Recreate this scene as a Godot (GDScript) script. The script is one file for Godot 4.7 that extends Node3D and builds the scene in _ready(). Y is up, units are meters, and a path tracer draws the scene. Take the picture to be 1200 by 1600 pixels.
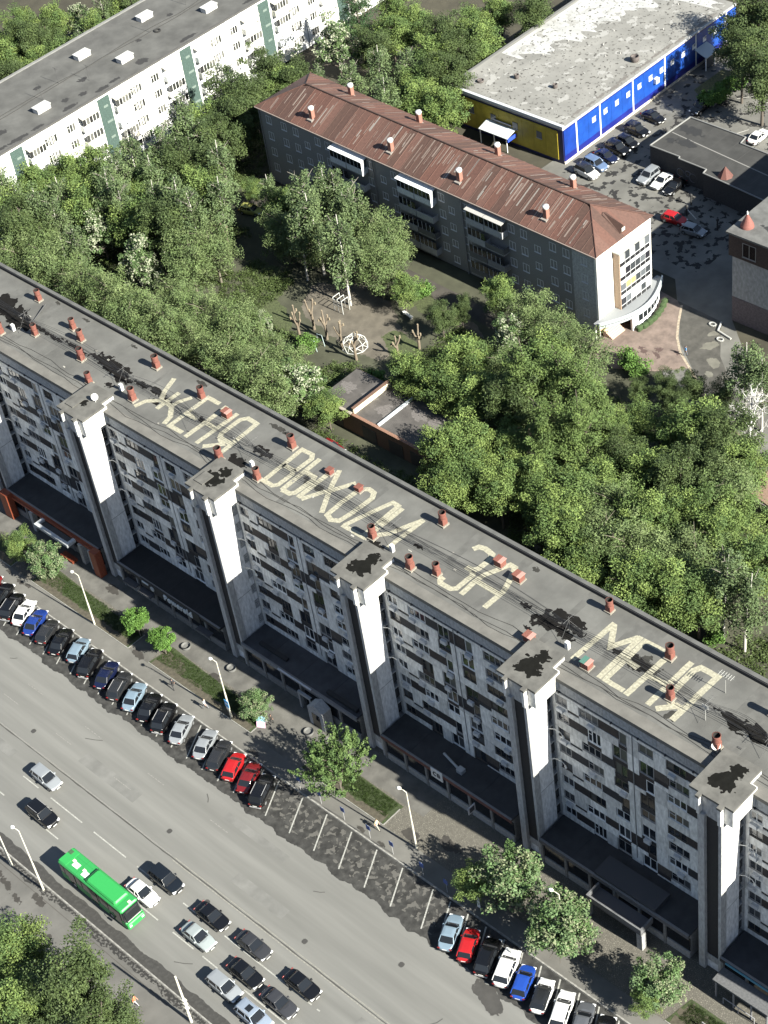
extends Node3D
# An aerial view of a city block: a long nine-storey slab with stair towers, a street in front, a wooded courtyard behind.
# World axes: x along the long building, z towards the street, y up, metres.

var used := {}
var tex := {}
var mats := {}
var meshes := {}
var mean_of := {}
var rng := RandomNumberGenerator.new()

# ---------------------------------------------------------------- mesh builder
class M:
	var v := PackedVector3Array()
	var n := PackedVector3Array()
	var c := PackedColorArray()
	var col := Color.WHITE
	var colored := false

	func tri(a: Vector3, b: Vector3, d: Vector3) -> void:
		var k := (d - a).cross(b - a)
		if k.length_squared() < 1e-14:
			return
		k = k.normalized()
		v.append(a); v.append(b); v.append(d)
		n.append(k); n.append(k); n.append(k)
		if colored:
			c.append(col); c.append(col); c.append(col)

	# a quad whose front looks away from the point o
	func quad(a: Vector3, b: Vector3, d: Vector3, e: Vector3, o: Vector3) -> void:
		var k := (d - a).cross(b - a)
		if k.dot((a + b + d + e) * 0.25 - o) < 0.0:
			tri(a, e, d); tri(a, d, b)
		else:
			tri(a, b, d); tri(a, d, e)

	func stri(a: Vector3, b: Vector3, d: Vector3, na: Vector3, nb: Vector3, nd: Vector3) -> void:
		if (d - a).cross(b - a).dot(na + nb + nd) < 0.0:
			v.append(a); v.append(d); v.append(b)
			n.append(na); n.append(nd); n.append(nb)
		else:
			v.append(a); v.append(b); v.append(d)
			n.append(na); n.append(nb); n.append(nd)
		if colored:
			c.append(col); c.append(col); c.append(col)

	func box(x0: float, x1: float, y0: float, y1: float, z0: float, z1: float, xf := Transform3D()) -> void:
		var p := []
		for i in 8:
			p.append(xf * Vector3(x1 if i & 1 else x0, y1 if i & 2 else y0, z1 if i & 4 else z0))
		var o: Vector3 = (p[0] + p[7]) * 0.5
		for f in [[0, 1, 3, 2], [4, 5, 7, 6], [0, 1, 5, 4], [2, 3, 7, 6], [0, 2, 6, 4], [1, 3, 7, 5]]:
			quad(p[f[0]], p[f[1]], p[f[2]], p[f[3]], o)

	# a box with its vertical and top edges cut at b
	func bbox(x0: float, x1: float, y0: float, y1: float, z0: float, z1: float, b: float) -> void:
		var r0 := PackedVector3Array([Vector3(x0 + b, y0, z0), Vector3(x1 - b, y0, z0), Vector3(x1, y0, z0 + b), Vector3(x1, y0, z1 - b), Vector3(x1 - b, y0, z1), Vector3(x0 + b, y0, z1), Vector3(x0, y0, z1 - b), Vector3(x0, y0, z0 + b)])
		var r1 := PackedVector3Array()
		var r2 := PackedVector3Array()
		var o := Vector3((x0 + x1) * 0.5, 0, (z0 + z1) * 0.5)
		for q in r0:
			r1.append(Vector3(q.x, y1 - b, q.z))
			r2.append(Vector3(q.x - signf(q.x - o.x) * b, y1, q.z - signf(q.z - o.z) * b))
		loft([r0, r1, r2], true, true, false)

	func loft(rings: Array, cap0: bool, cap1: bool, smooth: bool) -> void:
		var k: int = rings[0].size()
		var mids := []
		for r in rings:
			var s := Vector3.ZERO
			for q in r:
				s += q
			mids.append(s / k)
		var nn := []
		if smooth:
			for i in rings.size():
				var row := PackedVector3Array()
				var lo: int = maxi(i - 1, 0)
				var hi: int = mini(i + 1, rings.size() - 1)
				for j in k:
					var up: Vector3 = rings[hi][j] - rings[lo][j]
					var along: Vector3 = rings[i][(j + 1) % k] - rings[i][(j + k - 1) % k]
					var w := up.cross(along)
					if w.length_squared() < 1e-12:
						w = Vector3.UP
					if w.dot(rings[i][j] - (mids[lo] + mids[hi]) * 0.5) < 0.0:
						w = -w
					row.append(w.normalized())
				nn.append(row)
		for i in rings.size() - 1:
			for j in k:
				var m := (j + 1) % k
				if smooth:
					stri(rings[i][j], rings[i + 1][j], rings[i + 1][m], nn[i][j], nn[i + 1][j], nn[i + 1][m])
					stri(rings[i][j], rings[i + 1][m], rings[i][m], nn[i][j], nn[i + 1][m], nn[i][m])
				else:
					quad(rings[i][j], rings[i + 1][j], rings[i + 1][m], rings[i][m], (mids[i] + mids[i + 1]) * 0.5)
		for e in [[cap0, 0, 1], [cap1, rings.size() - 1, rings.size() - 2]]:
			if e[0]:
				var away: Vector3 = (mids[e[1]] - mids[e[2]]).normalized()
				for j in k:
					stri(mids[e[1]], rings[e[1]][j], rings[e[1]][(j + 1) % k], away, away, away)

	func tube(p0: Vector3, p1: Vector3, r0: float, r1: float, k := 6, caps := true) -> void:
		var ax := (p1 - p0).normalized()
		var u := ax.cross(Vector3.RIGHT if absf(ax.x) < 0.8 else Vector3.UP).normalized()
		var w := ax.cross(u)
		var a := PackedVector3Array()
		var b := PackedVector3Array()
		for i in k:
			var t := TAU * i / k
			var d := u * cos(t) + w * sin(t)
			a.append(p0 + d * r0)
			b.append(p1 + d * r1)
		loft([a, b], caps, caps, true)

	func path(pts: PackedVector3Array, r0: float, r1: float, k := 5) -> void:
		for i in pts.size() - 1:
			var t0 := float(i) / (pts.size() - 1)
			var t1 := float(i + 1) / (pts.size() - 1)
			tube(pts[i], pts[i + 1], lerpf(r0, r1, t0), lerpf(r0, r1, t1), k, i == 0 or i == pts.size() - 2)

	# a flat sheet facing up
	func sheet(p: PackedVector2Array, y: float) -> void:
		var t := Geometry2D.triangulate_polygon(p)
		for i in range(0, t.size(), 3):
			var a := Vector3(p[t[i]].x, y, p[t[i]].y)
			var b := Vector3(p[t[i + 1]].x, y, p[t[i + 1]].y)
			var d := Vector3(p[t[i + 2]].x, y, p[t[i + 2]].y)
			stri(a, b, d, Vector3.UP, Vector3.UP, Vector3.UP)

	func prism(p: PackedVector2Array, y0: float, y1: float) -> void:
		sheet(p, y1)
		var ar := 0.0
		for i in p.size():
			ar += p[i].cross(p[(i + 1) % p.size()])
		for i in p.size():
			var a := p[i]
			var b := p[(i + 1) % p.size()]
			var out := Vector2(b.y - a.y, a.x - b.x) * signf(ar)
			var mid := (a + b) * 0.5 - out.normalized() * 0.01
			quad(Vector3(a.x, y0, a.y), Vector3(b.x, y0, b.y), Vector3(b.x, y1, b.y), Vector3(a.x, y1, a.y), Vector3(mid.x, (y0 + y1) * 0.5, mid.y))

	func done() -> ArrayMesh:
		var a := []
		a.resize(Mesh.ARRAY_MAX)
		a[Mesh.ARRAY_VERTEX] = v
		a[Mesh.ARRAY_NORMAL] = n
		if colored:
			a[Mesh.ARRAY_COLOR] = c
		var m := ArrayMesh.new()
		if v.size():
			m.add_surface_from_arrays(Mesh.PRIMITIVE_TRIANGLES, a)
		return m

# ---------------------------------------------------------------- nodes
func numbered(called: String) -> String:
	var k: int = used.get(called, 0)
	used[called] = k + 1
	return called if k == 0 else "%s_%03d" % [called, k]

func tag(o: Node3D, label: String, category: String, group := "") -> void:
	o.set_meta("label", label)
	o.set_meta("category", category)
	if group:
		o.set_meta("group", group)

func thing(called: String, label: String, category: String, at := Vector3.ZERO, turn := 0.0, group := "") -> Node3D:
	var o := Node3D.new()
	o.name = numbered(called)
	add_child(o)
	o.position = at
	o.rotation.y = turn
	tag(o, label, category, group)
	return o

func inst(called: String, mesh: Mesh, m: Material, parent: Node = null) -> MeshInstance3D:
	var o := MeshInstance3D.new()
	o.mesh = mesh
	o.material_override = m
	if parent:
		o.name = called
		parent.add_child(o, true)
	else:
		o.name = numbered(called)
		add_child(o)
	return o

func put(called: String, b: M, m: Material, parent: Node = null) -> MeshInstance3D:
	var o := inst(called, b.done(), m, parent)
	if called.ends_with("_patch") or called.ends_with("_stain"):
		o.set_meta("kind", "stuff")   # a stain may break into islands
	return o

func struct(called: String, b: M, m: Material, parent: Node = null) -> MeshInstance3D:
	var o := put(called, b, m, parent)
	o.set_meta("kind", "structure")
	return o

func unit() -> Mesh:
	if not meshes.has("unit"):
		var b := M.new()
		b.box(-0.5, 0.5, -0.5, 0.5, -0.5, 0.5)
		meshes["unit"] = b.done()
	return meshes["unit"]

func bx(called: String, parent: Node, m: Material, x0: float, x1: float, y0: float, y1: float, z0: float, z1: float) -> MeshInstance3D:
	var o := inst(called, unit(), m, parent)
	o.position = Vector3((x0 + x1) * 0.5, (y0 + y1) * 0.5, (z0 + z1) * 0.5)
	o.scale = Vector3(absf(x1 - x0), absf(y1 - y0), absf(z1 - z0))
	return o

func dup(root: Node3D, label := "", turn := 0.0) -> Node3D:
	var r: Node3D = root.duplicate()
	r.name = numbered(str(root.name).rstrip("0123456789").rstrip("_"))
	add_child(r)
	r.rotation.y = turn
	if label:
		r.set_meta("label", label)
	return r

# ---------------------------------------------------------------- materials
func noise_tex(key: String, freq: float, oct: int, lo: float, hi: float, size := 512, kind := FastNoiseLite.TYPE_SIMPLEX_SMOOTH, seed_ := 1) -> NoiseTexture2D:
	if tex.has(key):
		return tex[key]
	var f := FastNoiseLite.new()
	f.seed = seed_
	f.noise_type = kind
	f.frequency = freq
	f.fractal_octaves = oct
	f.fractal_gain = 0.58
	if kind == FastNoiseLite.TYPE_CELLULAR:
		f.cellular_return_type = FastNoiseLite.RETURN_DISTANCE2_SUB
		f.fractal_type = FastNoiseLite.FRACTAL_NONE
	var g := Gradient.new()
	g.set_color(0, Color(lo, lo, lo))
	g.set_color(1, Color(hi, hi, hi))
	var t := NoiseTexture2D.new()
	t.width = size
	t.height = size
	t.seamless = true
	t.noise = f
	t.color_ramp = g
	tex[key] = t
	mean_of[t] = pow((lo + hi) * 0.5, 2.2)
	return t

# dark shapes with a hard outline, clear elsewhere
func cut_tex(key: String, freq: float, at: float, seed_: int) -> NoiseTexture2D:
	if tex.has(key):
		return tex[key]
	var f := FastNoiseLite.new()
	f.seed = seed_
	f.noise_type = FastNoiseLite.TYPE_SIMPLEX_SMOOTH
	f.frequency = freq
	f.fractal_octaves = 5
	f.fractal_gain = 0.55
	var g := Gradient.new()
	g.offsets = PackedFloat32Array([0.0, at - 0.01, at + 0.01, 1.0])
	g.colors = PackedColorArray([Color(1, 1, 1, 0), Color(1, 1, 1, 0), Color(1, 1, 1, 1), Color(1, 1, 1, 1)])
	var t := NoiseTexture2D.new()
	t.width = 1024
	t.height = 1024
	t.seamless = true
	t.noise = f
	t.color_ramp = g
	tex[key] = t
	return t

# base colours are given as linear values
func mat(r: float, g: float, b: float, rough := 0.85, t: Texture2D = null, tile := 10.0, metal := 0.0, spec := 0.5, tall := 1.0) -> StandardMaterial3D:
	var key := "%s/%s/%s/%s/%s/%s/%s/%s/%s" % [r, g, b, rough, t.get_instance_id() if t else 0, tile, metal, spec, tall]
	if mats.has(key):
		return mats[key]
	var m := StandardMaterial3D.new()
	var mean: float = mean_of.get(t, 1.0)
	m.albedo_color = Color(minf(r / mean, 0.9), minf(g / mean, 0.9), minf(b / mean, 0.9)).linear_to_srgb()
	m.roughness = rough
	m.metallic = metal
	m.metallic_specular = spec
	if t:
		m.albedo_texture = t
		m.uv1_triplanar = true
		m.uv1_world_triplanar = true
		m.uv1_scale = Vector3(1.0 / tile, 1.0 / (tile * tall), 1.0 / tile)
		m.uv1_offset = Vector3(0.13, 0.37, 0.71)
	mats[key] = m
	return m

func cut_mat(r: float, g: float, b: float, rough: float, t: Texture2D, tile: float) -> StandardMaterial3D:
	var m := StandardMaterial3D.new()
	m.albedo_color = Color(r, g, b).linear_to_srgb()
	m.roughness = rough
	m.albedo_texture = t
	m.transparency = BaseMaterial3D.TRANSPARENCY_ALPHA_SCISSOR
	m.alpha_scissor_threshold = 0.5
	m.uv1_triplanar = true
	m.uv1_world_triplanar = true
	m.uv1_scale = Vector3.ONE / tile
	return m

func rect(x0: float, x1: float, z0: float, z1: float) -> PackedVector2Array:
	return PackedVector2Array([Vector2(x0, z0), Vector2(x1, z0), Vector2(x1, z1), Vector2(x0, z1)])

func pts(a: Array) -> PackedVector2Array:
	var p := PackedVector2Array()
	for i in range(0, a.size(), 2):
		p.append(Vector2(a[i], a[i + 1]))
	return p

# a ragged blot with islands and holes, lying at height y: the cells of a grid cut along the line where a field is nought
func splash(b: M, y: float, cx: float, cz: float, rx: float, rz: float, turn: float, seed_: int, rag := 0.45) -> void:
	var f := FastNoiseLite.new()
	f.seed = seed_
	f.frequency = 1.0
	f.fractal_octaves = 4
	f.fractal_gain = 0.55
	var cell := clampf(minf(rx, rz) / 8.0, 0.05, 0.4)
	var span := 1.0 + rag
	var nx := int(ceil(rx * span / cell))
	var nz := int(ceil(rz * span / cell))
	var size := sqrt(rx * rz)
	var val := PackedFloat32Array()
	var w := 2 * nx + 1
	for j in range(-nz, nz + 1):
		for i in range(-nx, nx + 1):
			var u := i * cell
			var v := j * cell
			var d := sqrt(u * u / (rx * rx) + v * v / (rz * rz))
			var edge := 1.0 if absi(i) == nx or absi(j) == nz else 0.0
			val.append(1.0 - d + rag * 1.5 * f.get_noise_2d(u * 0.9 / size, v * 0.9 / size) + 0.12 * f.get_noise_2d(u * 2.4 + 40.0, v * 2.4) - edge * 3.0)
	for j in 2 * nz:
		for i in 2 * nx:
			var q := [i + w * j, i + 1 + w * j, i + 1 + w * (j + 1), i + w * (j + 1)]
			var at := [Vector2(i - nx, j - nz), Vector2(i + 1 - nx, j - nz), Vector2(i + 1 - nx, j + 1 - nz), Vector2(i - nx, j + 1 - nz)]
			var poly := PackedVector3Array()
			for k in 4:
				var v0 := val[q[k]]
				var v1 := val[q[(k + 1) % 4]]
				if v0 > 0.0:
					var p: Vector2 = (at[k] * cell).rotated(turn)
					poly.append(Vector3(cx + p.x, y, cz + p.y))
				if (v0 > 0.0) != (v1 > 0.0):
					var p: Vector2 = (at[k].lerp(at[(k + 1) % 4], v0 / (v0 - v1)) * cell).rotated(turn)
					poly.append(Vector3(cx + p.x, y, cz + p.y))
			for k in range(1, poly.size() - 1):
				b.stri(poly[0], poly[k], poly[k + 1], Vector3.UP, Vector3.UP, Vector3.UP)

# a painted stroke of the given width along a polyline
func stroke(b: M, p: PackedVector2Array, w: float, y: float, wobble := 0.0) -> void:
	if wobble > 0.0:
		var fine := PackedVector2Array()
		for i in p.size() - 1:
			var n := maxi(1, int(p[i].distance_to(p[i + 1]) / 0.45))
			for j in n:
				fine.append(p[i].lerp(p[i + 1], float(j) / n) + Vector2(rng.randfn(), rng.randfn()) * wobble)
		fine.append(p[p.size() - 1])
		p = fine
	var l := PackedVector2Array()
	var r := PackedVector2Array()
	for i in p.size():
		var d0 := (p[i] - p[maxi(i - 1, 0)]).normalized()
		var d1 := (p[mini(i + 1, p.size() - 1)] - p[i]).normalized()
		var d := (d0 + d1).normalized()
		var k := 1.0 / maxf(0.45, d.dot(d1 if i < p.size() - 1 else d0))
		var nn := Vector2(-d.y, d.x) * w * 0.5 * k
		l.append(p[i] + nn)
		r.append(p[i] - nn)
	for i in p.size() - 1:
		b.quad(Vector3(l[i].x, y, l[i].y), Vector3(l[i + 1].x, y, l[i + 1].y), Vector3(r[i + 1].x, y, r[i + 1].y), Vector3(r[i].x, y, r[i].y), Vector3(l[i].x, y - 5.0, l[i].y))

func _ready() -> void:
	rng.seed = 20240521
	# camera
	var cam := Camera3D.new()
	cam.name = "camera"
	add_child(cam)
	cam.position = Vector3(111.218, 164.124, 88.486)
	cam.rotation = Vector3(-0.74551, 0.87126, -0.16734)
	cam.fov = 31.1
	cam.near = 1.0
	cam.far = 1500.0
	cam.current = true
	# sky
	var sky := ProceduralSkyMaterial.new()
	sky.sky_top_color = Color(0.395, 0.475, 0.59)
	sky.sky_horizon_color = Color(0.68, 0.74, 0.81)
	sky.sky_curve = 0.12
	sky.ground_bottom_color = Color(0.20, 0.20, 0.19)
	sky.ground_horizon_color = Color(0.55, 0.60, 0.65)
	sky.sky_energy_multiplier = 0.74
	sky.ground_energy_multiplier = 0.70
	var e := Environment.new()
	e.background_mode = Environment.BG_SKY
	e.sky = Sky.new()
	e.sky.sky_material = sky
	e.tonemap_mode = Environment.TONE_MAPPER_LINEAR
	e.tonemap_exposure = 3.2
	e.ssao_enabled = true
	e.ssil_enabled = true
	e.sdfgi_enabled = true
	var we := WorldEnvironment.new()
	we.name = "world_environment"
	we.environment = e
	add_child(we)
	# sun: low on the right, a little behind the long building
	var sun := DirectionalLight3D.new()
	sun.name = "sun"
	add_child(sun)
	var el := deg_to_rad(35.0)
	var az := deg_to_rad(3.2)
	var to_sun := Vector3(cos(el) * cos(az), sin(el), -cos(el) * sin(az))
	sun.basis = Basis.looking_at(-to_sun)
	sun.light_energy = 1.55
	sun.light_color = Color(1.0, 0.985, 0.935)
	sun.light_angular_distance = 0.5
	sun.shadow_enabled = true
	make_materials()
	ground()
	long_building()
	podiums()
	roof_things()
	hip_roof_building()
	white_block()
	warehouse()
	right_hand_buildings()
	garages()
	tree_kinds()
	plant_trees()
	street_furniture()
	vehicles()
	playground()
	people()

func road_mat() -> StandardMaterial3D:
	# asphalt worn lengthwise by the traffic: a noise drawn out along the lanes
	var m := mat(0.1345, 0.1335, 0.125, 0.9, noise_tex("lanes", 0.012, 4, 0.86, 1.0, 512, FastNoiseLite.TYPE_SIMPLEX_SMOOTH, 23), 40.0)
	m.uv1_scale = Vector3(1.0 / 260.0, 1.0 / 40.0, 1.0 / 17.0)
	return m

var concrete: Texture2D
var soft: Texture2D
var wide: Texture2D
var streak: Texture2D
var stones: Texture2D

func make_materials() -> void:
	concrete = noise_tex("concrete", 0.012, 6, 0.70, 1.0, 512)
	soft = noise_tex("soft", 0.006, 5, 0.82, 1.0, 512, FastNoiseLite.TYPE_SIMPLEX_SMOOTH, 5)
	wide = noise_tex("wide", 0.004, 7, 0.74, 1.0, 1024, FastNoiseLite.TYPE_SIMPLEX_SMOOTH, 9)
	streak = noise_tex("streak", 0.02, 5, 0.74, 1.0, 512, FastNoiseLite.TYPE_SIMPLEX_SMOOTH, 13)
	stones = noise_tex("stones", 0.055, 1, 0.62, 1.0, 512, FastNoiseLite.TYPE_CELLULAR, 3)

func ragged(x0: float, x1: float, z0: float, z1: float, amp0: float, amp1: float, step: float, seed_: int) -> PackedVector2Array:
	var f := FastNoiseLite.new()
	f.seed = seed_
	f.frequency = 0.22
	f.fractal_octaves = 5
	f.fractal_gain = 0.65
	var p := PackedVector2Array()
	var k := int((x1 - x0) / step)
	for i in k + 1:
		var x := x0 + step * i
		p.append(Vector2(x, z0 + amp0 * f.get_noise_2d(x, 3.0)))
	for i in k + 1:
		var x := x1 - step * i
		p.append(Vector2(x, z1 + amp1 * f.get_noise_2d(x, 77.0)))
	return p

func ground() -> void:
	var b := M.new()
	b.sheet(rect(-700, 700, -700, 700), -0.05)
	struct("ground", b, mat(0.042, 0.038, 0.025, 0.95, wide, 23.0))
	# the avenue
	b = M.new()
	b.sheet(rect(-220, 160, 13.7, 40.6), 0.0)
	var road := struct("road", b, road_mat())
	# parking strip, dark and worn
	b = M.new()
	b.sheet(ragged(-150, 110, 13.8, 19.3, 0.0, 0.75, 0.2, 21), 0.008)
	var lot := struct("parking_strip", b, mat(0.026, 0.0255, 0.024, 0.9, noise_tex("worn", 0.02, 6, 0.45, 1.0, 512, FastNoiseLite.TYPE_SIMPLEX_SMOOTH, 31), 14.0))
	b = M.new()
	b.sheet(ragged(-12, 24, 14.3, 18.2, 0.4, 0.8, 0.3, 55), 0.012)
	put("worn_patches", b, cut_mat(0.080, 0.077, 0.070, 0.9, cut_tex("cut_a", 0.014, 0.60, 8), 15.0), lot)
	b = M.new()
	b.sheet(ragged(-60, -12, 16.2, 18.0, 0.4, 0.5, 0.3, 56), 0.012)
	put("worn_patches", b, cut_mat(0.06, 0.058, 0.053, 0.9, cut_tex("cut_b", 0.018, 0.60, 18), 13.0), lot)
	b = M.new()
	splash(b, 0.014, 33.5, 20.2, 2.6, 1.0, 0.3, 6, 0.25)
	put("damp_patch", b, mat(0.042, 0.040, 0.037, 0.7, soft, 5.0), lot)
	# bus lane edge, dark with grit
	b = M.new()
	b.sheet(ragged(-150, 110, 39.25, 40.5, 0.4, 0.0, 0.3, 71), 0.006)
	put("gritty_edge", b, mat(0.034, 0.033, 0.031, 0.9, concrete, 4.0), road)
	# markings
	var white := mat(0.27, 0.27, 0.25, 0.8, concrete, 1.7)
	var worn := mat(0.155, 0.152, 0.142, 0.85, concrete, 1.3)
	var pale := mat(0.20, 0.195, 0.17, 0.85, concrete, 1.3)
	var line := func(x0: float, x1: float, z: float, w: float, m: Material, y := 0.012) -> void:
		var q := M.new()
		q.sheet(rect(x0, x1, z - w * 0.5, z + w * 0.5), y)
		put("lane_line", q, m, road)
	for d in [[-28.5, -25.6], [-23.3, -17.5], [-15.4, -9.7], [-7.8, -2.0], [0.0, 5.8], [6.7, 20.0], [20.8, 21.2]]:
		line.call(d[0], d[1], 32.35, 0.15, white)
	for d in [[-46.0, -43.0], [-38.5, -35.5], [-31.0, -28.0], [-21.1, -17.9], [-3.8, -0.5], [1.9, 5.3], [6.7, 9.1], [13.2, 26.0]]:
		line.call(d[0], d[1], 35.6, 0.15, white)
	for d in [[-39.6, -36.5], [-28.4, -25.4], [-17.0, -14.0], [-6.0, -3.0]]:
		line.call(d[0], d[1], 22.8, 0.12, worn)
	for d in [[-40.8, -37.9], [-30.5, -27.6], [-19.6, -16.6]]:
		line.call(d[0], d[1], 25.7, 0.12, worn)
	line.call(-5.3, 60.0, 28.86, 0.09, pale)
	line.call(-5.3, 60.0, 29.25, 0.09, pale)
	line.call(-60.0, -5.8, 28.9, 0.13, worn)
	b = M.new()
	b.sheet(ragged(-60, 45, 29.02, 29.14, 0.1, 0.1, 0.4, 12), 0.016)
	put("road_joint", b, mat(0.05, 0.048, 0.044, 0.9), road)
	for k in [[-9.0, 20.5, -8.0, 21.3], [10.2, 22.3, 11.3, 21.6], [31.0, 26.4, 31.6, 25.0], [-45.0, 21.5, -44.2, 20.9], [4.8, 38.0, 6.6, 36.9], [-27.0, 24.0, -25.0, 22.9]]:
		b = M.new()
		stroke(b, pts([k[0], k[1], lerpf(k[0], k[2], 0.5) + 0.15, lerpf(k[1], k[3], 0.5), k[2], k[3]]), 0.10, 0.018)
		put("tar_seam", b, mat(0.055, 0.053, 0.05, 0.8), road)
	for q in [[-33.0, 27.2], [-8.5, 26.8], [14.0, 27.4], [-28.3, 37.0], [2.0, 30.6], [24.0, 23.0]]:
		b = M.new()
		splash(b, 0.014, q[0], q[1], 0.34, 0.34, 0.0, 5, 0.02)
		put("manhole_cover", b, mat(0.045, 0.043, 0.040, 0.6), road)
	for q in [[-20.0, 26.0, 5.0, 0.8, 3], [6.0, 26.4, 4.0, 0.7, 4], [28.0, 31.0, 3.0, 0.9, 6], [-36.0, 31.0, 4.0, 0.6, 9], [0.0, 21.2, 5.0, 0.5, 12]]:
		b = M.new()
		b.sheet(rect(q[0] - q[2], q[0] + q[2], q[1] - q[3], q[1] + q[3]), 0.008)
		put("asphalt_patch", b, mat(0.127, 0.126, 0.119, 0.9, soft, 12.0), road)
	# stall lines
	var xs := []
	for k in 6:
		xs.append(-3.7 + 3.9 * k)
	for k in 24:
		xs.append(-6.3 - 2.72 * k)
	for k in 12:
		xs.append(20.3 + 2.52 * k)
	for x in xs:
		b = M.new()
		stroke(b, pts([x, 14.0, x + 2.35, 18.5]), 0.16, 0.018)
		put("stall_line", b, white, lot)
	# kerbs and walks
	var kerb := mat(0.21, 0.205, 0.19, 0.9, concrete, 3.0)
	var kb := bx("kerb", null, kerb, -150, 110, -0.04, 0.13, 13.58, 13.76)
	kb.set_meta("kind", "structure")
	b = M.new()
	b.sheet(rect(-150, 110, -0.5, 13.58), 0.10)
	struct("plaza", b, mat(0.125, 0.117, 0.098, 0.92, stones, 5.5))
	b = M.new()
	b.sheet(rect(-150, 110, 11.2, 13.58), 0.106)
	var walk := struct("sidewalk", b, mat(0.104, 0.101, 0.092, 0.9, soft, 17.0))
	b = M.new()
	b.sheet(ragged(-70, 13.0, 4.0, 7.6, 0.0, 0.25, 0.5, 90), 0.106)
	put("asphalt_apron", b, mat(0.092, 0.089, 0.081, 0.9, wide, 12.0), walk)
	b = M.new()
	b.sheet(ragged(-12.0, 3.0, 4.0, 11.3, 0.0, 0.1, 0.5, 91), 0.110)
	put("asphalt_apron", b, mat(0.096, 0.093, 0.084, 0.9, wide, 12.0), walk)
	b = M.new()
	b.sheet(ragged(-33.9, -30.0, 7.4, 11.3, 0.1, 0.1, 0.5, 91), 0.110)
	put("asphalt_apron", b, mat(0.096, 0.093, 0.084, 0.9, wide, 12.0), walk)
	var damp := mat(0.034, 0.031, 0.027, 0.8, soft, 4.0)
	for q in [[-54.6, 12.2, 0.7, 0.28], [-53.2, 12.0, 0.55, 0.25], [-31.9, 11.1, 1.3, 0.45], [-57.5, 11.9, 0.5, 0.2], [-21.5, 7.9, 1.0, 0.7], [-16.5, 8.6, 1.2, 0.6], [-9.0, 13.0, 0.9, 0.3], [8.6, 13.1, 0.7, 0.25], [11.8, 13.2, 0.6, 0.22], [13.6, 10.2, 1.3, 0.6], [-43.5, 5.6, 1.1, 0.6], [17.8, 8.6, 1.5, 0.7]]:
		b = M.new()
		splash(b, 0.114, q[0], q[1], q[2], q[3], 0.1, int(q[0] * 7.0))
		put("damp_patch", b, damp, walk)
	# far pavement, below the bus lane
	kb = bx("kerb", null, kerb, -150, 110, -0.04, 0.14, 40.5, 40.66)
	kb.set_meta("kind", "structure")
	b = M.new()
	b.sheet(rect(-150, 110, 40.66, 80), 0.10)
	var walk2 := struct("sidewalk", b, mat(0.098, 0.095, 0.088, 0.9, soft, 17.0))
	b = M.new()
	b.sheet(ragged(-60, 60, 40.75, 41.5, 0.0, 0.7, 0.25, 43), 0.106)
	put("damp_edge", b, cut_mat(0.022, 0.021, 0.019, 0.7, cut_tex("cut_c", 0.02, 0.44, 28), 9.0), walk2)
	b = M.new()
	b.sheet(rect(-60, 60, 41.9, 41.98), 0.108)
	put("paving_joint", b, mat(0.06, 0.056, 0.05, 0.9), walk2)
	for q in [[-17.6, 43.3, 1.2, 0.35], [-15.2, 43.8, 0.9, 0.3], [-19.5, 42.9, 0.8, 0.3], [-8.3, 45.0, 0.9, 0.5], [-13.0, 42.3, 1.0, 0.5], [7.5, 45.8, 0.8, 0.35]]:
		b = M.new()
		splash(b, 0.11, q[0], q[1], q[2], q[3], 0.2, int(q[0] * 5.0), 0.6)
		put("damp_patch", b, damp, walk2)
	b = M.new()
	splash(b, 0.112, -8.5, 54.0, 7.0, 4.0, 0.4, 77, 0.25)
	put("earth_bed", b, mat(0.12, 0.108, 0.08, 0.95, wide, 9.0), walk2)
	# lawn strips
	var lawn := mat(0.031, 0.044, 0.015, 0.95, noise_tex("lawn", 0.03, 5, 0.55, 1.0, 512, FastNoiseLite.TYPE_SIMPLEX_SMOOTH, 41), 5.0)
	var bare := mat(0.062, 0.055, 0.039, 0.95, concrete, 4.0)
	for q in [[-53.6, -33.9], [-30.0, -11.5], [-3.0, 10.2], [49.0, 70.0], [-90.0, -58.0]]:
		b = M.new()
		b.sheet(PackedVector2Array([Vector2(q[0] + 0.6, 7.6), Vector2(q[1] - 0.5 + 0.6, 7.9 if q[0] > -5 else 8.6), Vector2(q[1], 11.15), Vector2(q[0], 11.15)]), 0.125)
		var lw := struct("lawn", b, lawn)
		b = M.new()
		b.sheet(ragged(q[0] + 0.4, q[1] - 0.4, 10.1, 11.1, 0.9, 0.0, 0.3, int(q[0])), 0.129)
		put("bare_earth", b, bare, lw)
		b = M.new()
		splash(b, 0.131, q[0] + 3.0, 9.6, 2.6, 1.0, 0.3, int(q[1]))
		put("bare_earth", b, bare, lw)
		bx("lawn_edging", lw, kerb, q[0], q[1], 0.05, 0.17, 11.14, 11.24)
		bx("lawn_edging", lw, kerb, q[1] - 0.05, q[1] + 0.07, 0.05, 0.16, 8.4, 11.14)
	# blades on the lawns, as one mass
	var blade := M.new()
	blade.colored = true
	for i in 7:
		var a := rng.randf() * TAU
		var p := Vector3(rng.randf_range(-0.12, 0.12), 0, rng.randf_range(-0.12, 0.12))
		var d := Vector3(cos(a), 0, sin(a)) * 0.02
		var s := rng.randf_range(0.7, 1.2)
		blade.col = Color(0.036 * s, 0.056 * s, 0.017 * s)
		blade.tri(p - d, p + Vector3(rng.randf_range(-0.05, 0.05), rng.randf_range(0.08, 0.16), rng.randf_range(-0.05, 0.05)), p + d)
	var mm := MultiMesh.new()
	mm.transform_format = MultiMesh.TRANSFORM_3D
	mm.mesh = blade.done()
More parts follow.
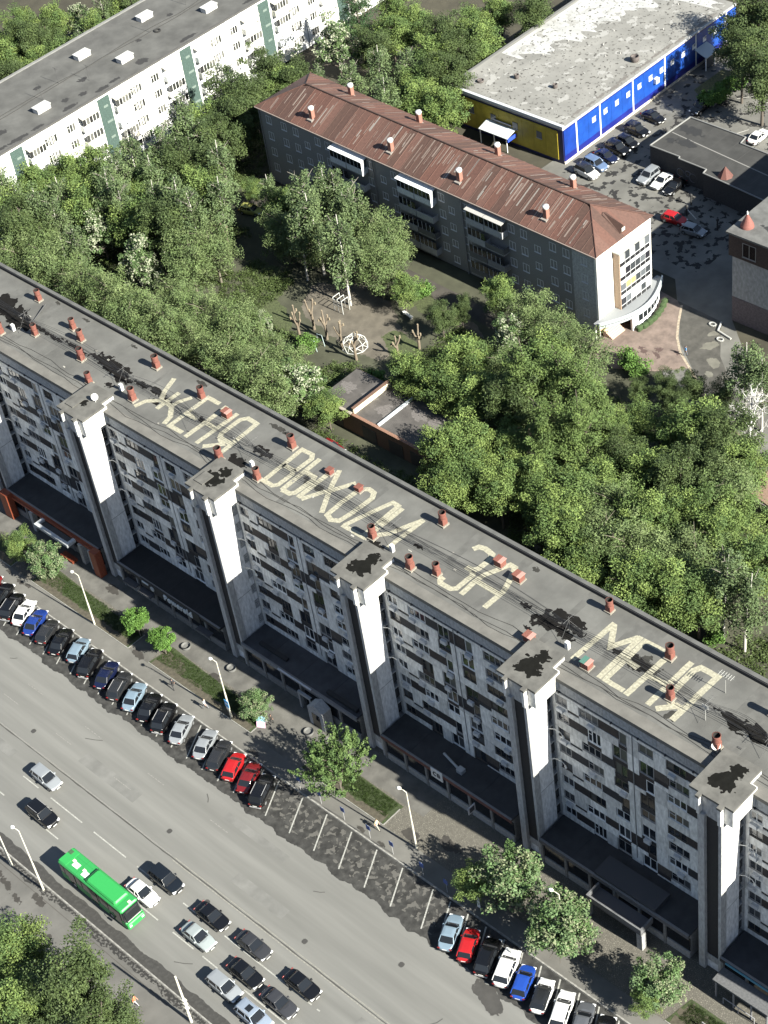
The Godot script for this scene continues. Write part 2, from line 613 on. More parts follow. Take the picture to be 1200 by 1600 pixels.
	mm.instance_count = 9000
	for i in 9000:
		var q: Array = [[-53.0, -34.4], [-29.5, -12.0], [-2.0, 9.6], [50.0, 60.0]][rng.randi() % 4]
		mm.set_instance_transform(i, Transform3D(Basis(Vector3.UP, rng.randf() * TAU).scaled(Vector3.ONE * rng.randf_range(0.7, 1.3)), Vector3(rng.randf_range(q[0], q[1]), 0.12, rng.randf_range(8.0, 10.2))))
	var grass := MultiMeshInstance3D.new()
	grass.name = "grass"
	grass.multimesh = mm
	grass.material_override = leaf_mat()
	add_child(grass)
	grass.set_meta("kind", "stuff")
	tag(grass, "short green grass growing on the lawn strips along the street", "grass")
	# courtyard earth and lawns
	var green := mat(0.050, 0.062, 0.024, 0.95, tex["lawn"], 6.0)
	b = M.new()
	b.sheet(ragged(-125, 40, -72, -12.5, 0.0, 0.0, 2.0, 3), -0.02)
	var court := struct("courtyard_ground", b, mat(0.050, 0.052, 0.032, 0.95, wide, 21.0))
	b = M.new()
	splash(b, -0.01, -57.5, -54.5, 12.0, 5.6, 0.25, 15, 0.18)
	put("playground_earth", b, mat(0.100, 0.088, 0.069, 0.95, wide, 14.0), court)
	for q in [[-47.3, -53.2, 3.4, 2.1, 0.3, 2], [-70.0, -47.5, 6.0, 2.8, 0.2, 4], [-76.0, -53.0, 6.0, 3.0, 0.5, 6], [-52.0, -63.0, 4.0, 1.6, 0.4, 9]]:
		b = M.new()
		splash(b, -0.004, q[0], q[1], q[2], q[3], q[4], q[5], 0.2)
		put("lawn_patch", b, green, court)
	for q in [[-11.0, -24.0, 4.0, 2.0, 3], [5.0, -18.0, 3.0, 1.5, 5], [-44.0, -62.5, 6.0, 1.2, 8], [-2.0, -33.0, 3.5, 2.0, 9]]:
		b = M.new()
		splash(b, -0.006, q[0], q[1], q[2], q[3], 0.3, q[4], 0.3)
		put("bare_earth", b, mat(0.125, 0.105, 0.080, 0.95, wide, 9.0), court)
	b = M.new()
	b.sheet(pts([-95, -66.5, -30, -63.2, -24, -66, -24, -68.0, -30, -66.5, -95, -69.0]), -0.004)
	struct("courtyard_path", b, mat(0.050, 0.045, 0.038, 0.9, wide, 14.0))
	# lot beyond the brick block, drive past its end, pink paving
	b = M.new()
	b.sheet(pts([-57, -160, 30, -160, 30, -101, -11.4, -84.6, -4.0, -78.0, 6.0, -70.0, 20.0, -62.0, 20.0, -54.0, -6.0, -64.0, -14.5, -71.5, -19.0, -82.0, -24.0, -88.0, -60.0, -90.0]), -0.012)
	var asph := struct("asphalt_lot", b, mat(0.118, 0.115, 0.104, 0.9, wide, 30.0))
	var wet := cut_mat(0.013, 0.0125, 0.012, 0.9, cut_tex("cut_d", 0.012, 0.595, 3), 26.0)
	b = M.new()
	b.sheet(ragged(-56, -22, -114, -91, 0.6, 0.6, 0.5, 33), -0.006)
	put("damp_patches", b, wet, asph)
	b = M.new()
	b.sheet(ragged(-56, -40, -140, -114.5, 0.3, 0.4, 0.5, 34), -0.006)
	put("damp_patches", b, cut_mat(0.013, 0.0125, 0.012, 0.9, cut_tex("cut_e", 0.012, 0.64, 13), 30.0), asph)
	b = M.new()
	b.sheet(ragged(-40, -10, -150, -121.5, 0.3, 0.4, 0.5, 35), -0.006)
	put("damp_patches", b, cut_mat(0.013, 0.0125, 0.012, 0.9, tex["cut_e"], 24.0), asph)
	b = M.new()
	b.sheet(pts([-20.5, -84, -14.2, -76.2, -10.0, -73.0, -3.0, -68.5, 6.0, -65.0, 6.0, -67.5, -3.0, -72.8, -8.0, -77.0, -12.5, -83.5]), -0.006)
	put("damp_lane", b, mat(0.060, 0.057, 0.050, 0.85, wide, 8.0), asph)
	for q in [[-10.6, -78.2, 0.8, 1.3, 4], [-8.0, -75.4, 1.3, 0.8, 6], [-4.2, -73.4, 1.1, 0.7, 7], [-11.6, -81.0, 0.5, 1.4, 12], [-7.0, -73.0, 0.7, 0.5, 9]]:
		b = M.new()
		splash(b, 0.002, q[0], q[1], q[2], q[3], 0.5, q[4], 0.25)
		put("dry_patch", b, mat(0.125, 0.12, 0.10, 0.9, soft, 6.0), asph)
	for q in [[-40.0, -123.5, -38.4, -126.8], [-37.4, -124.6, -36.0, -127.4], [-45.5, -133.5, -39.5, -140.0], [-41.0, -134.5, -35.5, -140.8], [-33.5, -103.5, -30.5, -102.0]]:
		b = M.new()
		stroke(b, pts(q), 0.16, 0.0)
		put("stall_line", b, mat(0.36, 0.35, 0.32, 0.8, concrete, 1.7), asph)
	b = M.new()
	b.sheet(pts([-24.2, -84.5, -20.6, -84.0, -19.0, -82.8, -16.0, -77.8, -12.8, -74.4, -9.8, -72.6, -13.5, -69.2, -18.5, -66.5, -24.0, -66.5]), 0.03)
	var pink := struct("pink_paving", b, mat(0.155, 0.118, 0.100, 0.9, wide, 8.0))
	for q in [[-17.6, -72.0, 0.9, 0.4, 2], [-15.9, -73.4, 0.5, 0.5, 3], [-15.3, -72.2, 0.9, 0.3, 5], [-18.9, -71.4, 0.5, 0.2, 8], [-13.4, -74.3, 0.5, 0.3, 9]]:
		b = M.new()
		splash(b, 0.036, q[0], q[1], q[2], q[3], 0.4, q[4], 0.7)
		put("damp_patch", b, mat(0.07, 0.045, 0.04, 0.8), pink)
	b = M.new()
	stroke(b, pts([-19.4, -83.4, -17.3, -79.8, -15.5, -77.1, -13.1, -74.6, -9.6, -72.3, -4.0, -68.4, 4.0, -64.8]), 0.35, 0.05)
	struct("kerb", b, mat(0.30, 0.25, 0.19, 0.9, concrete, 3.0))
	b = M.new()
	b.sheet(pts([-53.1, -132.0, -47.9, -129.3, -47.5, -140.2, -53.0, -140.0]), 0.02)
	struct("lawn", b, mat(0.085, 0.088, 0.036, 0.95, tex["lawn"], 6.0))
	kb = bx("kerb", null, kerb, -47.6, -47.3, -0.04, 0.16, -140.5, -129.3)
	kb.set_meta("kind", "structure")
	# earth with broken light paving in front of the brick block
	b = M.new()
	splash(b, -0.004, -21.0, -60.5, 5.0, 3.4, 0.2, 19, 0.2)
	put("trodden_earth", b, mat(0.080, 0.066, 0.050, 0.95, wide, 9.0), court)
	b = M.new()
	splash(b, 0.002, -21.5, -60.0, 3.0, 1.8, 0.2, 29, 0.3)
	put("pale_fragments", b, cut_mat(0.20, 0.175, 0.14, 0.9, cut_tex("cut_f", 0.03, 0.5, 7), 9.0), court)

# ---------------------------------------------------------------- the long building
func window_mesh(w: float, h: float, bars: int) -> Mesh:
	var key := "win%.2f/%.2f/%d" % [w, h, bars]
	if not meshes.has(key):
		var b := M.new()
		var f := 0.085
		b.box(0, w, 0, f, -0.06, 0.02)
		b.box(0, w, h - f, h, -0.06, 0.02)
		b.box(0, f, f, h - f, -0.06, 0.02)
		b.box(w - f, w, f, h - f, -0.06, 0.02)
		for i in bars:
			var x := w * (i + 1) / (bars + 1)
			b.box(x - 0.05, x + 0.05, f, h - f, -0.055, 0.015)
		if bars > 1 and h < 1.9:
			b.box(f, w / (bars + 1) - 0.04, h * 0.62, h * 0.62 + 0.05, -0.05, 0.012)
		b.box(-0.03, w + 0.03, -0.05, 0.0, -0.06, 0.10)
		meshes[key] = b.done()
	return meshes[key]

# a window in a wall that faces dir 0: +z, 1: +x
func window(parent: Node, x: float, y: float, z: float, w: float, h: float, bars: int, frame: Material, glass: Array, dir := 0) -> Node3D:
	var o := inst("window", window_mesh(w, h, bars), frame, parent)
	o.position = Vector3(x, y, z)
	if dir == 1:
		o.rotation.y = PI / 2
	for i in bars + 1:
		var x0 := 0.07 if i == 0 else w * i / (bars + 1) + 0.04
		var x1 := w - 0.07 if i == bars else w * (i + 1) / (bars + 1) - 0.04
		bx("pane", o, glass[rng.randi() % glass.size()], x0, x1, 0.07, h - 0.07, -0.05, -0.02)
	return o

const ROW0 := 24.2
const STOREY := 2.55
const BAY := 23.364

func long_building() -> void:
	var o := thing("apartment_building", "long nine-storey grey panel apartment slab with stair towers, huge words painted on its roof", "apartment building")
	var wall := mat(0.20, 0.205, 0.21, 0.9, concrete, 6.0)
	bx("wall", o, wall, -96, 92, 0, 26.75, -11.0, -0.3)
	# roof sheet, eaves and rear parapet
	var felt := mat(0.100, 0.099, 0.092, 0.92, wide, 34.0)
	bx("roof", o, felt, -96.2, 92.2, 26.75, 27.3, -11.1, 0.32)
	bx("roof_edge", o, mat(0.118, 0.113, 0.102, 0.9, soft, 9.0), -96.2, 92.2, 27.2, 27.318, -0.9, 0.36)
	bx("parapet", o, mat(0.085, 0.085, 0.081, 0.8, soft, 7.0), -96.2, 92.2, 26.9, 27.82, -11.5, -11.02)
	bx("parapet_flashing", o, mat(0.022, 0.022, 0.024, 0.8), -96.2, 92.2, 27.29, 27.72, -11.0, -10.93)
	var felts := []
	for s in [0.94, 1.0, 1.05, 0.98, 1.02]:
		felts.append(mat(0.100 * s, 0.099 * s, 0.092 * s, 0.92, wide, 34.0))
	for k in 150:
		bx("felt_strip", o, felts[[0, 1, 1, 2, 3, 4, 1, 3][rng.randi() % 8]], -95.5 + k * 1.25, -95.5 + k * 1.25 + 1.24, 27.29, 27.3025, -10.9, -0.95)
	for k in 22:
		bx("felt_seam", o, mat(0.088, 0.087, 0.081, 0.9, soft, 5.0), -95.0 + 7.3 * k + rng.randf() * 3.0, -94.2 + 7.3 * k + rng.randf() * 3.0 + 0.5, 27.28, 27.306, -10.9, -1.0)
	# front: attic band, cornice joint, storeys
	var glass := [mat(0.012, 0.015, 0.02, 0.06), mat(0.012, 0.015, 0.02, 0.06), mat(0.02, 0.024, 0.03, 0.1), mat(0.05, 0.055, 0.06, 0.3), mat(0.012, 0.015, 0.02, 0.06)]
	var light := []
	for s in [1.0, 0.92, 0.84, 1.06, 0.76, 0.96]:
		light.append(mat(0.58 * s, 0.585 * s, 0.57 * s, 0.9, streak, 5.0, 0.0, 0.5, 3.0))
	var dark := [mat(0.018, 0.016, 0.017, 0.9, streak, 4.0), mat(0.027, 0.022, 0.021, 0.9, streak, 4.0), mat(0.020, 0.021, 0.024, 0.9, streak, 4.0)]
	var brown := [mat(0.066, 0.054, 0.046, 0.9, streak, 4.0), mat(0.055, 0.048, 0.043, 0.9, streak, 4.0)]
	var attic := [mat(0.27, 0.285, 0.30, 0.9, streak, 4.0, 0.0, 0.5, 2.0), mat(0.23, 0.25, 0.27, 0.9, streak, 4.0, 0.0, 0.5, 2.0), mat(0.26, 0.27, 0.28, 0.9, streak, 4.0, 0.0, 0.5, 2.0)]
	var frames := [mat(0.60, 0.62, 0.63, 0.6), mat(0.05, 0.045, 0.04, 0.6), mat(0.45, 0.47, 0.48, 0.6), mat(0.22, 0.22, 0.22, 0.6)]
	var unit_box := mat(0.40, 0.42, 0.44, 0.6)
	var iron := mat(0.03, 0.03, 0.032, 0.7)
	# what stands in a row of windows: from, to, kind (W window, T tall window, L light, D dark, B brown)
	var rows := [
		[[-1.0, -0.6, "L"], [-0.6, 0.9, "W1"], [0.9, 2.35, "S"], [2.35, 4.8, "W2"], [4.8, 7.3, "D"], [7.3, 8.35, "T0"], [8.35, 9.75, "L"], [9.75, 11.6, "W1"], [11.6, 13.1, "L"], [13.1, 15.5, "W2"], [15.5, 18.6, "D"]],
		[[-1.0, -0.6, "L"], [-0.6, 0.95, "W1"], [0.95, 3.3, "D"], [3.3, 5.05, "T2"], [5.05, 6.45, "L"], [6.45, 8.35, "T1"], [8.35, 9.75, "L"], [9.75, 11.6, "T1"], [11.6, 13.35, "B"], [13.35, 15.85, "W2"], [15.85, 18.6, "L"]],
		[[-1.0, -0.6, "L"], [-0.6, 0.9, "W1"], [0.9, 2.5, "S"], [2.5, 4.95, "W2"], [4.95, 6.65, "D"], [6.65, 8.3, "T1"], [8.3, 10.5, "D"], [10.5, 11.6, "T0"], [11.6, 13.1, "L"], [13.1, 15.5, "W2"], [15.5, 18.6, "D"]],
		[[-1.0, -0.6, "L"], [-0.6, 0.95, "W1"], [0.95, 3.1, "D"], [3.1, 5.2, "W2"], [5.2, 6.5, "L"], [6.5, 8.35, "W1"], [8.35, 9.75, "L"], [9.75, 11.6, "T1"], [11.6, 13.2, "L"], [13.2, 15.8, "W2"], [15.8, 18.6, "L"]],
	]
	for bay in range(-2, 4):
		var x0 := BAY * (bay - 1) + 4.764
		for k in 6:
			var a := x0 - 1.05 + 3.28 * k
			bx("attic_panel", o, attic[rng.randi() % 3], a + 0.012, a + 3.268, 24.98, 26.74, -0.3, 0.0)
			var knob := bx("drain_spout", o, iron, a + 1.0, a + 1.14, 24.86, 25.02, -0.05, 0.22)
			knob.rotation.x = 0.3
		bx("cornice", o, mat(0.16, 0.165, 0.17, 0.9, streak, 5.0), x0 - 1.05, x0 + 18.6, 24.72, 24.84, -0.3, 0.06)
		bx("lintel_band", o, light[1], x0 - 1.05, x0 + 18.6, 24.22, 24.7, -0.3, -0.02)
		bx("joint_strip", o, mat(0.13, 0.135, 0.14, 0.9), x0 + 9.0, x0 + 9.1, 5.0, 24.7, -0.05, 0.035)
		for r in 8:
			var top := ROW0 - STOREY * r
			var bot := top - 1.35
			var low := top - STOREY + 0.012
			if r == 7:
				low = 4.2
			var row: Array = rows[[0, 1, 2, 3, 0, 1, 2, 3][(r + bay + 1) % 8 if bay % 2 else r]]
			if bay == 2:
				row = rows[[0, 1, 2, 3, 0, 3, 2, 1][r]]
			for q in row:
				var a: float = x0 + q[0]
				var b: float = minf(x0 + q[1], x0 + 18.58)
				var kind: String = q[2]
				var t := kind.left(1)
				if t == "L" or t == "S":
					var y0 := low if t == "L" else bot - 0.05
					bx("wall_panel", o, light[rng.randi() % 6], a + 0.012, b - 0.012, y0, top - 0.005, -0.3, rng.randf_range(-0.012, 0.012))
					if t == "S":
						bx("dark_panel", o, dark[rng.randi() % 3], a, b, bot - 0.45, bot - 0.06, -0.3, -0.06)
						bx("spandrel_panel", o, light[rng.randi() % 6], a + 0.012, b - 0.012, low, bot - 0.46, -0.3, rng.randf_range(-0.012, 0.012))
				elif t == "D" or t == "B":
					bx("dark_panel" if t == "D" else "brown_panel", o, dark[rng.randi() % 3] if t == "D" else brown[rng.randi() % 2], a + 0.012, b - 0.012, bot, top - 0.005, -0.3, -0.05)
					var drop := bot - (0.62 if q[0] > 7.0 and q[0] < 13.0 else 0.0)
					if drop < bot:
						bx("dark_panel", o, dark[rng.randi() % 3], a + 0.012, b - 0.012, drop, bot - 0.012, -0.3, -0.05)
					bx("spandrel_panel", o, light[rng.randi() % 6], a + 0.012, b - 0.012, low, drop - 0.012, -0.3, rng.randf_range(-0.012, 0.012))
				else:
					var bars := int(kind.right(1))
					var foot := bot if t == "W" else bot - 0.55
					window(o, a + 0.05, foot + 0.04, -0.10, b - a - 0.1, top - foot - 0.09, bars, frames[[0, 1, 2, 3, 3, 1][rng.randi() % 6]], glass)
					if t == "W":
						bx("spandrel_panel", o, light[rng.randi() % 6], a + 0.012, b - 0.012, low, bot - 0.012, -0.3, rng.randf_range(-0.012, 0.012))
					else:
						bx("dark_panel", o, dark[rng.randi() % 3], a + 0.012, b - 0.012, low, foot - 0.012, -0.3, -0.05)
					if rng.randf() < 0.5 and r < 7:
						var ax := a + rng.randf_range(0.1, maxf(0.15, b - a - 0.95))
						var ay := foot - rng.randf_range(0.05, 0.3)
						bx("air_conditioner", o, unit_box, ax, ax + 0.8, ay - 0.5, ay, 0.0, 0.34)
	for k in range(0, 7):
		stair_tower(o, BAY * (k - 3), k)

func stair_tower(o: Node3D, x: float, k: int) -> void:
	var t := Node3D.new()
	t.name = "stair_tower"
	o.add_child(t, true)
	t.position = Vector3(x, 0, 0)
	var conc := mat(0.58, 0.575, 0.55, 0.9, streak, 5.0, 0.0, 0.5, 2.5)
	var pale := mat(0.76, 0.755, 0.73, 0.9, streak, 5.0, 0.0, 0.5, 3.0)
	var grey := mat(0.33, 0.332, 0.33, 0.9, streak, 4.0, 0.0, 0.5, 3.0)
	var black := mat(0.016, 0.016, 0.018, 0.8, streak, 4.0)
	var top := mat(0.096, 0.093, 0.084, 0.92, wide, 9.0)
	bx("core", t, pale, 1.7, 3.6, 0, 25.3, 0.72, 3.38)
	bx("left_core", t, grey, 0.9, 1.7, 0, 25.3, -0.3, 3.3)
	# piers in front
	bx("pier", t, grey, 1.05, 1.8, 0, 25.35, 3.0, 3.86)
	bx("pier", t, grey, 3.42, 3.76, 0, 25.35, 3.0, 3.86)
	bx("pier_cap", t, conc, 1.05, 1.32, 25.36, 27.78, 3.45, 4.02)
	bx("pier_cap", t, conc, 3.42, 3.76, 25.36, 27.78, 3.3, 4.02)
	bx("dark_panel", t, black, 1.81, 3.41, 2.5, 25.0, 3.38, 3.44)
	bx("lintel", t, grey, 1.33, 3.41, 25.02, 27.72, 3.2, 3.5)
	bx("foot_panel", t, grey, 1.81, 3.41, 1.5, 2.48, 3.38, 3.5)
	# head that overhangs on both sides
	var head := M.new()
	head.box(3.77, 4.74, 25.4, 27.72, -0.3, 3.46)
	head.box(1.04, 3.77, 25.36, 27.71, -0.3, 3.19)
	put("tower_head", head, conc, t)
	for q in 3:
		bx("panel_joint", t, mat(0.20, 0.20, 0.19, 0.9), 4.735, 4.748, 25.42, 27.7, 0.75 + q * 0.95, 0.765 + q * 0.95)
	# raised roof slab reaching back over the main roof
	var slab := M.new()
	slab.prism(pts([-0.12, -2.05, 4.02, -2.05, 4.02, -0.02, 4.82, -0.02, 4.82, 3.52, 3.86, 3.52, 3.86, 4.1, 3.36, 4.1, 3.36, 3.62, 1.4, 3.62, 1.4, 4.1, 0.98, 4.1, 0.98, 3.52, -0.12, 3.52]), 27.73, 28.02)
	put("roof_slab", slab, top, t)
	bx("roof_upstand", t, pale, 0.0, 4.0, 27.25, 27.72, -2.0, -0.31)
	if k < 3:
		bx("roof_hatch", t, top, 0.5, 1.9, 28.03, 28.16, 0.8, 2.6)
	for q in [[2.2, 1.1, 1.35, 1.0, 0.5], [2.5, -0.5, 0.8, 0.75, 0.9], [1.5, 1.9, 0.7, 0.5, 0.2]]:
		var b := M.new()
		splash(b, 28.026 + 0.003 * absf(q[4]), q[0], q[1], q[2] * (0.45 if k < 2 else 1.0), q[3] * (0.45 if k < 2 else 1.0), q[4], k * 7 + int(q[0] * 3.0), 0.5)
		put("tar_patch", b, mat(0.009, 0.009, 0.008, 1.0, soft, 3.0, 0.0, 0.15), t)
	# the link between tower and slab: stair windows or open galleries
	if k == 2:
		bx("link_wall", t, pale, 1.7, 3.58, 0, 25.3, -0.3, 0.71)
		for r in 8:
			window(t, 3.60, 22.7 - STOREY * r, 0.62, 0.62, 1.2, 1, mat(0.30, 0.31, 0.31, 0.6), [mat(0.012, 0.015, 0.02, 0.06)], 1)
	else:
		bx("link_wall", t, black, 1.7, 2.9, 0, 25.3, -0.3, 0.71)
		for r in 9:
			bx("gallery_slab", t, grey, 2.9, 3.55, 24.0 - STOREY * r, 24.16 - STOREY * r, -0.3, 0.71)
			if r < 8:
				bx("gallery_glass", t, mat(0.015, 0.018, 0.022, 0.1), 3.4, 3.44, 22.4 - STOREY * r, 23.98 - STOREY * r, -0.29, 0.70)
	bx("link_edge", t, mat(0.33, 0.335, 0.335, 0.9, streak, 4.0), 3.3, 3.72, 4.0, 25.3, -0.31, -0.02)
	# horizontal joints and the small lamps on brackets
	bx("panel_joint", t, mat(0.14, 0.14, 0.14, 0.9), 3.59, 3.606, 10.6, 10.66, 0.72, 3.0)
	for y in [19.2, 14.4]:
		var l := M.new()
		l.path(PackedVector3Array([Vector3(3.55, y, 0.9), Vector3(4.3, y + 0.25, 0.7), Vector3(5.0, y + 0.15, 0.62), Vector3(5.25, y - 0.2, 0.6)]), 0.045, 0.04)
		l.tube(Vector3(5.25, y - 0.2, 0.6), Vector3(5.36, y - 0.5, 0.6), 0.09, 0.13, 8)
		put("bracket_lamp", l, mat(0.6, 0.6, 0.57, 0.5), t)

# ---------------------------------------------------------------- shops at the foot of the slab
func podiums() -> void:
	var wall := mat(0.17, 0.17, 0.168, 0.9, streak, 4.0)
	var pale := mat(0.28, 0.28, 0.275, 0.85, streak, 4.0)
	var black := mat(0.014, 0.015, 0.017, 0.7)
	var glassy := mat(0.012, 0.014, 0.018, 0.06)
	var felt := mat(0.030, 0.031, 0.034, 0.9, wide, 10.0)
	var orange := mat(0.21, 0.050, 0.022, 0.6, streak, 3.0)
	var spec := [
		["shop_annex", "low shop annex with orange frame and white canopy between the towers", -66.3, -46.75, felt, orange],
		["shop_annex", "low black-roofed shop annex with white lettering on its black front", -42.9, -23.4, mat(0.014, 0.0145, 0.016, 0.9, wide, 10.0), black],
		["shop_annex", "low grey annex with a gabled porch and a white strip on its roof edge", -19.55, -0.05, mat(0.042, 0.044, 0.050, 0.9, wide, 10.0), mat(0.16, 0.165, 0.175, 0.8, streak, 3.0)],
		["shop_annex", "low shop annex with dark red fascia and a square white sign", 3.85, 23.3, felt, mat(0.10, 0.035, 0.030, 0.7, streak, 3.0)],
		["shop_annex", "low dark annex with a grey balcony canopy above its entrance", 27.2, 46.7, felt, mat(0.10, 0.10, 0.105, 0.8, streak, 3.0)],
		["shop_annex", "low annex with a blue strip along its roof edge beside the last tower", 50.55, 68.0, mat(0.028, 0.030, 0.036, 0.9, wide, 10.0), black],
	]
	for i in 6:
		var s: Array = spec[i]
		var o := thing(s[0], s[1], "shop")
		var x0: float = s[2]
		var x1: float = s[3]
		var zf := 3.95
		bx("wall", o, wall, x0, x1, 0, 4.0, -0.28, zf - 0.25)
		bx("roof", o, s[4], x0, x1, 4.0, 4.22, -0.28, zf + 0.1)
		bx("fascia", o, s[5], x0, x1, 3.75, 4.32, zf + 0.1, zf + 0.22)
		bx("roof_trim", o, mat(0.15, 0.15, 0.155, 0.8), x0, x1, 4.32, 4.36, zf - 0.02, zf + 0.24)
		var k := 6
		for q in k:
			var a := x0 + (x1 - x0) * q / k
			var b := x0 + (x1 - x0) * (q + 1) / k
			bx("pillar", o, wall, a, a + 0.3, 0, 3.74, zf - 0.25, zf + 0.06)
			if (i == 2 or i == 4) and q == 3:
				bx("door", o, glassy, a + 0.6, b - 0.2, 0, 2.6, zf - 0.25, zf - 0.10)
			else:
				bx("shop_window", o, glassy, a + 0.35, b - 0.05, 1.25, 3.3, zf - 0.25, zf - 0.14)
				bx("window_apron", o, pale if i > 2 else wall, a + 0.34, b - 0.04, 0, 1.2, zf - 0.25, zf - 0.02)
		for q in 3:
			bx("felt_seam", o, mat(0.024, 0.025, 0.028, 0.9), x0 + 4.2 + 5.1 * q, x0 + 4.28 + 5.1 * q, 4.2, 4.232, 0.1, zf)
		if i == 0:
			for q in [[-66.6, -65.0], [-47.4, -46.2]]:
				bx("orange_pier", o, orange, q[0], q[1], 0, 4.4, zf + 0.23, 5.2)
			bx("orange_band", o, orange, -65.0, -47.4, 3.5, 3.72, zf + 0.1, zf + 0.5)
			for q in [[-58.2, -51.2, 5.4, 5.9], [-58.2, -57.7, zf + 0.5, 5.4], [-51.7, -51.2, zf + 0.5, 5.4]]:
				bx("canopy_frame", o, mat(0.42, 0.44, 0.46, 0.7, streak, 3.0), q[0], q[1], 3.3, 3.75, q[2], q[3])
			bx("canopy_floor", o, mat(0.05, 0.052, 0.055, 0.8), -57.69, -51.71, 3.3, 3.4, zf + 0.51, 5.39)
			for x in [-61.0, -50.6, -48.6]:
				bx("column", o, pale, x, x + 0.7, 0, 3.49, zf + 0.1, zf + 0.8)
			bx("step", o, orange, -54.0, -51.4, 0, 0.5, 4.9, 5.8)
		elif i == 1:
			var f := SystemFont.new()
			f.font_names = PackedStringArray(["Droid Sans"])
			f.font_weight = 700
			var tm := TextMesh.new()
			tm.text = "Powereld"
			tm.font = f
			tm.font_size = 64
			tm.pixel_size = 0.0190
			tm.depth = 0.12
			bx("sign_board", o, black, -38.2, -27.0, 3.0, 4.5, zf + 0.23, zf + 0.34)
			var t := inst("lettering", tm, mat(0.5, 0.53, 0.55, 0.6), o)
			t.position = Vector3(-31.0, 3.72, zf + 0.41)
			bx("sign_mark", o, mat(0.42, 0.46, 0.48, 0.6), -37.8, -36.6, 3.95, 4.2, zf + 0.35, zf + 0.43)
			var b := M.new()
			b.tube(Vector3(-35.9, 3.75, zf + 0.35), Vector3(-35.9, 3.75, zf + 0.44), 0.38, 0.38, 10)
			put("sign_emblem", b, mat(0.34, 0.36, 0.37, 0.6), o)
			for x in [-41.5, -38.5, -27.5]:
				bx("awning", o, mat(0.05, 0.05, 0.055, 0.6), x, x + 2.4, 2.3, 2.42, zf + 0.1, zf + 1.0)
		elif i == 2:
			bx("light_strip", o, mat(0.40, 0.42, 0.46, 0.5), -12.9, -7.3, 4.33, 4.47, zf + 0.25, zf + 0.42)
			bx("dark_upstand", o, black, -17.6, -12.9, 4.23, 4.6, 2.4, 2.9)
			bx("dark_upstand", o, black, -5.5, -0.6, 4.23, 4.7, 3.0, 3.5)
			var b := M.new()
			b.loft([PackedVector3Array([Vector3(-6.9, 0, 5.6), Vector3(-4.4, 0, 5.6), Vector3(-4.4, 3.1, 5.6), Vector3(-5.65, 3.9, 5.6), Vector3(-6.9, 3.1, 5.6)]), PackedVector3Array([Vector3(-6.9, 0, 4.2), Vector3(-4.4, 0, 4.2), Vector3(-4.4, 3.1, 4.2), Vector3(-5.65, 3.9, 4.2), Vector3(-6.9, 3.1, 4.2)])], true, true, false)
			put("porch", b, mat(0.30, 0.305, 0.31, 0.8, streak, 4.0), o)
			bx("porch_door", o, glassy, -6.3, -5.0, 0.1, 2.4, 5.58, 5.63)
			var fr := M.new()
			fr.box(-9.6, -9.3, 0, 2.9, 4.3, 4.6)
			fr.box(-7.7, -7.4, 0, 2.9, 4.3, 4.6)
			fr.box(-9.6, -7.4, 2.6, 2.95, 4.3, 4.62)
			put("door_frame", fr, mat(0.26, 0.27, 0.28, 0.7), o)
		elif i == 3:
			bx("white_sign", o, mat(0.55, 0.55, 0.55, 0.6), 11.7, 13.4, 3.2, 4.7, zf + 0.25, zf + 0.35)
			var f := SystemFont.new()
			f.font_names = PackedStringArray(["Droid Sans"])
			f.font_weight = 700
			var tm := TextMesh.new()
			tm.text = "СВ"
			tm.font = f
			tm.font_size = 64
			tm.pixel_size = 0.0145
			tm.depth = 0.04
			var t := inst("lettering", tm, mat(0.03, 0.03, 0.035, 0.7), o)
			t.position = Vector3(12.55, 3.95, zf + 0.37)
			bx("hanging_sign", o, mat(0.42, 0.42, 0.44, 0.6), 18.0, 18.1, 2.2, 3.3, zf + 0.3, zf + 1.4)
			bx("hanging_sign_face", o, mat(0.05, 0.05, 0.06, 0.6), 18.1, 18.13, 2.4, 3.1, zf + 0.5, zf + 1.2)
			var p := M.new()
			p.tube(Vector3(11.5, 4.5, 1.8), Vector3(14.5, 4.5, 2.5), 0.16, 0.16, 8)
			p.box(14.2, 15.0, 4.2, 4.75, 2.1, 2.8)
			put("roof_duct", p, mat(0.30, 0.31, 0.32, 0.6), o)
		elif i == 4:
			bx("balcony_floor", o, mat(0.07, 0.07, 0.078, 0.8), 35.2, 42.3, 2.7, 2.9, zf + 0.23, 6.2)
			for q in [[35.2, 42.3, 6.0, 6.2], [35.2, 35.4, zf + 0.23, 6.0], [42.1, 42.3, zf + 0.23, 6.0]]:
				bx("balcony_wall", o, mat(0.12, 0.122, 0.128, 0.8, streak, 3.0), q[0], q[1], 2.9, 3.6, q[2], q[3])
			bx("roof_box", o, mat(0.045, 0.046, 0.052, 0.85), 34.6, 42.4, 4.23, 4.75, 1.4, 4.0)
			bx("column", o, pale, 41.7, 42.4, 0, 2.69, 5.5, 6.2)
			bx("column", o, wall, 35.1, 35.6, 0, 2.69, 5.7, 6.2)
		else:
			bx("blue_strip", o, mat(0.06, 0.20, 0.27, 0.5), 51.3, 66, 4.0, 4.2, zf + 0.23, zf + 0.36)
			bx("porch_roof", o, mat(0.09, 0.092, 0.096, 0.8, streak, 3.0), 51.0, 57.5, 2.9, 3.15, zf + 0.23, 6.0)
			for x in [51.2, 53.3, 55.4, 57.2]:
				bx("porch_post", o, mat(0.2, 0.2, 0.21, 0.6), x, x + 0.14, 0, 2.89, 5.7, 5.84)
			var rl := M.new()
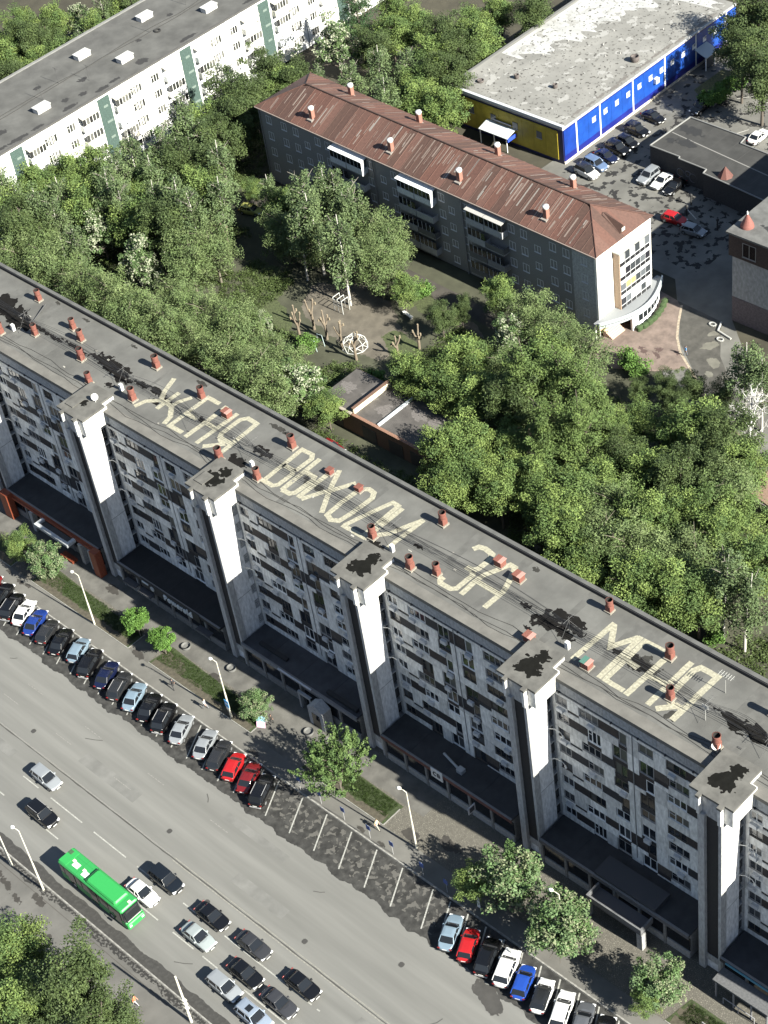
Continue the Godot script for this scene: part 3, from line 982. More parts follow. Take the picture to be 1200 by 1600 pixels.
			for z in [6.0, 9.5]:
				rl.path(PackedVector3Array([Vector3(52.3, 1.1, z), Vector3(56.0, 1.1, z)]), 0.05, 0.05)
				for x in [52.3, 54.1, 56.0]:
					rl.tube(Vector3(x, 0.1, z), Vector3(x, 1.1, z), 0.04, 0.04)
			put("ramp_rail", rl, mat(0.3, 0.3, 0.31, 0.5), o)

# ---------------------------------------------------------------- what stands and lies on the long roof
func roof_things() -> void:
	var o: Node3D = get_node("apartment_building")
	var terra := mat(0.165, 0.060, 0.044, 0.85, streak, 1.6, 0.0, 0.5, 2.0)
	var terra2 := mat(0.15, 0.048, 0.037, 0.9, streak, 1.3)
	var foot := mat(0.22, 0.20, 0.165, 0.9, concrete, 2.0)
	var sooty := mat(0.012, 0.010, 0.009, 0.95)
	var spots := [[-66.6, -9.4], [-61.1, -4.4], [-65.2, -2.0], [-57.9, -8.1], [-55.1, -7.1], [-52.0, -4.6], [-47.6, -2.2], [-42.8, -9.1], [-40.5, -3.2], [-33.7, -8.4], [-23.7, -2.0], [-17.6, -2.3], [-18.2, -8.5], [-0.3, -3.2], [4.5, -9.3], [6.2, -2.2], [9.1, -3.2], [26.8, -9.9], [35.5, -8.4], [38.7, -4.2], [45.7, -2.0], [47.6, -8.4]]
	var b := M.new()
	b.bbox(-0.36, 0.36, 0.2, 1.0, -0.36, 0.36, 0.03)
	var shaft := b.done()
	b = M.new()
	var rr := [0.36, 0.41, 0.42, 0.41, 0.42, 0.43, 0.43]
	var yy := [0.98, 1.1, 1.25, 1.3, 1.6, 1.75, 1.85]
	var rings := []
	for i in 7:
		var ring := PackedVector3Array()
		for j in 16:
			ring.append(Vector3(cos(TAU * j / 16) * rr[i], yy[i], sin(TAU * j / 16) * rr[i]))
		rings.append(ring)
	for q in [[0.36, 1.85], [0.34, 1.45]]:
		var ring := PackedVector3Array()
		for j in 16:
			ring.append(Vector3(cos(TAU * j / 16) * q[0], q[1], sin(TAU * j / 16) * q[0]))
		rings.append(ring)
	b.loft(rings.slice(0, 8), false, false, true)
	var barrel := b.done()
	b = M.new()
	b.loft([rings[7], rings[8]], false, true, true)
	var throat := b.done()
	for s in spots:
		var c := inst("vent_chimney", shaft, terra, o)
		c.position = Vector3(s[0], 27.3, s[1])
		c.rotation.y = rng.randf_range(-0.06, 0.06)
		var k := rng.randf_range(0.92, 1.06)
		c.scale = Vector3(k, k, k)
		bx("chimney_foot", c, foot, -0.47, 0.47, -0.02, 0.22, -0.47, 0.47)
		inst("barrel", barrel, [terra, terra, terra2][rng.randi() % 3], c)
		inst("flue", throat, sooty, c)
	for s in [[-11.5, -7.9], [-6.8, -7.8]]:
		var c := inst("short_vent", shaft, terra2, o)
		c.position = Vector3(s[0], 26.95, s[1])
		var cap := bx("cap", c, terra, -0.42, 0.42, 1.0, 1.1, -0.42, 0.42)
		cap.rotation.z = 0.1
		bx("chimney_foot", c, foot, -0.5, 0.5, 0.33, 0.5, -0.45, 0.45)
	for s in [[-28.7, -7.9], [13.5, -8.3], [16.5, -7.8], [29.7, -2.6], [22.9, -1.9]]:
		var v := M.new()
		v.bbox(-0.5, 0.5, 0.1, 0.85, -0.45, 0.45, 0.04)
		var c := put("vent_box", v, terra, o)
		c.position = Vector3(s[0], 27.3, s[1])
		bx("box_foot", c, foot, -0.62, 0.62, -0.02, 0.12, -0.55, 0.55)
		bx("lid", c, terra if s[0] < 29 else mat(0.06, 0.14, 0.11, 0.6), -0.56, 0.05, 0.86, 0.93, -0.5, 0.5)
		bx("lid", c, mat(0.36, 0.2, 0.17, 0.8), 0.08, 0.56, 0.86, 0.93, -0.5, 0.5)
	# white junction cabinets by the masts
	for s in [[-64.6, -3.6], [-43.4, -3.9], [-19.8, -3.6], [2.6, -3.2], [26.4, -3.6]]:
		bx("cable_box", o, mat(0.62, 0.62, 0.6, 0.6), s[0], s[0] + 0.42, 27.3, 28.25, s[1], s[1] + 0.4)
	# tar and damp patches
	var tar := mat(0.011, 0.0105, 0.010, 1.0, soft, 3.0, 0.0, 0.15)
	var tar2 := mat(0.036, 0.035, 0.032, 1.0, soft, 3.0, 0.0, 0.2)
	var k := 0
	for q in [[-70.6, -6.3, 2.6, 1.6], [-67.0, -5.9, 2.4, 1.3], [-65.6, -4.4, 1.4, 0.8], [-64.0, -4.9, 1.2, 0.8], [-61.5, -5.6, 2.0, 0.3], [-58.6, -5.5, 1.6, 0.25], [-54.5, -5.8, 2.5, 0.28], [-49.0, -6.3, 2.8, 0.8], [-46.6, -5.7, 2.4, 1.15], [-44.6, -5.3, 1.6, 0.5], [-42.0, -5.9, 1.3, 0.4], [-39.2, -6.1, 1.4, 0.5], [-38.2, -4.6, 0.9, 0.4], [-37.2, -5.6, 1.2, 0.3], [-30.6, -5.7, 1.0, 0.4], [-20.6, -6.0, 1.5, 0.6], [-22.0, -3.0, 1.3, 0.8], [19.6, -5.4, 0.7, 0.35], [22.4, -4.9, 1.5, 0.95], [24.2, -6.3, 2.0, 0.9], [25.4, -4.6, 1.0, 0.5], [26.0, -5.7, 1.0, 0.4], [21.6, -3.1, 0.5, 0.22], [24.4, -4.9, 0.8, 0.4], [31.2, -6.0, 1.3, 0.35], [33.6, -6.0, 1.6, 0.8], [44.4, -5.8, 1.4, 0.4], [47.2, -5.6, 2.6, 0.9], [-45.3, -3.4, 0.6, 0.4], [0.4, -2.6, 1.1, 0.6], [4.6, -5.2, 0.6, 0.25]]:
		b = M.new()
		splash(b, 27.3095 + 0.0007 * (k % 4), q[0], q[1], q[2], q[3], 0.05, k + 3, 0.62)
		put("tar_patch", b, tar, o)
		k += 1
	for q in [[-58.0, -10.3, 0.7, 0.2], [-64.0, -10.5, 0.5, 0.25], [-36.0, -10.3, 0.9, 0.3], [-22.0, -10.0, 1.2, 0.35], [-20.5, -9.9, 0.7, 0.3], [17.0, -10.0, 0.5, 0.3], [-48.5, -10.3, 0.6, 0.2], [40.0, -2.6, 0.6, 0.6], [34.0, -6.2, 1.5, 1.0], [-12.0, -5.5, 2.0, 0.5]]:
		b = M.new()
		splash(b, 27.3085, q[0], q[1], q[2], q[3], 0.05, k + 3, 0.6)
		put("damp_patch", b, tar2, o)
		k += 1
	# painted words: each stroke of the brush its own piece
	var paint := mat(0.285, 0.27, 0.205, 0.85, concrete, 2.2)
	for p in [
		[-36.88, -7.49, -36.89, -3.86], [-39.46, -9.01, -38.59, -6.66, -37.69, -5.21, -37.0, -5.3], [-39.53, -2.55, -39.11, -4.0, -37.69, -5.21], [-34.88, -7.79, -35.68, -6.15, -35.76, -5.19, -36.8, -5.3], [-34.03, -2.49, -34.38, -3.83, -35.73, -5.21],
		[-30.98, -2.71, -33.24, -2.69, -33.25, -8.93, -31.15, -8.96], [-33.2, -5.47, -31.37, -5.25],
		[-30.15, -2.39, -30.09, -9.16], [-28.2, -2.4, -28.05, -8.98], [-30.0, -5.6, -28.2, -5.6],
		[-27.18, -2.46, -25.5, -4.1, -26.6, -4.7, -26.98, -5.4, -26.98, -8.4, -26.39, -9.1, -24.78, -9.01, -24.54, -2.97], [-26.6, -4.75, -24.7, -4.75],
		[-15.11, -5.87, -15.03, -8.42, -15.47, -9.0, -17.09, -8.93, -16.95, -2.62, -15.5, -2.6, -15.04, -3.1, -14.98, -5.2, -15.3, -5.8, -17.0, -5.8],
		[-14.22, -8.99, -14.1, -2.7], [-14.1, -2.75, -12.9, -2.85, -12.53, -3.3, -12.35, -5.96, -12.6, -6.45, -14.1, -6.5], [-11.71, -2.92, -11.65, -8.6],
		[-11.04, -8.97, -9.58, -5.83, -7.73, -2.74], [-11.19, -2.95, -10.02, -5.17, -9.42, -5.94, -8.0, -8.5],
		[-6.53, -8.3, -6.1, -8.62, -5.2, -8.53, -4.78, -7.75, -4.95, -4.71, -5.22, -2.95, -6.1, -2.52, -7.0, -2.88, -7.1, -5.22, -6.91, -7.8, -6.5, -8.3],
		[-4.5, -2.72, -0.73, -2.7], [-4.3, -2.8, -3.25, -6.15, -2.4, -8.62, -1.5, -8.58, -1.45, -2.8],
		[-0.86, -8.56, -0.95, -2.9], [-0.9, -3.2, 0.75, -4.92, 1.33, -6.49, 2.19, -8.44], [2.28, -8.6, 2.0, -2.9],
		[9.6, -8.36, 9.9, -8.99, 10.56, -9.2, 11.8, -8.99, 12.14, -7.99, 11.98, -6.37, 11.6, -5.95, 10.77, -5.95], [11.7, -5.9, 12.15, -5.4, 12.06, -2.97, 11.6, -2.55, 10.13, -2.54, 9.83, -2.86, 9.9, -3.4],
		[13.0, -2.6, 12.95, -5.29, 13.07, -6.08, 14.34, -8.93, 15.04, -8.89, 15.86, -6.91, 16.3, -5.52, 16.2, -2.62], [13.08, -5.0, 16.2, -4.95],
		[27.92, -2.5, 28.24, -8.88], [28.3, -8.7, 29.9, -6.11, 31.35, -8.8], [31.5, -9.04, 31.5, -2.16],
		[34.52, -2.35, 32.14, -2.39, 32.14, -8.78, 34.51, -8.83], [32.2, -5.7, 33.78, -5.5],
		[34.95, -2.05, 35.16, -8.27], [37.38, -2.31, 37.49, -9.27], [35.03, -5.3, 37.4, -5.5],
		[38.3, -2.38, 39.5, -3.66, 38.82, -3.99, 38.34, -5.0, 38.26, -8.52, 38.61, -9.23, 40.6, -9.23, 40.39, -2.19], [39.4, -3.9, 40.4, -3.9],
	]:
		b = M.new()
		stroke(b, pts(p), 0.64 + rng.randf_range(-0.06, 0.06), 27.3135 + 0.0006 * (k % 6), 0.010)
		put("painted_stroke", b, paint, o)
		k += 1
	# masts, aerials and the bundle of cables
	var wire := mat(0.020, 0.020, 0.022, 0.6)
	var steel := mat(0.10, 0.10, 0.10, 0.5)
	var xs := [-95.0, -63.3, -43.8, -31.0, -20.8, 1.8, 25.6, 42.6, 49.6, 67.0]
	for x in xs.slice(1, 9):
		b = M.new()
		var h := 2.6 if x < 40 else 2.0
		b.tube(Vector3(x, 27.3, -5.0), Vector3(x, 27.3 + h, -5.0), 0.035, 0.03)
		b.tube(Vector3(x, 27.35, -3.4), Vector3(x, 27.3 + h * 0.8, -5.0), 0.018, 0.018, 4)
		b.tube(Vector3(x - 1.4, 27.35, -6.2), Vector3(x, 27.3 + h * 0.8, -5.0), 0.018, 0.018, 4)
		b.tube(Vector3(x + 1.2, 27.35, -6.0), Vector3(x, 27.3 + h * 0.8, -5.0), 0.018, 0.018, 4)
		b.tube(Vector3(x, 27.0 + h, -5.9), Vector3(x, 27.0 + h, -4.1), 0.022, 0.022, 4)
		for q in 5:
			b.tube(Vector3(x - 0.35, 27.0 + h, -5.8 + q * 0.38), Vector3(x + 0.35, 27.0 + h, -5.8 + q * 0.38), 0.012, 0.012, 4)
		put("antenna_mast", b, steel, o)
	b = M.new()
	b.tube(Vector3(42.4, 27.3, -8.0), Vector3(42.3, 29.9, -8.1), 0.035, 0.03)
	for q in 6:
		b.tube(Vector3(41.7 + q * 0.28, 29.8, -8.45), Vector3(41.7 + q * 0.28, 29.8, -7.75), 0.03, 0.03, 4)
	b.tube(Vector3(41.5, 29.8, -8.1), Vector3(43.3, 29.8, -8.1), 0.03, 0.03, 4)
	put("television_aerial", b, mat(0.30, 0.30, 0.28, 0.5), o)
	b = M.new()
	b.tube(Vector3(42.9, 27.3, -4.1), Vector3(42.9, 29.6, -4.1), 0.03, 0.025)
	for q in 3:
		b.tube(Vector3(42.5, 29.5 - q * 0.2, -4.1), Vector3(43.3, 29.5 - q * 0.2, -4.1), 0.03, 0.03, 4)
	put("television_aerial", b, mat(0.38, 0.38, 0.36, 0.5), o)
	b = M.new()
	b.tube(Vector3(-63.6, 27.35, -5.9), Vector3(-64.7, 27.75, -9.1), 0.09, 0.09, 6)
	put("fallen_pipe", b, mat(0.06, 0.06, 0.06, 0.7), o)
	for q in 9:
		var zo := -6.25 + 0.2 * q + rng.randf_range(-0.05, 0.05)
		b = M.new()
		for i in xs.size() - 1:
			var p := PackedVector3Array()
			var hh := 28.9 - 0.16 * (q % 4)
			var sag := rng.randf_range(0.3, 0.9)
			for j in 9:
				var t := j / 8.0
				p.append(Vector3(lerpf(xs[i], xs[i + 1], t), hh - sag * 4.0 * t * (1.0 - t), lerpf(-5.0, zo, sin(PI * t)) if q < 6 else zo - 0.6 * t * (1.0 - t)))
			b.path(p, 0.022, 0.022, 4)
		put("cable", b, wire, o)
	for q in [[-1.1, 4], [-1.5, 7], [-2.0, 11]]:
		var f := FastNoiseLite.new()
		f.seed = q[1]
		f.frequency = 0.12
		var p := PackedVector3Array()
		for i in 80:
			p.append(Vector3(-94.0 + i * 2.04, 27.34, q[0] + 0.9 * f.get_noise_1d(i * 2.0)))
		b = M.new()
		b.path(p, 0.028, 0.028, 4)
		put("cable", b, mat(0.045, 0.043, 0.04, 0.7), o)
	# a satellite dish and small litter of boards
	for q in [[-43.3, 0.2], [46.0, -1.6]]:
		b = M.new()
		var dd := []
		for i in 4:
			var ring := PackedVector3Array()
			var r: float = [0.05, 0.22, 0.38, 0.45][i]
			for j in 14:
				ring.append(Vector3(cos(TAU * j / 14) * r, sin(TAU * j / 14) * r + 0.7, r * r * 0.6))
			dd.append(ring)
		b.loft(dd, true, false, true)
		b.tube(Vector3(0, 0, 0), Vector3(0, 0.7, 0), 0.03, 0.03)
		var dsh := put("satellite_dish", b, mat(0.6, 0.6, 0.58, 0.5), o)
		dsh.position = Vector3(q[0], 28.0 if q[0] < 0 else 27.3, q[1])
		dsh.rotation = Vector3(-0.5, 0.8, 0)
	for q in 26:
		var x := rng.randf_range(-75, 50)
		var zz := rng.randf_range(-7.0, -2.0)
		bx("debris_board", o, [mat(0.05, 0.05, 0.05, 0.9), mat(0.2, 0.19, 0.17, 0.9), mat(0.3, 0.29, 0.26, 0.9)][q % 3], x, x + rng.randf_range(0.15, 0.5), 27.3, 27.36, zz, zz + rng.randf_range(0.1, 0.25))

# ---------------------------------------------------------------- grey brick block under a rusty hip roof
func hip_roof_building() -> void:
	var o := thing("brick_building", "long grey brick block under a rusty red hip roof, white glazed bay on its end", "apartment building", Vector3(-95.6, 0, -73.0), -0.0294)
	var brick := mat(0.20, 0.198, 0.192, 0.92, noise_tex("brickwork", 0.09, 3, 0.7, 1.0, 512, FastNoiseLite.TYPE_SIMPLEX_SMOOTH, 61), 4.0)
	var cream := mat(0.74, 0.72, 0.66, 0.85, soft, 8.0)
	var palegrey := mat(0.36, 0.362, 0.36, 0.9, streak, 5.0)
	bx("wall", o, brick, 0.45, 66.4, 0, 13.9, -11.95, -0.45)
	bx("wall", o, palegrey, 66.4, 70.6, 0, 13.9, -11.95, -0.40)
	bx("end_wall", o, cream, 70.6, 70.85, 2.4, 13.9, -12.2, -0.25)
	bx("end_wall", o, mat(0.60, 0.36, 0.22, 0.8), 70.6, 70.83, 0, 2.39, -12.2, -0.25)
	bx("cornice", o, mat(0.26, 0.25, 0.235, 0.9, streak, 4.0), 0.1, 70.9, 13.55, 13.85, -12.3, -0.1)
	# roof sheets, one by one
	var tones := []
	for s in [[0.088, 0.042, 0.031], [0.100, 0.047, 0.034], [0.068, 0.036, 0.027], [0.094, 0.048, 0.036], [0.110, 0.056, 0.042], [0.072, 0.039, 0.029]]:
		tones.append(mat(s[0], s[1], s[2], 0.75, streak, 5.0))
	var worn := mat(0.20, 0.155, 0.13, 0.8, streak, 2.0)
	var pale := mat(0.22, 0.20, 0.18, 0.8, streak, 2.0)
	var lo := 13.92
	var hi := 16.85
	var ridge := func(x: float) -> float: return 0.0 if x <= 0.0 or x >= 71.3 else minf(1.0, minf(x, 71.3 - x) / 6.2)
	var streaks := M.new()
	var streaks2 := M.new()
	var nn := 50
	for side in 2:
		for i in nn:
			var a := 71.3 * i / nn
			var b := 71.3 * (i + 1) / nn
			var ta: float = ridge.call(a)
			var tb: float = ridge.call(b)
			var q := M.new()
			var lift := rng.randf_range(0.0, 0.03)
			var P := func(x: float, t: float) -> Vector3: return Vector3(x, lo + (hi - lo) * t + lift, (-6.2 * t) if side == 0 else (-12.4 + 6.2 * t))
			q.quad(P.call(a, 0.0), P.call(b, 0.0), P.call(b, tb), P.call(a, ta), Vector3(36, 10, -6.2))
			q.quad(P.call(a, 0.0), P.call(b, 0.0), P.call(b, 0.0) + Vector3(0, -0.12, 0), P.call(a, 0.0) + Vector3(0, -0.12, 0), Vector3(36, 13, -6.2))
			# standing seam
			var s0: Vector3 = P.call(a, 0.0)
			var s1: Vector3 = P.call(a, maxf(ta, 0.02))
			q.tube(s0 + Vector3(0, 0.03, 0), s1 + Vector3(0, 0.03, 0), 0.05, 0.05, 4)
			put("roof_sheet", q, tones[rng.randi() % 6], o)
			for w in 3:
				if rng.randf() < (0.8 if i > 14 and side == 0 else 0.45):
					var x := lerpf(a + 0.1, b - 0.15, rng.randf())
					var t0 := rng.randf() * 0.6
					var t1 := minf(t0 + rng.randf_range(0.12, 0.7), minf(ta, tb) - 0.03)
					if t1 > t0:
						var ww := rng.randf_range(0.06, 0.26)
						var v0: Vector3 = P.call(x, t0)
						var v1: Vector3 = P.call(x + ww, t0)
						var v2: Vector3 = P.call(x + ww, t1)
						var v3: Vector3 = P.call(x, t1)
						var up := Vector3(0, 0.012, 0.006 if side == 0 else -0.006)
						(streaks if rng.randf() < 0.7 else streaks2).quad(v0 + up, v1 + up, v2 + up, v3 + up, Vector3(36, 10, -6.2))
	for s in [[streaks, worn], [streaks2, pale]]:
		var st := put("worn_streaks", s[0], s[1], o)
		st.set_meta("kind", "stuff")
	for en in 2:
		for i in 8:
			var q := M.new()
			var z0 := -12.4 * i / 8.0
			var z1 := -12.4 * (i + 1) / 8.0
			var E := func(z: float, t: float) -> Vector3: return Vector3((71.3 - 6.2 * t) if en == 0 else 6.2 * t, lo + (hi - lo) * t + 0.01, z)
			var tz := func(z: float) -> float: return minf(1.0, minf(-z, 12.4 + z) / 6.2)
			q.quad(E.call(z0, 0.0), E.call(z1, 0.0), E.call(z1, tz.call(z1)), E.call(z0, tz.call(z0)), Vector3(36, 10, -6.2))
			put("roof_sheet", q, tones[rng.randi() % 6], o)
	var rc := M.new()
	rc.tube(Vector3(6.2, hi + 0.04, -6.2), Vector3(65.1, hi + 0.04, -6.2), 0.14, 0.14, 6)
	put("ridge_cap", rc, mat(0.050, 0.030, 0.024, 0.8), o)
	for h in [[0, 0, 6.2], [71.3, 0, 65.1], [0, -12.4, 6.2], [71.3, -12.4, 65.1]]:
		var hp := M.new()
		hp.tube(Vector3(h[0], lo + 0.05, h[1]), Vector3(h[2], hi + 0.05, -6.2), 0.08, 0.08, 5)
		put("hip_cap", hp, tones[0], o)
	var gut := M.new()
	gut.tube(Vector3(0, 13.84, 0.1), Vector3(71.3, 13.84, 0.1), 0.10, 0.10, 6)
	put("gutter", gut, mat(0.24, 0.19, 0.165, 0.8, streak, 2.0), o)
	for x in [0.5, 26.5, 45.2, 71.0]:
		var dp := M.new()
		dp.tube(Vector3(x, 0, -0.25), Vector3(x, 13.8, -0.25), 0.09, 0.09, 6)
		put("downpipe", dp, mat(0.5, 0.5, 0.5, 0.6) if x > 60 else mat(0.2, 0.2, 0.2, 0.7), o)
	# chimneys with light tin hoods
	for c in [[11.8, -1.9], [29.1, -2.2], [43.4, -2.2], [60.2, -2.3], [12.5, -9.9], [27.0, -10.5], [43.3, -10.6], [58.4, -10.2]]:
		var y := lo + (hi - lo) * (minf(-c[1], 12.4 + c[1]) / 6.2)
		var q := M.new()
		q.bbox(c[0] - 0.35, c[0] + 0.35, y - 0.4, y + 1.5, c[1] - 0.35, c[1] + 0.35, 0.03)
		var ch := put("chimney", q, mat(0.25, 0.12, 0.09, 0.9, tex["brickwork"], 2.0), o)
		q = M.new()
		q.loft([_ring(c[0], y + 1.5, c[1], 0.40), _ring(c[0], y + 1.75, c[1], 0.52), _ring(c[0], y + 2.0, c[1], 0.45), _ring(c[0], y + 2.1, c[1], 0.1)], true, true, true)
		put("hood", q, mat(0.55, 0.54, 0.52, 0.5), ch)
		bx("flashing", ch, pale, c[0] - 0.55, c[0] + 0.55, y - 0.3, y - 0.02, c[1] - 0.3, c[1] + 0.75 if c[1] > -6.0 else c[1] + 0.3)
	var dm := M.new()
	dm.loft([PackedVector3Array([Vector3(70.6, 14.3, -7.3), Vector3(70.6, 14.3, -5.9), Vector3(70.6, 15.4, -6.6)]), PackedVector3Array([Vector3(67.2, 16.0, -7.0), Vector3(67.2, 16.0, -6.2), Vector3(67.0, 16.15, -6.6)])], true, true, false)
	put("dormer", dm, tones[2], o)
	bx("dormer_window", o, mat(0.5, 0.49, 0.45, 0.6), 70.6, 70.66, 14.45, 15.0, -6.95, -6.25)
	# windows
	var frame := mat(0.50, 0.51, 0.52, 0.6)
	var glass := [mat(0.012, 0.014, 0.018, 0.06), mat(0.02, 0.022, 0.026, 0.1), mat(0.09, 0.09, 0.095, 0.4)]
	for r in 4:
		var y := 11.3 - 2.97 * r
		for x in [1.8, 5.4, 8.2, 13.3, 15.6, 25.0, 30.2, 40.2, 45.0, 54.2, 56.6, 62.1, 64.6]:
			window(o, x, y, -0.45, 1.25, 1.4, 1, frame, glass)
		window(o, 68.0, y, -0.39, 1.15, 1.35, 1, frame, glass)
		for x in [10.7, 27.8, 42.2, 59.2]:
			window(o, x, y - 1.48, -0.45, 1.2, 1.2, 1, frame, glass)
	# balconies: three stacks of pairs
	var slabm := mat(0.28, 0.28, 0.28, 0.9, streak, 3.0)
	for s in [[17.9, 25.4], [32.6, 39.8], [46.9, 54.1]]:
		for r in 4:
			var y := 10.55 - 2.97 * r
			for half in 2:
				var a: float = s[0] + half * 3.65
				var b := a + 3.5
				var q := M.new()
				q.box(a, b, y - 0.15, y, -0.45, 0.75)
				var bal := put("balcony", q, slabm, o)
				var tone: float = [0.18, 0.30, 0.42, 0.10][rng.randi() % 4]
				if r == 0:
					tone = 0.55 if s[0] < 40 else 0.34
				var pm := mat(tone * 0.95, tone * 0.98, tone, 0.7, streak, 3.0)
				bx("balcony_front", bal, pm, a, b, y, y + 0.95, 0.68, 0.75)
				bx("balcony_side", bal, pm, b - 0.06, b, y, y + 0.95, -0.44, 0.68)
				if r == 0 or rng.randf() < 0.6:
					for w in 4:
						bx("glazing", bal, glass[rng.randi() % 2], a + 0.06 + w * 0.86, a + 0.84 + w * 0.86, y + 1.0, y + 2.2, 0.66, 0.70)
						bx("mullion", bal, frame, a + w * 0.86, a + 0.055 + w * 0.86, y + 0.96, y + 2.22, 0.65, 0.73)
				if r == 0:
					var hood := bx("balcony_roof", bal, mat(0.72, 0.73, 0.74, 0.5) if s[0] < 40 else mat(0.36, 0.35, 0.33, 0.6, streak, 2.0), a - 0.1, b + 0.1, y + 2.45, y + 2.55, -0.45, 0.95)
					hood.rotation.x = 0.16
					if half == 1 and s[0] < 40:
						var fin := M.new()
						fin.box(b + 0.02, b + 0.10, y - 0.1, y + 2.4, 0.2, 0.85)
						put("side_fin", fin, mat(0.75, 0.76, 0.77, 0.5), bal)
	# glazed bay on the end
	var white := mat(0.66, 0.67, 0.68, 0.5)
	bx("bay_core", o, mat(0.10, 0.10, 0.10, 0.9), 70.85, 71.9, 2.6, 12.5, -10.5, -4.0)
	bx("bay_cheek", o, mat(0.36, 0.26, 0.19, 0.7, streak, 2.0), 70.86, 72.0, 2.6, 12.5, -4.0, -3.86)
	bx("bay_roof", o, mat(0.34, 0.34, 0.31, 0.6), 70.86, 72.2, 12.5, 12.65, -10.7, -3.7)
	for r in 4:
		var y := 10.1 - 2.45 * r
		bx("bay_band", o, white, 71.9, 72.1, y - 0.42, y + 0.08, -10.55, -3.95)
		bx("bay_plinth", o, mat(0.02, 0.02, 0.022, 0.1), 71.9, 72.02, y, y + 0.75, -10.5, -4.0)
		for w in 6:
			var z := -4.05 - w * 1.08
			var gm := [mat(0.04, 0.045, 0.05, 0.05), mat(0.30, 0.31, 0.30, 0.25), mat(0.10, 0.11, 0.12, 0.1), mat(0.02, 0.02, 0.025, 0.05), mat(0.42, 0.42, 0.38, 0.3)]
			var g: Material = gm[rng.randi() % 5]
			if r == 2 and rng.randf() < 0.6:
				g = mat(0.45, 0.26, 0.13, 0.3)
			bx("bay_pane", o, g, 71.9, 72.0, y + 0.8, y + 2.05, z - 1.0, z)
			bx("bay_mullion", o, white, 71.9, 72.07, y, y + 2.1, z - 1.04, z - 1.0)
		bx("bay_rail", o, white, 71.9, 72.05, y + 0.75, y + 0.8, -10.5, -4.0)
	# curved canopy and entrance
	var edge := PackedVector2Array()
	for i in 15:
		var t := i / 14.0
		edge.append(Vector2(70.87 + 0.3 + 3.3 * sin(PI * (0.08 + 0.84 * t)), 0.9 - 14.2 * t))
	var inner := PackedVector2Array()
	for i in 15:
		var t := 1.0 - i / 14.0
		inner.append(Vector2(70.87, 0.9 - 14.2 * t))
	var all := edge.duplicate()
	all.append_array(inner)
	var cn := M.new()
	cn.prism(all, 2.75, 2.9)
	put("canopy", cn, mat(0.20, 0.21, 0.22, 0.7), o)
	cn = M.new()
	for i in 14:
		cn.quad(Vector3(edge[i].x, 2.4, edge[i].y), Vector3(edge[i + 1].x, 2.4, edge[i + 1].y), Vector3(edge[i + 1].x, 3.3, edge[i + 1].y), Vector3(edge[i].x, 3.3, edge[i].y), Vector3(60, 2.8, -6))
		cn.quad(Vector3(edge[i].x, 3.3, edge[i].y), Vector3(edge[i + 1].x, 3.3, edge[i + 1].y), Vector3(edge[i + 1].x - 0.25, 3.3, edge[i + 1].y), Vector3(edge[i].x - 0.25, 3.3, edge[i].y), Vector3(60, 0, -6))
		cn.quad(Vector3(edge[i].x - 0.25, 2.9, edge[i].y), Vector3(edge[i + 1].x - 0.25, 2.9, edge[i + 1].y), Vector3(edge[i + 1].x - 0.25, 3.3, edge[i + 1].y), Vector3(edge[i].x - 0.25, 3.3, edge[i].y), Vector3(90, 2.8, -6))
	put("canopy_fascia", cn, mat(0.38, 0.42, 0.44, 0.5), o)
	cn = M.new()
	for i in range(5, 13):
		cn.quad(Vector3(edge[i].x - 0.4, 0.0, edge[i].y), Vector3(edge[i + 1].x - 0.4, 0.0, edge[i + 1].y), Vector3(edge[i + 1].x - 0.4, 2.74, edge[i + 1].y), Vector3(edge[i].x - 0.4, 2.74, edge[i].y), Vector3(60, 1.5, -6))
	put("entrance_wall", cn, mat(0.62, 0.64, 0.65, 0.6), o)
	for i in range(6, 12):
		var q := M.new()
		var d := (edge[i + 1] - edge[i]) * 0.08
		q.quad(Vector3(edge[i].x - 0.37 + d.x, 0.9, edge[i].y + d.y), Vector3(edge[i + 1].x - 0.37 - d.x, 0.9, edge[i + 1].y - d.y), Vector3(edge[i + 1].x - 0.37 - d.x, 2.3, edge[i + 1].y - d.y), Vector3(edge[i].x - 0.37 + d.x, 2.3, edge[i].y + d.y), Vector3(60, 1.5, -6))
		put("entrance_pane", q, glass[0], o)
	bx("entrance_pillar", o, white, edge[5].x - 0.55, edge[5].x - 0.2, 0, 2.74, edge[5].y - 0.1, edge[5].y + 0.3)
	bx("corner_post", o, white, 70.9, 71.05, 0, 2.74, 0.5, 0.7)
	for i in 6:
		bx("step", o, mat(0.55, 0.40, 0.30, 0.8), 71.3 + i * 0.28, 71.58 + i * 0.28, 0, 1.0 - i * 0.16, -3.4, -0.6)
	var hd := M.new()
	for i in range(5, 13):
		hd.bbox(edge[i].x + 0.05, edge[i].x + 0.75, 0, 0.7 + 0.1 * (i % 2), edge[i + 1].y, edge[i].y + 0.05, 0.15)
	var hedge := put("hedge", hd, mat(0.035, 0.06, 0.02, 0.95, tex["lawn"], 1.5), null)
	hedge.position = Vector3(-95.6, 0, -73.0)
	hedge.rotation.y = -0.0294
	tag(hedge, "low clipped green hedge along the curved glass entrance front", "hedge")

func _ring(x: float, y: float, z: float, r: float, k := 10) -> PackedVector3Array:
	var p := PackedVector3Array()
	for j in k:
		p.append(Vector3(x + cos(TAU * j / k) * r, y, z + sin(TAU * j / k) * r))
	return p

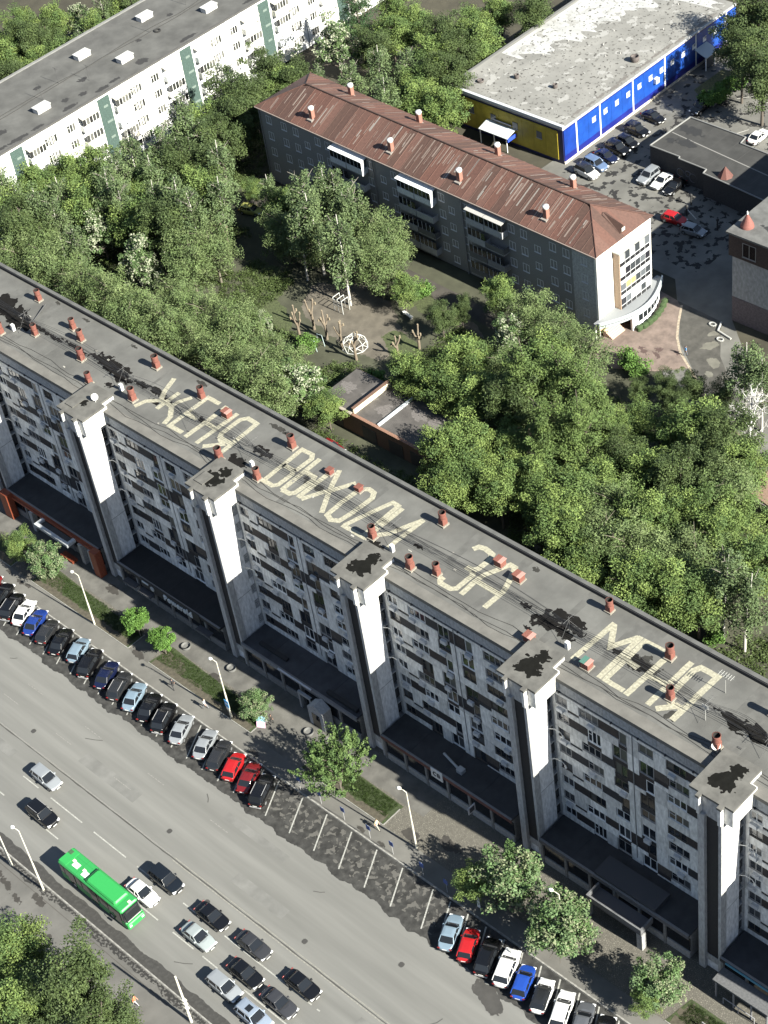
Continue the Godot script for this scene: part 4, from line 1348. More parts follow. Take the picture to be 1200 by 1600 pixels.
# ---------------------------------------------------------------- white panel block, top left
func white_block() -> void:
	var o := thing("apartment_block", "white five-storey panel block with green stair panels and a flat grey roof", "apartment building")
	var white := mat(0.78, 0.77, 0.72, 0.85, soft, 9.0)
	bx("wall", o, white, -139.0, -121.0, 0, 13.7, -150, 10)
	bx("roof", o, mat(0.082, 0.081, 0.076, 0.92, wide, 24.0), -139.4, -120.75, 13.7, 14.0, -150, 10)
	bx("roof_edge", o, mat(0.07, 0.068, 0.065, 0.9, soft, 6.0), -121.15, -120.72, 13.72, 14.06, -150, 10)
	bx("roof_edge", o, mat(0.16, 0.16, 0.155, 0.9, soft, 6.0), -139.5, -139.0, 13.72, 14.2, -150, 10)
	var frame := mat(0.66, 0.66, 0.63, 0.6)
	var glass := [mat(0.03, 0.032, 0.03, 0.08), mat(0.05, 0.052, 0.05, 0.15), mat(0.03, 0.03, 0.03, 0.06), mat(0.12, 0.12, 0.11, 0.3)]
	var green := mat(0.048, 0.080, 0.070, 0.7, streak, 4.0)
	for k in range(-2, 5):
		var s := -52.6 - 18.5 * k
		bx("seam", o, mat(0.15, 0.15, 0.14, 0.9), -121.0, -120.97, 0, 13.6, s - 0.05, s + 0.05)
		for r in 5:
			var y := 10.5 - 3.0 * r
			if y < 0:
				continue
			for z in [s - 1.0, s - 14.8, s - 16.4]:
				if z == s - 16.4 and r % 5 == 4:
					continue
				window(o, -120.95, y, z if z != s - 16.4 else s + 2.9, 1.75, 1.5, 2, frame, glass, 1)
			for zz in [[s - 7.2, s - 3.7], [s - 14.3, s - 11.0]]:
				var q := M.new()
				q.box(-121.0, -119.95, y - 0.85, y - 0.7, zz[0], zz[1])
				var bal := put("balcony", q, mat(0.62, 0.61, 0.56, 0.8), o)
				var fm: Material = [white, white, mat(0.66, 0.64, 0.55, 0.7), mat(0.5, 0.5, 0.46, 0.7), mat(0.6, 0.62, 0.62, 0.7)][rng.randi() % 5]
				bx("balcony_front", bal, fm, -120.05, -119.95, y - 0.7, y + 0.25, zz[0], zz[1])
				for e in 2:
					bx("balcony_side", bal, fm, -121.0, -120.06, y - 0.7, y + 0.25, zz[e] - 0.04, zz[e] + 0.04)
				if rng.randf() < 0.7:
					var n := 5
					var w: float = (zz[1] - zz[0]) / n
					for i in n:
						bx("glazing", bal, glass[rng.randi() % 4], -120.06, -120.0, y + 0.3, y + 1.5, zz[0] + i * w + 0.06, zz[0] + (i + 1) * w - 0.06)
						bx("mullion", bal, frame, -120.08, -119.98, y + 0.26, y + 1.55, zz[0] + i * w - 0.05, zz[0] + i * w + 0.05)
				if r == 0 and rng.randf() < 0.75:
					var h := bx("balcony_roof", bal, mat(0.42, 0.40, 0.35, 0.7, streak, 2.0), -121.0, -119.8, y + 1.7, y + 1.8, zz[0] - 0.1, zz[1] + 0.1)
					h.rotation.z = -0.25
		bx("stair_panel", o, green, -121.0, -120.9, 1.0, 13.2, s - 10.5, s - 8.0)
		for i in 4:
			bx("stair_pane", o, mat(0.16, 0.2, 0.18, 0.2), -120.9, -120.87, 2.6 + 2.9 * i, 3.0 + 2.9 * i, s - 10.2 + 0.3 * (i % 2), s - 9.0)
	for q in [[-125.6, -52.9], [-133.3, -68.0], [-125.8, -71.3], [-133.9, -82.8], [-126.0, -91.0]]:
		var b := M.new()
		b.bbox(q[0] - 0.75, q[0] + 0.75, 14.0, 14.8, q[1] - 1.35, q[1] + 1.35, 0.06)
		var v := put("roof_vent", b, mat(0.5, 0.49, 0.47, 0.7, streak, 3.0), o)
		bx("vent_lid", v, mat(0.45, 0.45, 0.43, 0.6), q[0] - 0.82, q[0] + 0.82, 14.8, 14.9, q[1] - 1.45, q[1] + 1.45)
	var kk := 40
	for q in [[-122.0, -40.5, 0.5, 2.2], [-121.9, -45.0, 0.5, 2.0], [-121.9, -49.0, 0.4, 1.2], [-122.2, -56.0, 0.5, 1.6], [-122.0, -63.0, 0.5, 1.4], [-122.3, -66.0, 0.4, 1.2], [-123.0, -72.5, 0.9, 1.2], [-124.6, -57.0, 0.6, 0.7], [-126.0, -44.5, 0.7, 1.0], [-127.3, -63.0, 0.6, 0.9], [-132.0, -57.0, 0.5, 0.8], [-123.6, -60.0, 0.6, 0.8], [-122.0, -82.0, 0.5, 1.8], [-122.2, -97.0, 0.4, 1.5], [-136.0, -50.0, 0.6, 0.9], [-129.0, -77.0, 0.6, 0.5], [-131.0, -86.0, 0.5, 0.6], [-126.4, -38.0, 0.8, 1.0]]:
		var b := M.new()
		splash(b, 14.006 if q[0] < -121.6 else 14.07, q[0], q[1], q[2], q[3], 0.0, kk, 0.4)
		put("tar_patch", b, mat(0.028, 0.027, 0.026, 0.8), o)
		kk += 1
	for x in [-130.2, -129.6]:
		var b := M.new()
		var f := FastNoiseLite.new()
		f.seed = int(x)
		f.frequency = 0.05
		var p := PackedVector3Array()
		for i in 40:
			p.append(Vector3(x + f.get_noise_1d(i * 4.0) * 0.8, 14.06, -30.0 - i * 3.0))
		b.path(p, 0.07, 0.07, 4)
		put("cable", b, mat(0.03, 0.03, 0.03, 0.8), o)
	for q in [[-128.0, -55.0], [-130.0, -60.0], [-126.0, -63.5], [-129.5, -80.0], [-131.0, -90.0], [-127.5, -98.0]]:
		var b := M.new()
		b.tube(Vector3(q[0], 14, q[1]), Vector3(q[0], 17.0, q[1]), 0.04, 0.03, 5)
		b.tube(Vector3(q[0] - 0.7, 16.8, q[1]), Vector3(q[0] + 0.7, 16.8, q[1]), 0.03, 0.03, 4)
		put("television_aerial", b, mat(0.08, 0.08, 0.08, 0.6), o)
	var tw := M.new()
	for i in 12:
		tw.tube(Vector3(-128.5 + cos(TAU * i / 12) * 0.5, 14.1, -81.0 + sin(TAU * i / 12) * 0.5), Vector3(-128.5 + cos(TAU * (i + 1) / 12) * 0.5, 14.1, -81.0 + sin(TAU * (i + 1) / 12) * 0.5), 0.16, 0.16, 6)
	put("roof_tyre", tw, mat(0.02, 0.02, 0.02, 0.9), o)

# ---------------------------------------------------------------- blue and yellow warehouse
func warehouse() -> void:
	var o := thing("warehouse", "large flat-roofed warehouse clad in bright blue with a mustard yellow end", "warehouse")
	var blue := mat(0.008, 0.052, 0.27, 0.45, soft, 8.0)
	var deep := mat(0.008, 0.014, 0.16, 0.45, soft, 8.0)
	var navy := mat(0.014, 0.017, 0.075, 0.5)
	var yellow := mat(0.34, 0.27, 0.030, 0.55, soft, 8.0)
	var white := mat(0.75, 0.75, 0.73, 0.6)
	bx("wall", o, navy, -81.8, -57.2, 0, 6.4, -149.6, -102.9)
	bx("roof", o, mat(0.19, 0.186, 0.172, 0.9, soft, 26.0), -81.9, -57.1, 6.4, 6.56, -149.6, -102.7)
	bx("roof_edge", o, mat(0.42, 0.44, 0.46, 0.6), -82.0, -57.0, 6.3, 7.0, -103.3, -102.75)
	bx("roof_edge", o, mat(0.36, 0.36, 0.35, 0.6, concrete, 3.0), -57.3, -56.98, 6.35, 6.62, -149.6, -103.3)
	bx("roof_edge", o, mat(0.13, 0.13, 0.125, 0.9), -82.0, -81.5, 6.35, 6.75, -149.6, -103.3)
	# the whitened part of the roof and flaking patches
	var b := M.new()
	var f := FastNoiseLite.new()
	f.seed = 4
	f.frequency = 0.12
	f.fractal_octaves = 5
	var p := PackedVector2Array()
	for i in 60:
		var z := -116.0 - i * 0.55
		p.append(Vector2(-81.2, z))
	for i in 60:
		var z := -148.45 + i * 0.55
		var x := lerpf(-66.5, -77.0, clampf((z + 150.0) / 34.0, 0.0, 1.0)) if z > -146.0 else -61.0
		p.append(Vector2(minf(x + 4.5 * f.get_noise_1d(z * 3.0), -58.2), z))
	b.sheet(p, 6.566)
	put("white_coating", b, mat(0.34, 0.34, 0.33, 0.8, soft, 14.0), o)
	b = M.new()
	b.sheet(ragged(-80.5, -58.2, -149.0, -105.0, 0.3, 0.3, 0.6, 8), 6.572)
	put("flaked_coating", b, cut_mat(0.27, 0.265, 0.25, 0.8, cut_tex("cut_g", 0.012, 0.66, 33), 44.0), o)
	b = M.new()
	b.sheet(ragged(-80.5, -57.6, -149.0, -104.0, 0.3, 0.2, 0.6, 10), 6.582)
	put("roof_dirt", b, cut_mat(0.06, 0.056, 0.05, 0.8, cut_tex("cut_i", 0.02, 0.75, 63), 20.0), o)
	for k in 13:
		var z := -108.0 - k * 3.0
		b = M.new()
		splash(b, 6.588, -57.9 - rng.randf() * 0.5, z, 0.3, 1.3, 0.0, k + 80, 0.6)
		put("roof_stain", b, mat(0.13, 0.12, 0.11, 0.9), o)
	for q in [[-60.2, -125.5, 0.75, 1.0], [-73.5, -111.0, 0.42, 0.8], [-66.1, -112.0, 0.42, 0.8], [-78.0, -107.0, 0.6, 0.4]]:
		b = M.new()
		b.loft([_ring(q[0], 6.5, q[1], q[2] * 0.8), _ring(q[0], 6.5 + q[3] * 0.4, q[1], q[2]), _ring(q[0], 6.5 + q[3], q[1], q[2]), _ring(q[0], 6.5 + q[3], q[1], q[2] * 0.8), _ring(q[0], 6.5 + q[3] * 0.6, q[1], q[2] * 0.75)], false, true, true)
		put("roof_fan", b, mat(0.10, 0.085, 0.08, 0.8, concrete, 1.5), o)
	for k in 14:
		b = M.new()
		var x := rng.randf_range(-80, -59)
		var z := rng.randf_range(-148, -106)
		b.tube(Vector3(x, 6.5, z), Vector3(x, 6.85, z), 0.08, 0.06, 6)
		put("roof_vent", b, mat(0.45, 0.44, 0.42, 0.7), o)
	# blue side: panels between white battens
	var zs := [-102.9, -106.2, -112.2, -120.8, -129.4, -138.0, -146.6, -149.6]
	for i in 7:
		var z1: float = zs[i] - 0.16
		var z0: float = zs[i + 1] + 0.16
		var sheets := maxi(1, int((z1 - z0) / 1.2))
		for k in sheets:
			bx("cladding_sheet", o, [blue, blue, mat(0.009, 0.056, 0.28, 0.45, soft, 8.0)][rng.randi() % 3] if i > 0 else mat(0.007, 0.036, 0.23, 0.45, soft, 8.0), -57.2, -57.065 + 0.012 * (k % 2), 1.5, 6.05, lerpf(z0, z1, float(k) / sheets) + 0.012, lerpf(z0, z1, float(k + 1) / sheets) - 0.012)
		bx("blue_band", o, deep, -57.2, -57.07, 0.45, 1.48, z0, z1)
		bx("blue_top", o, deep, -57.2, -57.07, 6.07, 6.34, z0, z1)
		if i > 0:
			bx("white_batten", o, white, -57.2, -57.03, 0.4, 6.34, zs[i] - 0.15, zs[i] + 0.15)
	bx("plinth", o, mat(0.55, 0.49, 0.40, 0.8, concrete, 3.0), -57.2, -57.0, 0, 0.42, -149.6, -102.9)
	for i in 13:
		var z := -110.6 - 2.98 * i
		var w := bx("window", o, mat(0.72, 0.74, 0.76, 0.2), -57.06, -57.02, 3.85, 4.75, z - 0.45, z + 0.45)
		w.name = "window" if i == 0 else "window%d" % (i + 1)
		bx("window_shade", o, mat(0.25, 0.27, 0.30, 0.2), -57.03, -57.0, 4.3, 4.7, z - 0.40, z + 0.02)
		bx("window_frame", o, mat(0.42, 0.45, 0.5, 0.4), -57.06, -56.98, 4.75, 4.82, z - 0.5, z + 0.5)
	bx("wall_lamp", o, mat(0.7, 0.72, 0.72, 0.5), -57.06, -56.5, 2.9, 3.8, -127.2, -126.3)
	# porch on the blue side
	bx("porch_wall", o, mat(0.45, 0.46, 0.47, 0.6), -57.05, -55.0, 0, 2.3, -140.6, -140.4)
	bx("porch_glass", o, mat(0.05, 0.055, 0.06, 0.1), -55.1, -55.0, 0.3, 2.3, -140.4, -138.0)
	bx("porch_post", o, white, -55.1, -54.95, 0, 2.5, -138.1, -137.95)
	var pr := M.new()
	pr.loft([PackedVector3Array([Vector3(-57.05, 3.6, -141.0), Vector3(-57.05, 3.6, -137.6), Vector3(-57.05, 3.5, -137.6), Vector3(-57.05, 3.5, -141.0)]), PackedVector3Array([Vector3(-54.6, 2.7, -141.0), Vector3(-54.6, 2.7, -137.6), Vector3(-54.6, 2.6, -137.6), Vector3(-54.6, 2.6, -141.0)])], true, true, false)
	put("porch_roof", pr, mat(0.42, 0.47, 0.50, 0.5), o)
	# yellow end: upright cladding sheets
	for i in 18:
		var a := -80.6 + 22.4 * i / 18.0
		bx("cladding_sheet", o, yellow, a + 0.01, a + 22.4 / 18.0 - 0.01, 0.6, 5.85, -102.9, -102.76 + 0.012 * (i % 2))
	for x in [-76.6, -71.8, -67.1, -62.0]:
		bx("window", o, mat(0.10, 0.11, 0.13, 0.15), x - 0.55, x + 0.55, 3.4, 4.6, -102.74, -102.68)
		bx("window_frame", o, mat(0.30, 0.30, 0.28, 0.5), x - 0.62, x + 0.62, 3.32, 3.42, -102.74, -102.60)
	bx("sign_rail", o, mat(0.08, 0.09, 0.12, 0.5), -71.6, -67.8, 3.7, 3.9, -102.7, -102.4)
	var pc := M.new()
	pc.loft([PackedVector3Array([Vector3(-73.2, 3.3, -102.7), Vector3(-67.0, 3.3, -102.7), Vector3(-67.0, 3.2, -102.7), Vector3(-73.2, 3.2, -102.7)]), PackedVector3Array([Vector3(-73.2, 2.7, -100.4), Vector3(-67.0, 2.7, -100.4), Vector3(-67.0, 2.6, -100.4), Vector3(-73.2, 2.6, -100.4)])], true, true, false)
	put("porch_roof", pc, mat(0.45, 0.48, 0.5, 0.5), o)
	bx("porch_end", o, mat(0.03, 0.07, 0.45, 0.5), -67.0, -66.9, 2.0, 2.65, -102.7, -100.5)
	for x in [-73.0, -70.0, -67.3]:
		bx("porch_post", o, white, x, x + 0.12, 0, 2.6, -100.6, -100.48)

# ---------------------------------------------------------------- buildings on the right
func right_hand_buildings() -> void:
	var o := thing("low_building", "flat dark felt-roofed low building with a little brick turret beside the car park", "building")
	var foot := pts([-45.0, -109.6, -44.6, -119.6, -33.8, -119.4, -33.5, -117.6, -27.0, -117.3, -20.0, -117.0, -20.0, -106.5, -29.4, -107.4, -33.4, -107.7, -33.6, -108.8, -39.0, -109.0, -39.2, -109.5])
	var b := M.new()
	b.prism(foot, 0, 3.7)
	put("wall", b, mat(0.045, 0.043, 0.042, 0.9, streak, 4.0), o)
	b = M.new()
	b.prism(foot, 3.7, 4.0)
	put("roof", b, mat(0.036, 0.0355, 0.034, 0.9, wide, 16.0), o)
	for i in foot.size():
		var a := foot[i]
		var c := foot[(i + 1) % foot.size()]
		b = M.new()
		b.tube(Vector3(a.x, 4.08, a.y), Vector3(c.x, 4.08, c.y), 0.16, 0.16, 4)
		put("roof_edge", b, mat(0.17, 0.17, 0.165, 0.7), o)
	b = M.new()
	stroke(b, pts([-44.4, -114.6, -20.2, -112.0]), 0.22, 4.012)
	put("felt_joint", b, mat(0.17, 0.165, 0.155, 0.9), o)
	for i in 8:
		b = M.new()
		stroke(b, pts([-42.5 + i * 2.8, -109.3, -42.3 + i * 2.8, -118.9]), 0.10, 4.008)
		put("felt_joint", b, mat(0.045, 0.044, 0.042, 0.9), o)
	for q in [[-42.0, -116.6, 2.3, 1.0, 3], [-40.6, -113.3, 1.7, 0.9, 4], [-43.2, -112.6, 0.8, 0.6, 5]]:
		b = M.new()
		splash(b, 4.016, q[0], q[1], q[2], q[3], 0.1, q[4], 0.5)
		put("damp_patch", b, mat(0.022, 0.022, 0.022, 0.7), o)
	# scrawls on its front wall
	b = M.new()
	for q in [[-38.6, 1.7, 0.7], [-37.2, 1.9, 0.5], [-36.2, 1.5, 0.75], [-34.9, 1.8, 0.4]]:
		for i in 10:
			var t0 := TAU * i / 12
			var t1 := TAU * (i + 1) / 12
			b.tube(Vector3(q[0] + cos(t0) * q[2], q[1] + sin(t0) * q[2], -108.92), Vector3(q[0] + cos(t1) * q[2], q[1] + sin(t1) * q[2], -108.92), 0.06, 0.06, 4)
	put("graffiti", b, mat(0.14, 0.14, 0.15, 0.8), o)
	b = M.new()
	b.loft([_ring(-30.2, 0, -109.0, 1.05, 8), _ring(-30.2, 3.9, -109.0, 1.05, 8)], false, true, false)
	put("turret", b, mat(0.12, 0.095, 0.08, 0.9, tex["brickwork"], 2.0), o)
	b = M.new()
	b.loft([_ring(-30.2, 3.9, -109.0, 1.3, 8), _ring(-30.2, 5.7, -109.0, 0.05, 8)], true, false, false)
	put("turret_roof", b, mat(0.11, 0.046, 0.037, 0.8, streak, 2.0), o)
	bx("turret_window", o, mat(0.015, 0.015, 0.018, 0.1), -30.55, -29.85, 2.2, 3.4, -108.02, -107.94)
	# tall house at the right edge
	o = thing("corner_house", "pale-walled house with dark brown top storey and small red cone turret", "house")
	bx("wall", o, mat(0.12, 0.098, 0.105, 0.9, streak, 5.0), -11.5, 12, 0, 4.3, -118, -84.6)
	bx("wall", o, mat(0.27, 0.275, 0.28, 0.9, streak, 6.0, 0.0, 0.5, 2.0), -11.5, 12, 4.3, 11.4, -118, -84.65)
	bx("top_storey", o, mat(0.040, 0.026, 0.023, 0.9, streak, 5.0), -11.9, 12, 11.4, 15.1, -118, -84.3)
	bx("roof", o, mat(0.10, 0.10, 0.096, 0.9, wide, 9.0), -12.2, 12, 15.1, 15.4, -118, -84.0)
	window(o, -9.6, 12.0, -84.28, 2.2, 2.3, 1, mat(0.22, 0.21, 0.2, 0.6), [mat(0.02, 0.02, 0.022, 0.08)])
	window(o, -2.0, 12.0, -84.28, 2.2, 2.3, 1, mat(0.22, 0.21, 0.2, 0.6), [mat(0.02, 0.02, 0.022, 0.08)])
	bx("door", o, mat(0.02, 0.02, 0.02, 0.5), 2.0, 4.4, 0, 2.6, -84.6, -84.55)
	b = M.new()
	b.loft([_ring(-10.4, 15.4, -86.5, 0.98, 12), _ring(-10.4, 15.8, -86.5, 0.92, 12), _ring(-10.4, 17.5, -86.5, 0.08, 12)], false, true, true)
	var tr := put("turret_roof", b, mat(0.20, 0.075, 0.06, 0.8, streak, 2.0), o)
	b = M.new()
	b.tube(Vector3(-10.4, 17.4, -86.5), Vector3(-10.4, 17.9, -86.5), 0.12, 0.08, 8)
	put("finial", b, mat(0.75, 0.75, 0.72, 0.5), tr)
	for q in [[-7.5, -87.5, 1.2, 0.4], [-6.5, -90.0, 0.9, 0.6]]:
		b = M.new()
		splash(b, 15.406, q[0], q[1], q[2], q[3], 0.2, int(q[0] * 9.0), 0.5)
		put("damp_patch", b, mat(0.03, 0.03, 0.03, 0.7), o)
	# brown-roofed shed
	o = thing("shed", "small shed with a sloping rust brown sheet roof among the trees", "shed")
	bx("wall", o, mat(0.12, 0.11, 0.10, 0.9), 13.2, 20, 0, 2.5, -58, -53.5)
	b = M.new()
	b.loft([PackedVector3Array([Vector3(12.3, 2.7, -54.4), Vector3(12.6, 3.2, -58.6), Vector3(12.6, 3.1, -58.6), Vector3(12.3, 2.6, -54.4)]), PackedVector3Array([Vector3(20, 2.7, -52.8), Vector3(20, 3.2, -58.6), Vector3(20, 3.1, -58.6), Vector3(20, 2.6, -52.8)])], true, true, false)
	put("roof", b, mat(0.20, 0.135, 0.10, 0.8, streak, 3.0), o)

# ---------------------------------------------------------------- brick garages behind the slab
func garages() -> void:
	var o := thing("garage_row", "row of low brown brick garages with dark felt roof and a cream dividing wall", "garage")
	var brick := mat(0.135, 0.080, 0.052, 0.92, noise_tex("brickwork", 0.09, 3, 0.7, 1.0), 4.0)
	bx("wall", o, brick, -46.0, -24.5, 0, 2.85, -43.4, -35.2)
	bx("roof", o, mat(0.070, 0.064, 0.060, 0.9, wide, 12.0), -45.8, -24.7, 2.85, 3.0, -43.2, -35.6)
	bx("parapet", o, brick, -46.0, -24.5, 2.85, 3.2, -35.6, -35.2)
	bx("coping", o, mat(0.27, 0.24, 0.20, 0.9, concrete, 2.0), -46.1, -39.4, 3.2, 3.3, -35.65, -35.15)
	bx("coping", o, mat(0.20, 0.11, 0.075, 0.9, concrete, 2.0), -39.1, -24.5, 3.2, 3.3, -35.65, -35.15)
	bx("dividing_wall", o, mat(0.62, 0.56, 0.42, 0.85, streak, 3.0), -39.4, -39.1, 2.86, 3.95, -43.2, -35.65)
	bx("dividing_coping", o, mat(0.12, 0.07, 0.05, 0.9), -39.5, -39.02, 3.95, 4.05, -43.3, -35.6)
	bx("roof_beam", o, mat(0.42, 0.45, 0.47, 0.7), -34.75, -34.45, 3.02, 3.4, -42.8, -35.7)
	for x in [-42.5, -36.0, -31.0, -27.0]:
		bx("garage_door", o, mat(0.05, 0.045, 0.04, 0.7), x - 1.3, x + 1.3, 0, 2.3, -35.2, -35.14)
	var b := M.new()
	stroke(b, pts([-45.6, -34.6, -44.8, -34.9, -45.0, -34.2]), 0.25, 3.1)
	b = M.new()
	b.tube(Vector3(-45.9, 2.9, -35.0), Vector3(-44.7, 1.8, -35.0), 0.10, 0.10, 5)
	b.tube(Vector3(-44.7, 1.8, -35.0), Vector3(-44.4, 2.8, -35.0), 0.10, 0.10, 5)
	b.tube(Vector3(-45.6, 1.6, -35.0), Vector3(-44.9, 1.3, -35.0), 0.10, 0.10, 5)
	put("blue_scrawl", b, mat(0.06, 0.28, 0.62, 0.7), o)
	for k in 6:
		b = M.new()
		var x := -44.5 + k * 4.0 + rng.randf()
		splash(b, 3.006, x, -39.5 + rng.randf_range(-1.5, 1.5), 1.3, 1.0, 0.2, k + 11, 0.5)
		put("pale_patch", b, mat(0.115, 0.105, 0.10, 0.9, concrete, 2.0), o)

# ---------------------------------------------------------------- trees
var kinds := {}

func leaf_mat() -> StandardMaterial3D:
	if not mats.has("leaf"):
		var m := StandardMaterial3D.new()
		m.vertex_color_use_as_albedo = true
		m.roughness = 0.65
		m.metallic_specular = 0.3
		m.cull_mode = BaseMaterial3D.CULL_DISABLED
		m.backlight_enabled = true
		m.backlight = Color(0.24, 0.31, 0.17)
		mats["leaf"] = m
	return mats["leaf"]

func bark_mat() -> StandardMaterial3D:
	if not mats.has("bark"):
		var m := StandardMaterial3D.new()
		m.vertex_color_use_as_albedo = true
		m.roughness = 0.9
		mats["bark"] = m
	return mats["bark"]

# one kind of tree in one variant: trunk mesh and crown mesh.
# q: height, crown base, crown radius, clumps, leaves per clump, leaf length, clump radius, hang (strands drop), rise (strands lift), colours, bark, limbs
func grow(q: Dictionary, seed_: int) -> Array:
	var r := RandomNumberGenerator.new()
	r.seed = seed_
	var f := FastNoiseLite.new()
	f.seed = seed_
	f.frequency = 0.9
	var h: float = q.h
	var base: float = q.base
	var rad: float = q.r
	var t := M.new()
	t.colored = true
	t.col = q.bark
	var lean := Vector3(r.randf_range(-0.5, 0.5), 0, r.randf_range(-0.5, 0.5)) * h * 0.08
	var top := h * (0.86 if q.get("spire", false) else 0.72)
	var stem := PackedVector3Array()
	for i in 7:
		var s := i / 6.0
		stem.append(Vector3(lean.x * s * s, top * s, lean.z * s * s) + Vector3(r.randf_range(-0.1, 0.1), 0, r.randf_range(-0.1, 0.1)) * s)
	var tr: float = q.get("trunk", h * 0.017)
	t.path(stem, tr, tr * 0.25, 6)
	var ends := []
	if q.bark.r > 0.4 and q.leaves > 0:
		t.col = Color(0.20, 0.185, 0.16)
	for i in int(q.limbs):
		var s := lerpf(base / h * 0.9, 0.95, r.randf())
		var at := stem[0].lerp(stem[6], s)
		at = stem[int(s * 6.0)].lerp(stem[mini(int(s * 6.0) + 1, 6)], fposmod(s * 6.0, 1.0))
		var a := r.randf() * TAU
		var up := r.randf_range(0.25, 0.9) + float(q.get("rise", 0.0))
		var reach := rad * r.randf_range(0.5, 0.95) * (1.15 - s * 0.55)
		var d := Vector3(cos(a), up, sin(a)) * reach
		var p := PackedVector3Array([at, at + d * 0.5 + Vector3(0, reach * 0.06, 0), at + d])
		t.path(p, tr * 0.42, tr * 0.1, 4)
		ends.append(at + d)
		for k in 2:
			var d2 := Vector3(r.randf_range(-1, 1), r.randf_range(0.1, 0.9), r.randf_range(-1, 1)).normalized() * reach * 0.45
			t.tube(p[1], p[1] + d2, tr * 0.22, tr * 0.06, 3, false)
			ends.append(p[1] + d2)
			if q.get("twigs", 0):
				for w in int(q.twigs):
					var e0: Vector3 = (p[1] + d2) if w % 2 else (at + d)
					var d3 := Vector3(r.randf_range(-1, 1), r.randf_range(-0.1, 1.0), r.randf_range(-1, 1)).normalized() * reach * 0.4
					t.tube(e0, e0 + d3, tr * 0.09, tr * 0.03, 3, false)
	var c := PackedVector3Array()
	var cn := PackedVector3Array()
	var cc := PackedColorArray()
	var cy := (base + h) * 0.5
	var ry := (h - base) * 0.5
	var n: int = q.clumps
	var cols: Array = q.cols
	for i in n:
		# a spot in the crown: near its uneven shell, or at a limb's end
		var dir := Vector3(r.randfn(), r.randfn() * 0.9, r.randfn()).normalized()
		var lob := 0.80 + float(q.get("lobes", 0.42)) * f.get_noise_3dv(dir * 2.2)
		var depth := pow(r.randf(), float(q.get("shell", 0.38)))
		var taper := 1.0
		if q.get("spire", false):
			taper = clampf(1.05 - 0.75 * (dir.y * 0.5 + 0.5), 0.12, 1.0) * 1.35
		var ctr := Vector3(dir.x * rad * taper, dir.y * ry, dir.z * rad * taper) * depth * lob + Vector3(lean.x * 0.6, cy, lean.z * 0.6)
		if i < ends.size() and i % 2 == 0:
			ctr = ends[i]
		var out := (ctr - Vector3(lean.x * 0.6, cy - ry * 0.4, lean.z * 0.6)).normalized()
		var crad: float = q.clump * r.randf_range(0.65, 1.25)
		var base_col: Color = cols[r.randi() % cols.size()]
		var tone := r.randf_range(0.80, 1.20)
		var white: bool = q.has("white") and r.randf() < q.white
		var many: int = q.leaves
		for k in many:
			var u := Vector3(r.randfn(), r.randfn(), r.randfn()).normalized() * pow(r.randf(), 0.4)
			var p := ctr + Vector3(u.x, u.y * 0.72, u.z) * crad
			if q.get("hang", 0.0) > 0.0:
				p.y -= r.randf() * r.randf() * float(q.hang)
			if q.get("bristle", 0.0) > 0.0:
				var g := r.randf()
				p = ctr + (out + Vector3(0, 0.9, 0)).normalized() * g * float(q.bristle) + Vector3(u.x, u.y, u.z) * crad * (1.0 - g * 0.75)
			if p.y < 0.15:
				p.y = 0.15
			var nm := (out * 0.7 + Vector3(0, 0.45, 0) + Vector3(r.randfn(), r.randfn(), r.randfn()) * 0.80).normalized()
			var ax := nm.cross(Vector3(r.randfn(), r.randfn(), r.randfn())).normalized()
			var bx_ := nm.cross(ax)
			var L: float = q.leaf * r.randf_range(0.7, 1.3)
			var W := L * float(q.get("broad", 0.55))
			var a0 := p + ax * L * 0.5
			var a1 := p + bx_ * W * 0.5
			var a2 := p - ax * L * 0.5
			var a3 := p - bx_ * W * 0.5
			c.append(a0); c.append(a2); c.append(a1); c.append(a0); c.append(a3); c.append(a2)
			var s := tone * r.randf_range(0.82, 1.18)
			var col := Color(base_col.r * s, base_col.g * s, base_col.b * s)
			if white and r.randf() < 0.55:
				var wv := r.randf_range(0.8, 1.1)
				col = Color(q.wcol.r * wv, q.wcol.g * wv, q.wcol.b * wv)
			for z in 6:
				cn.append(nm)
				cc.append(col)
	var arr := []
	arr.resize(Mesh.ARRAY_MAX)
	arr[Mesh.ARRAY_VERTEX] = c
	arr[Mesh.ARRAY_NORMAL] = cn
	arr[Mesh.ARRAY_COLOR] = cc
	var m := ArrayMesh.new()
	if c.size():
		m.add_surface_from_arrays(Mesh.PRIMITIVE_TRIANGLES, arr)
	return [t.done(), m if c.size() else null]

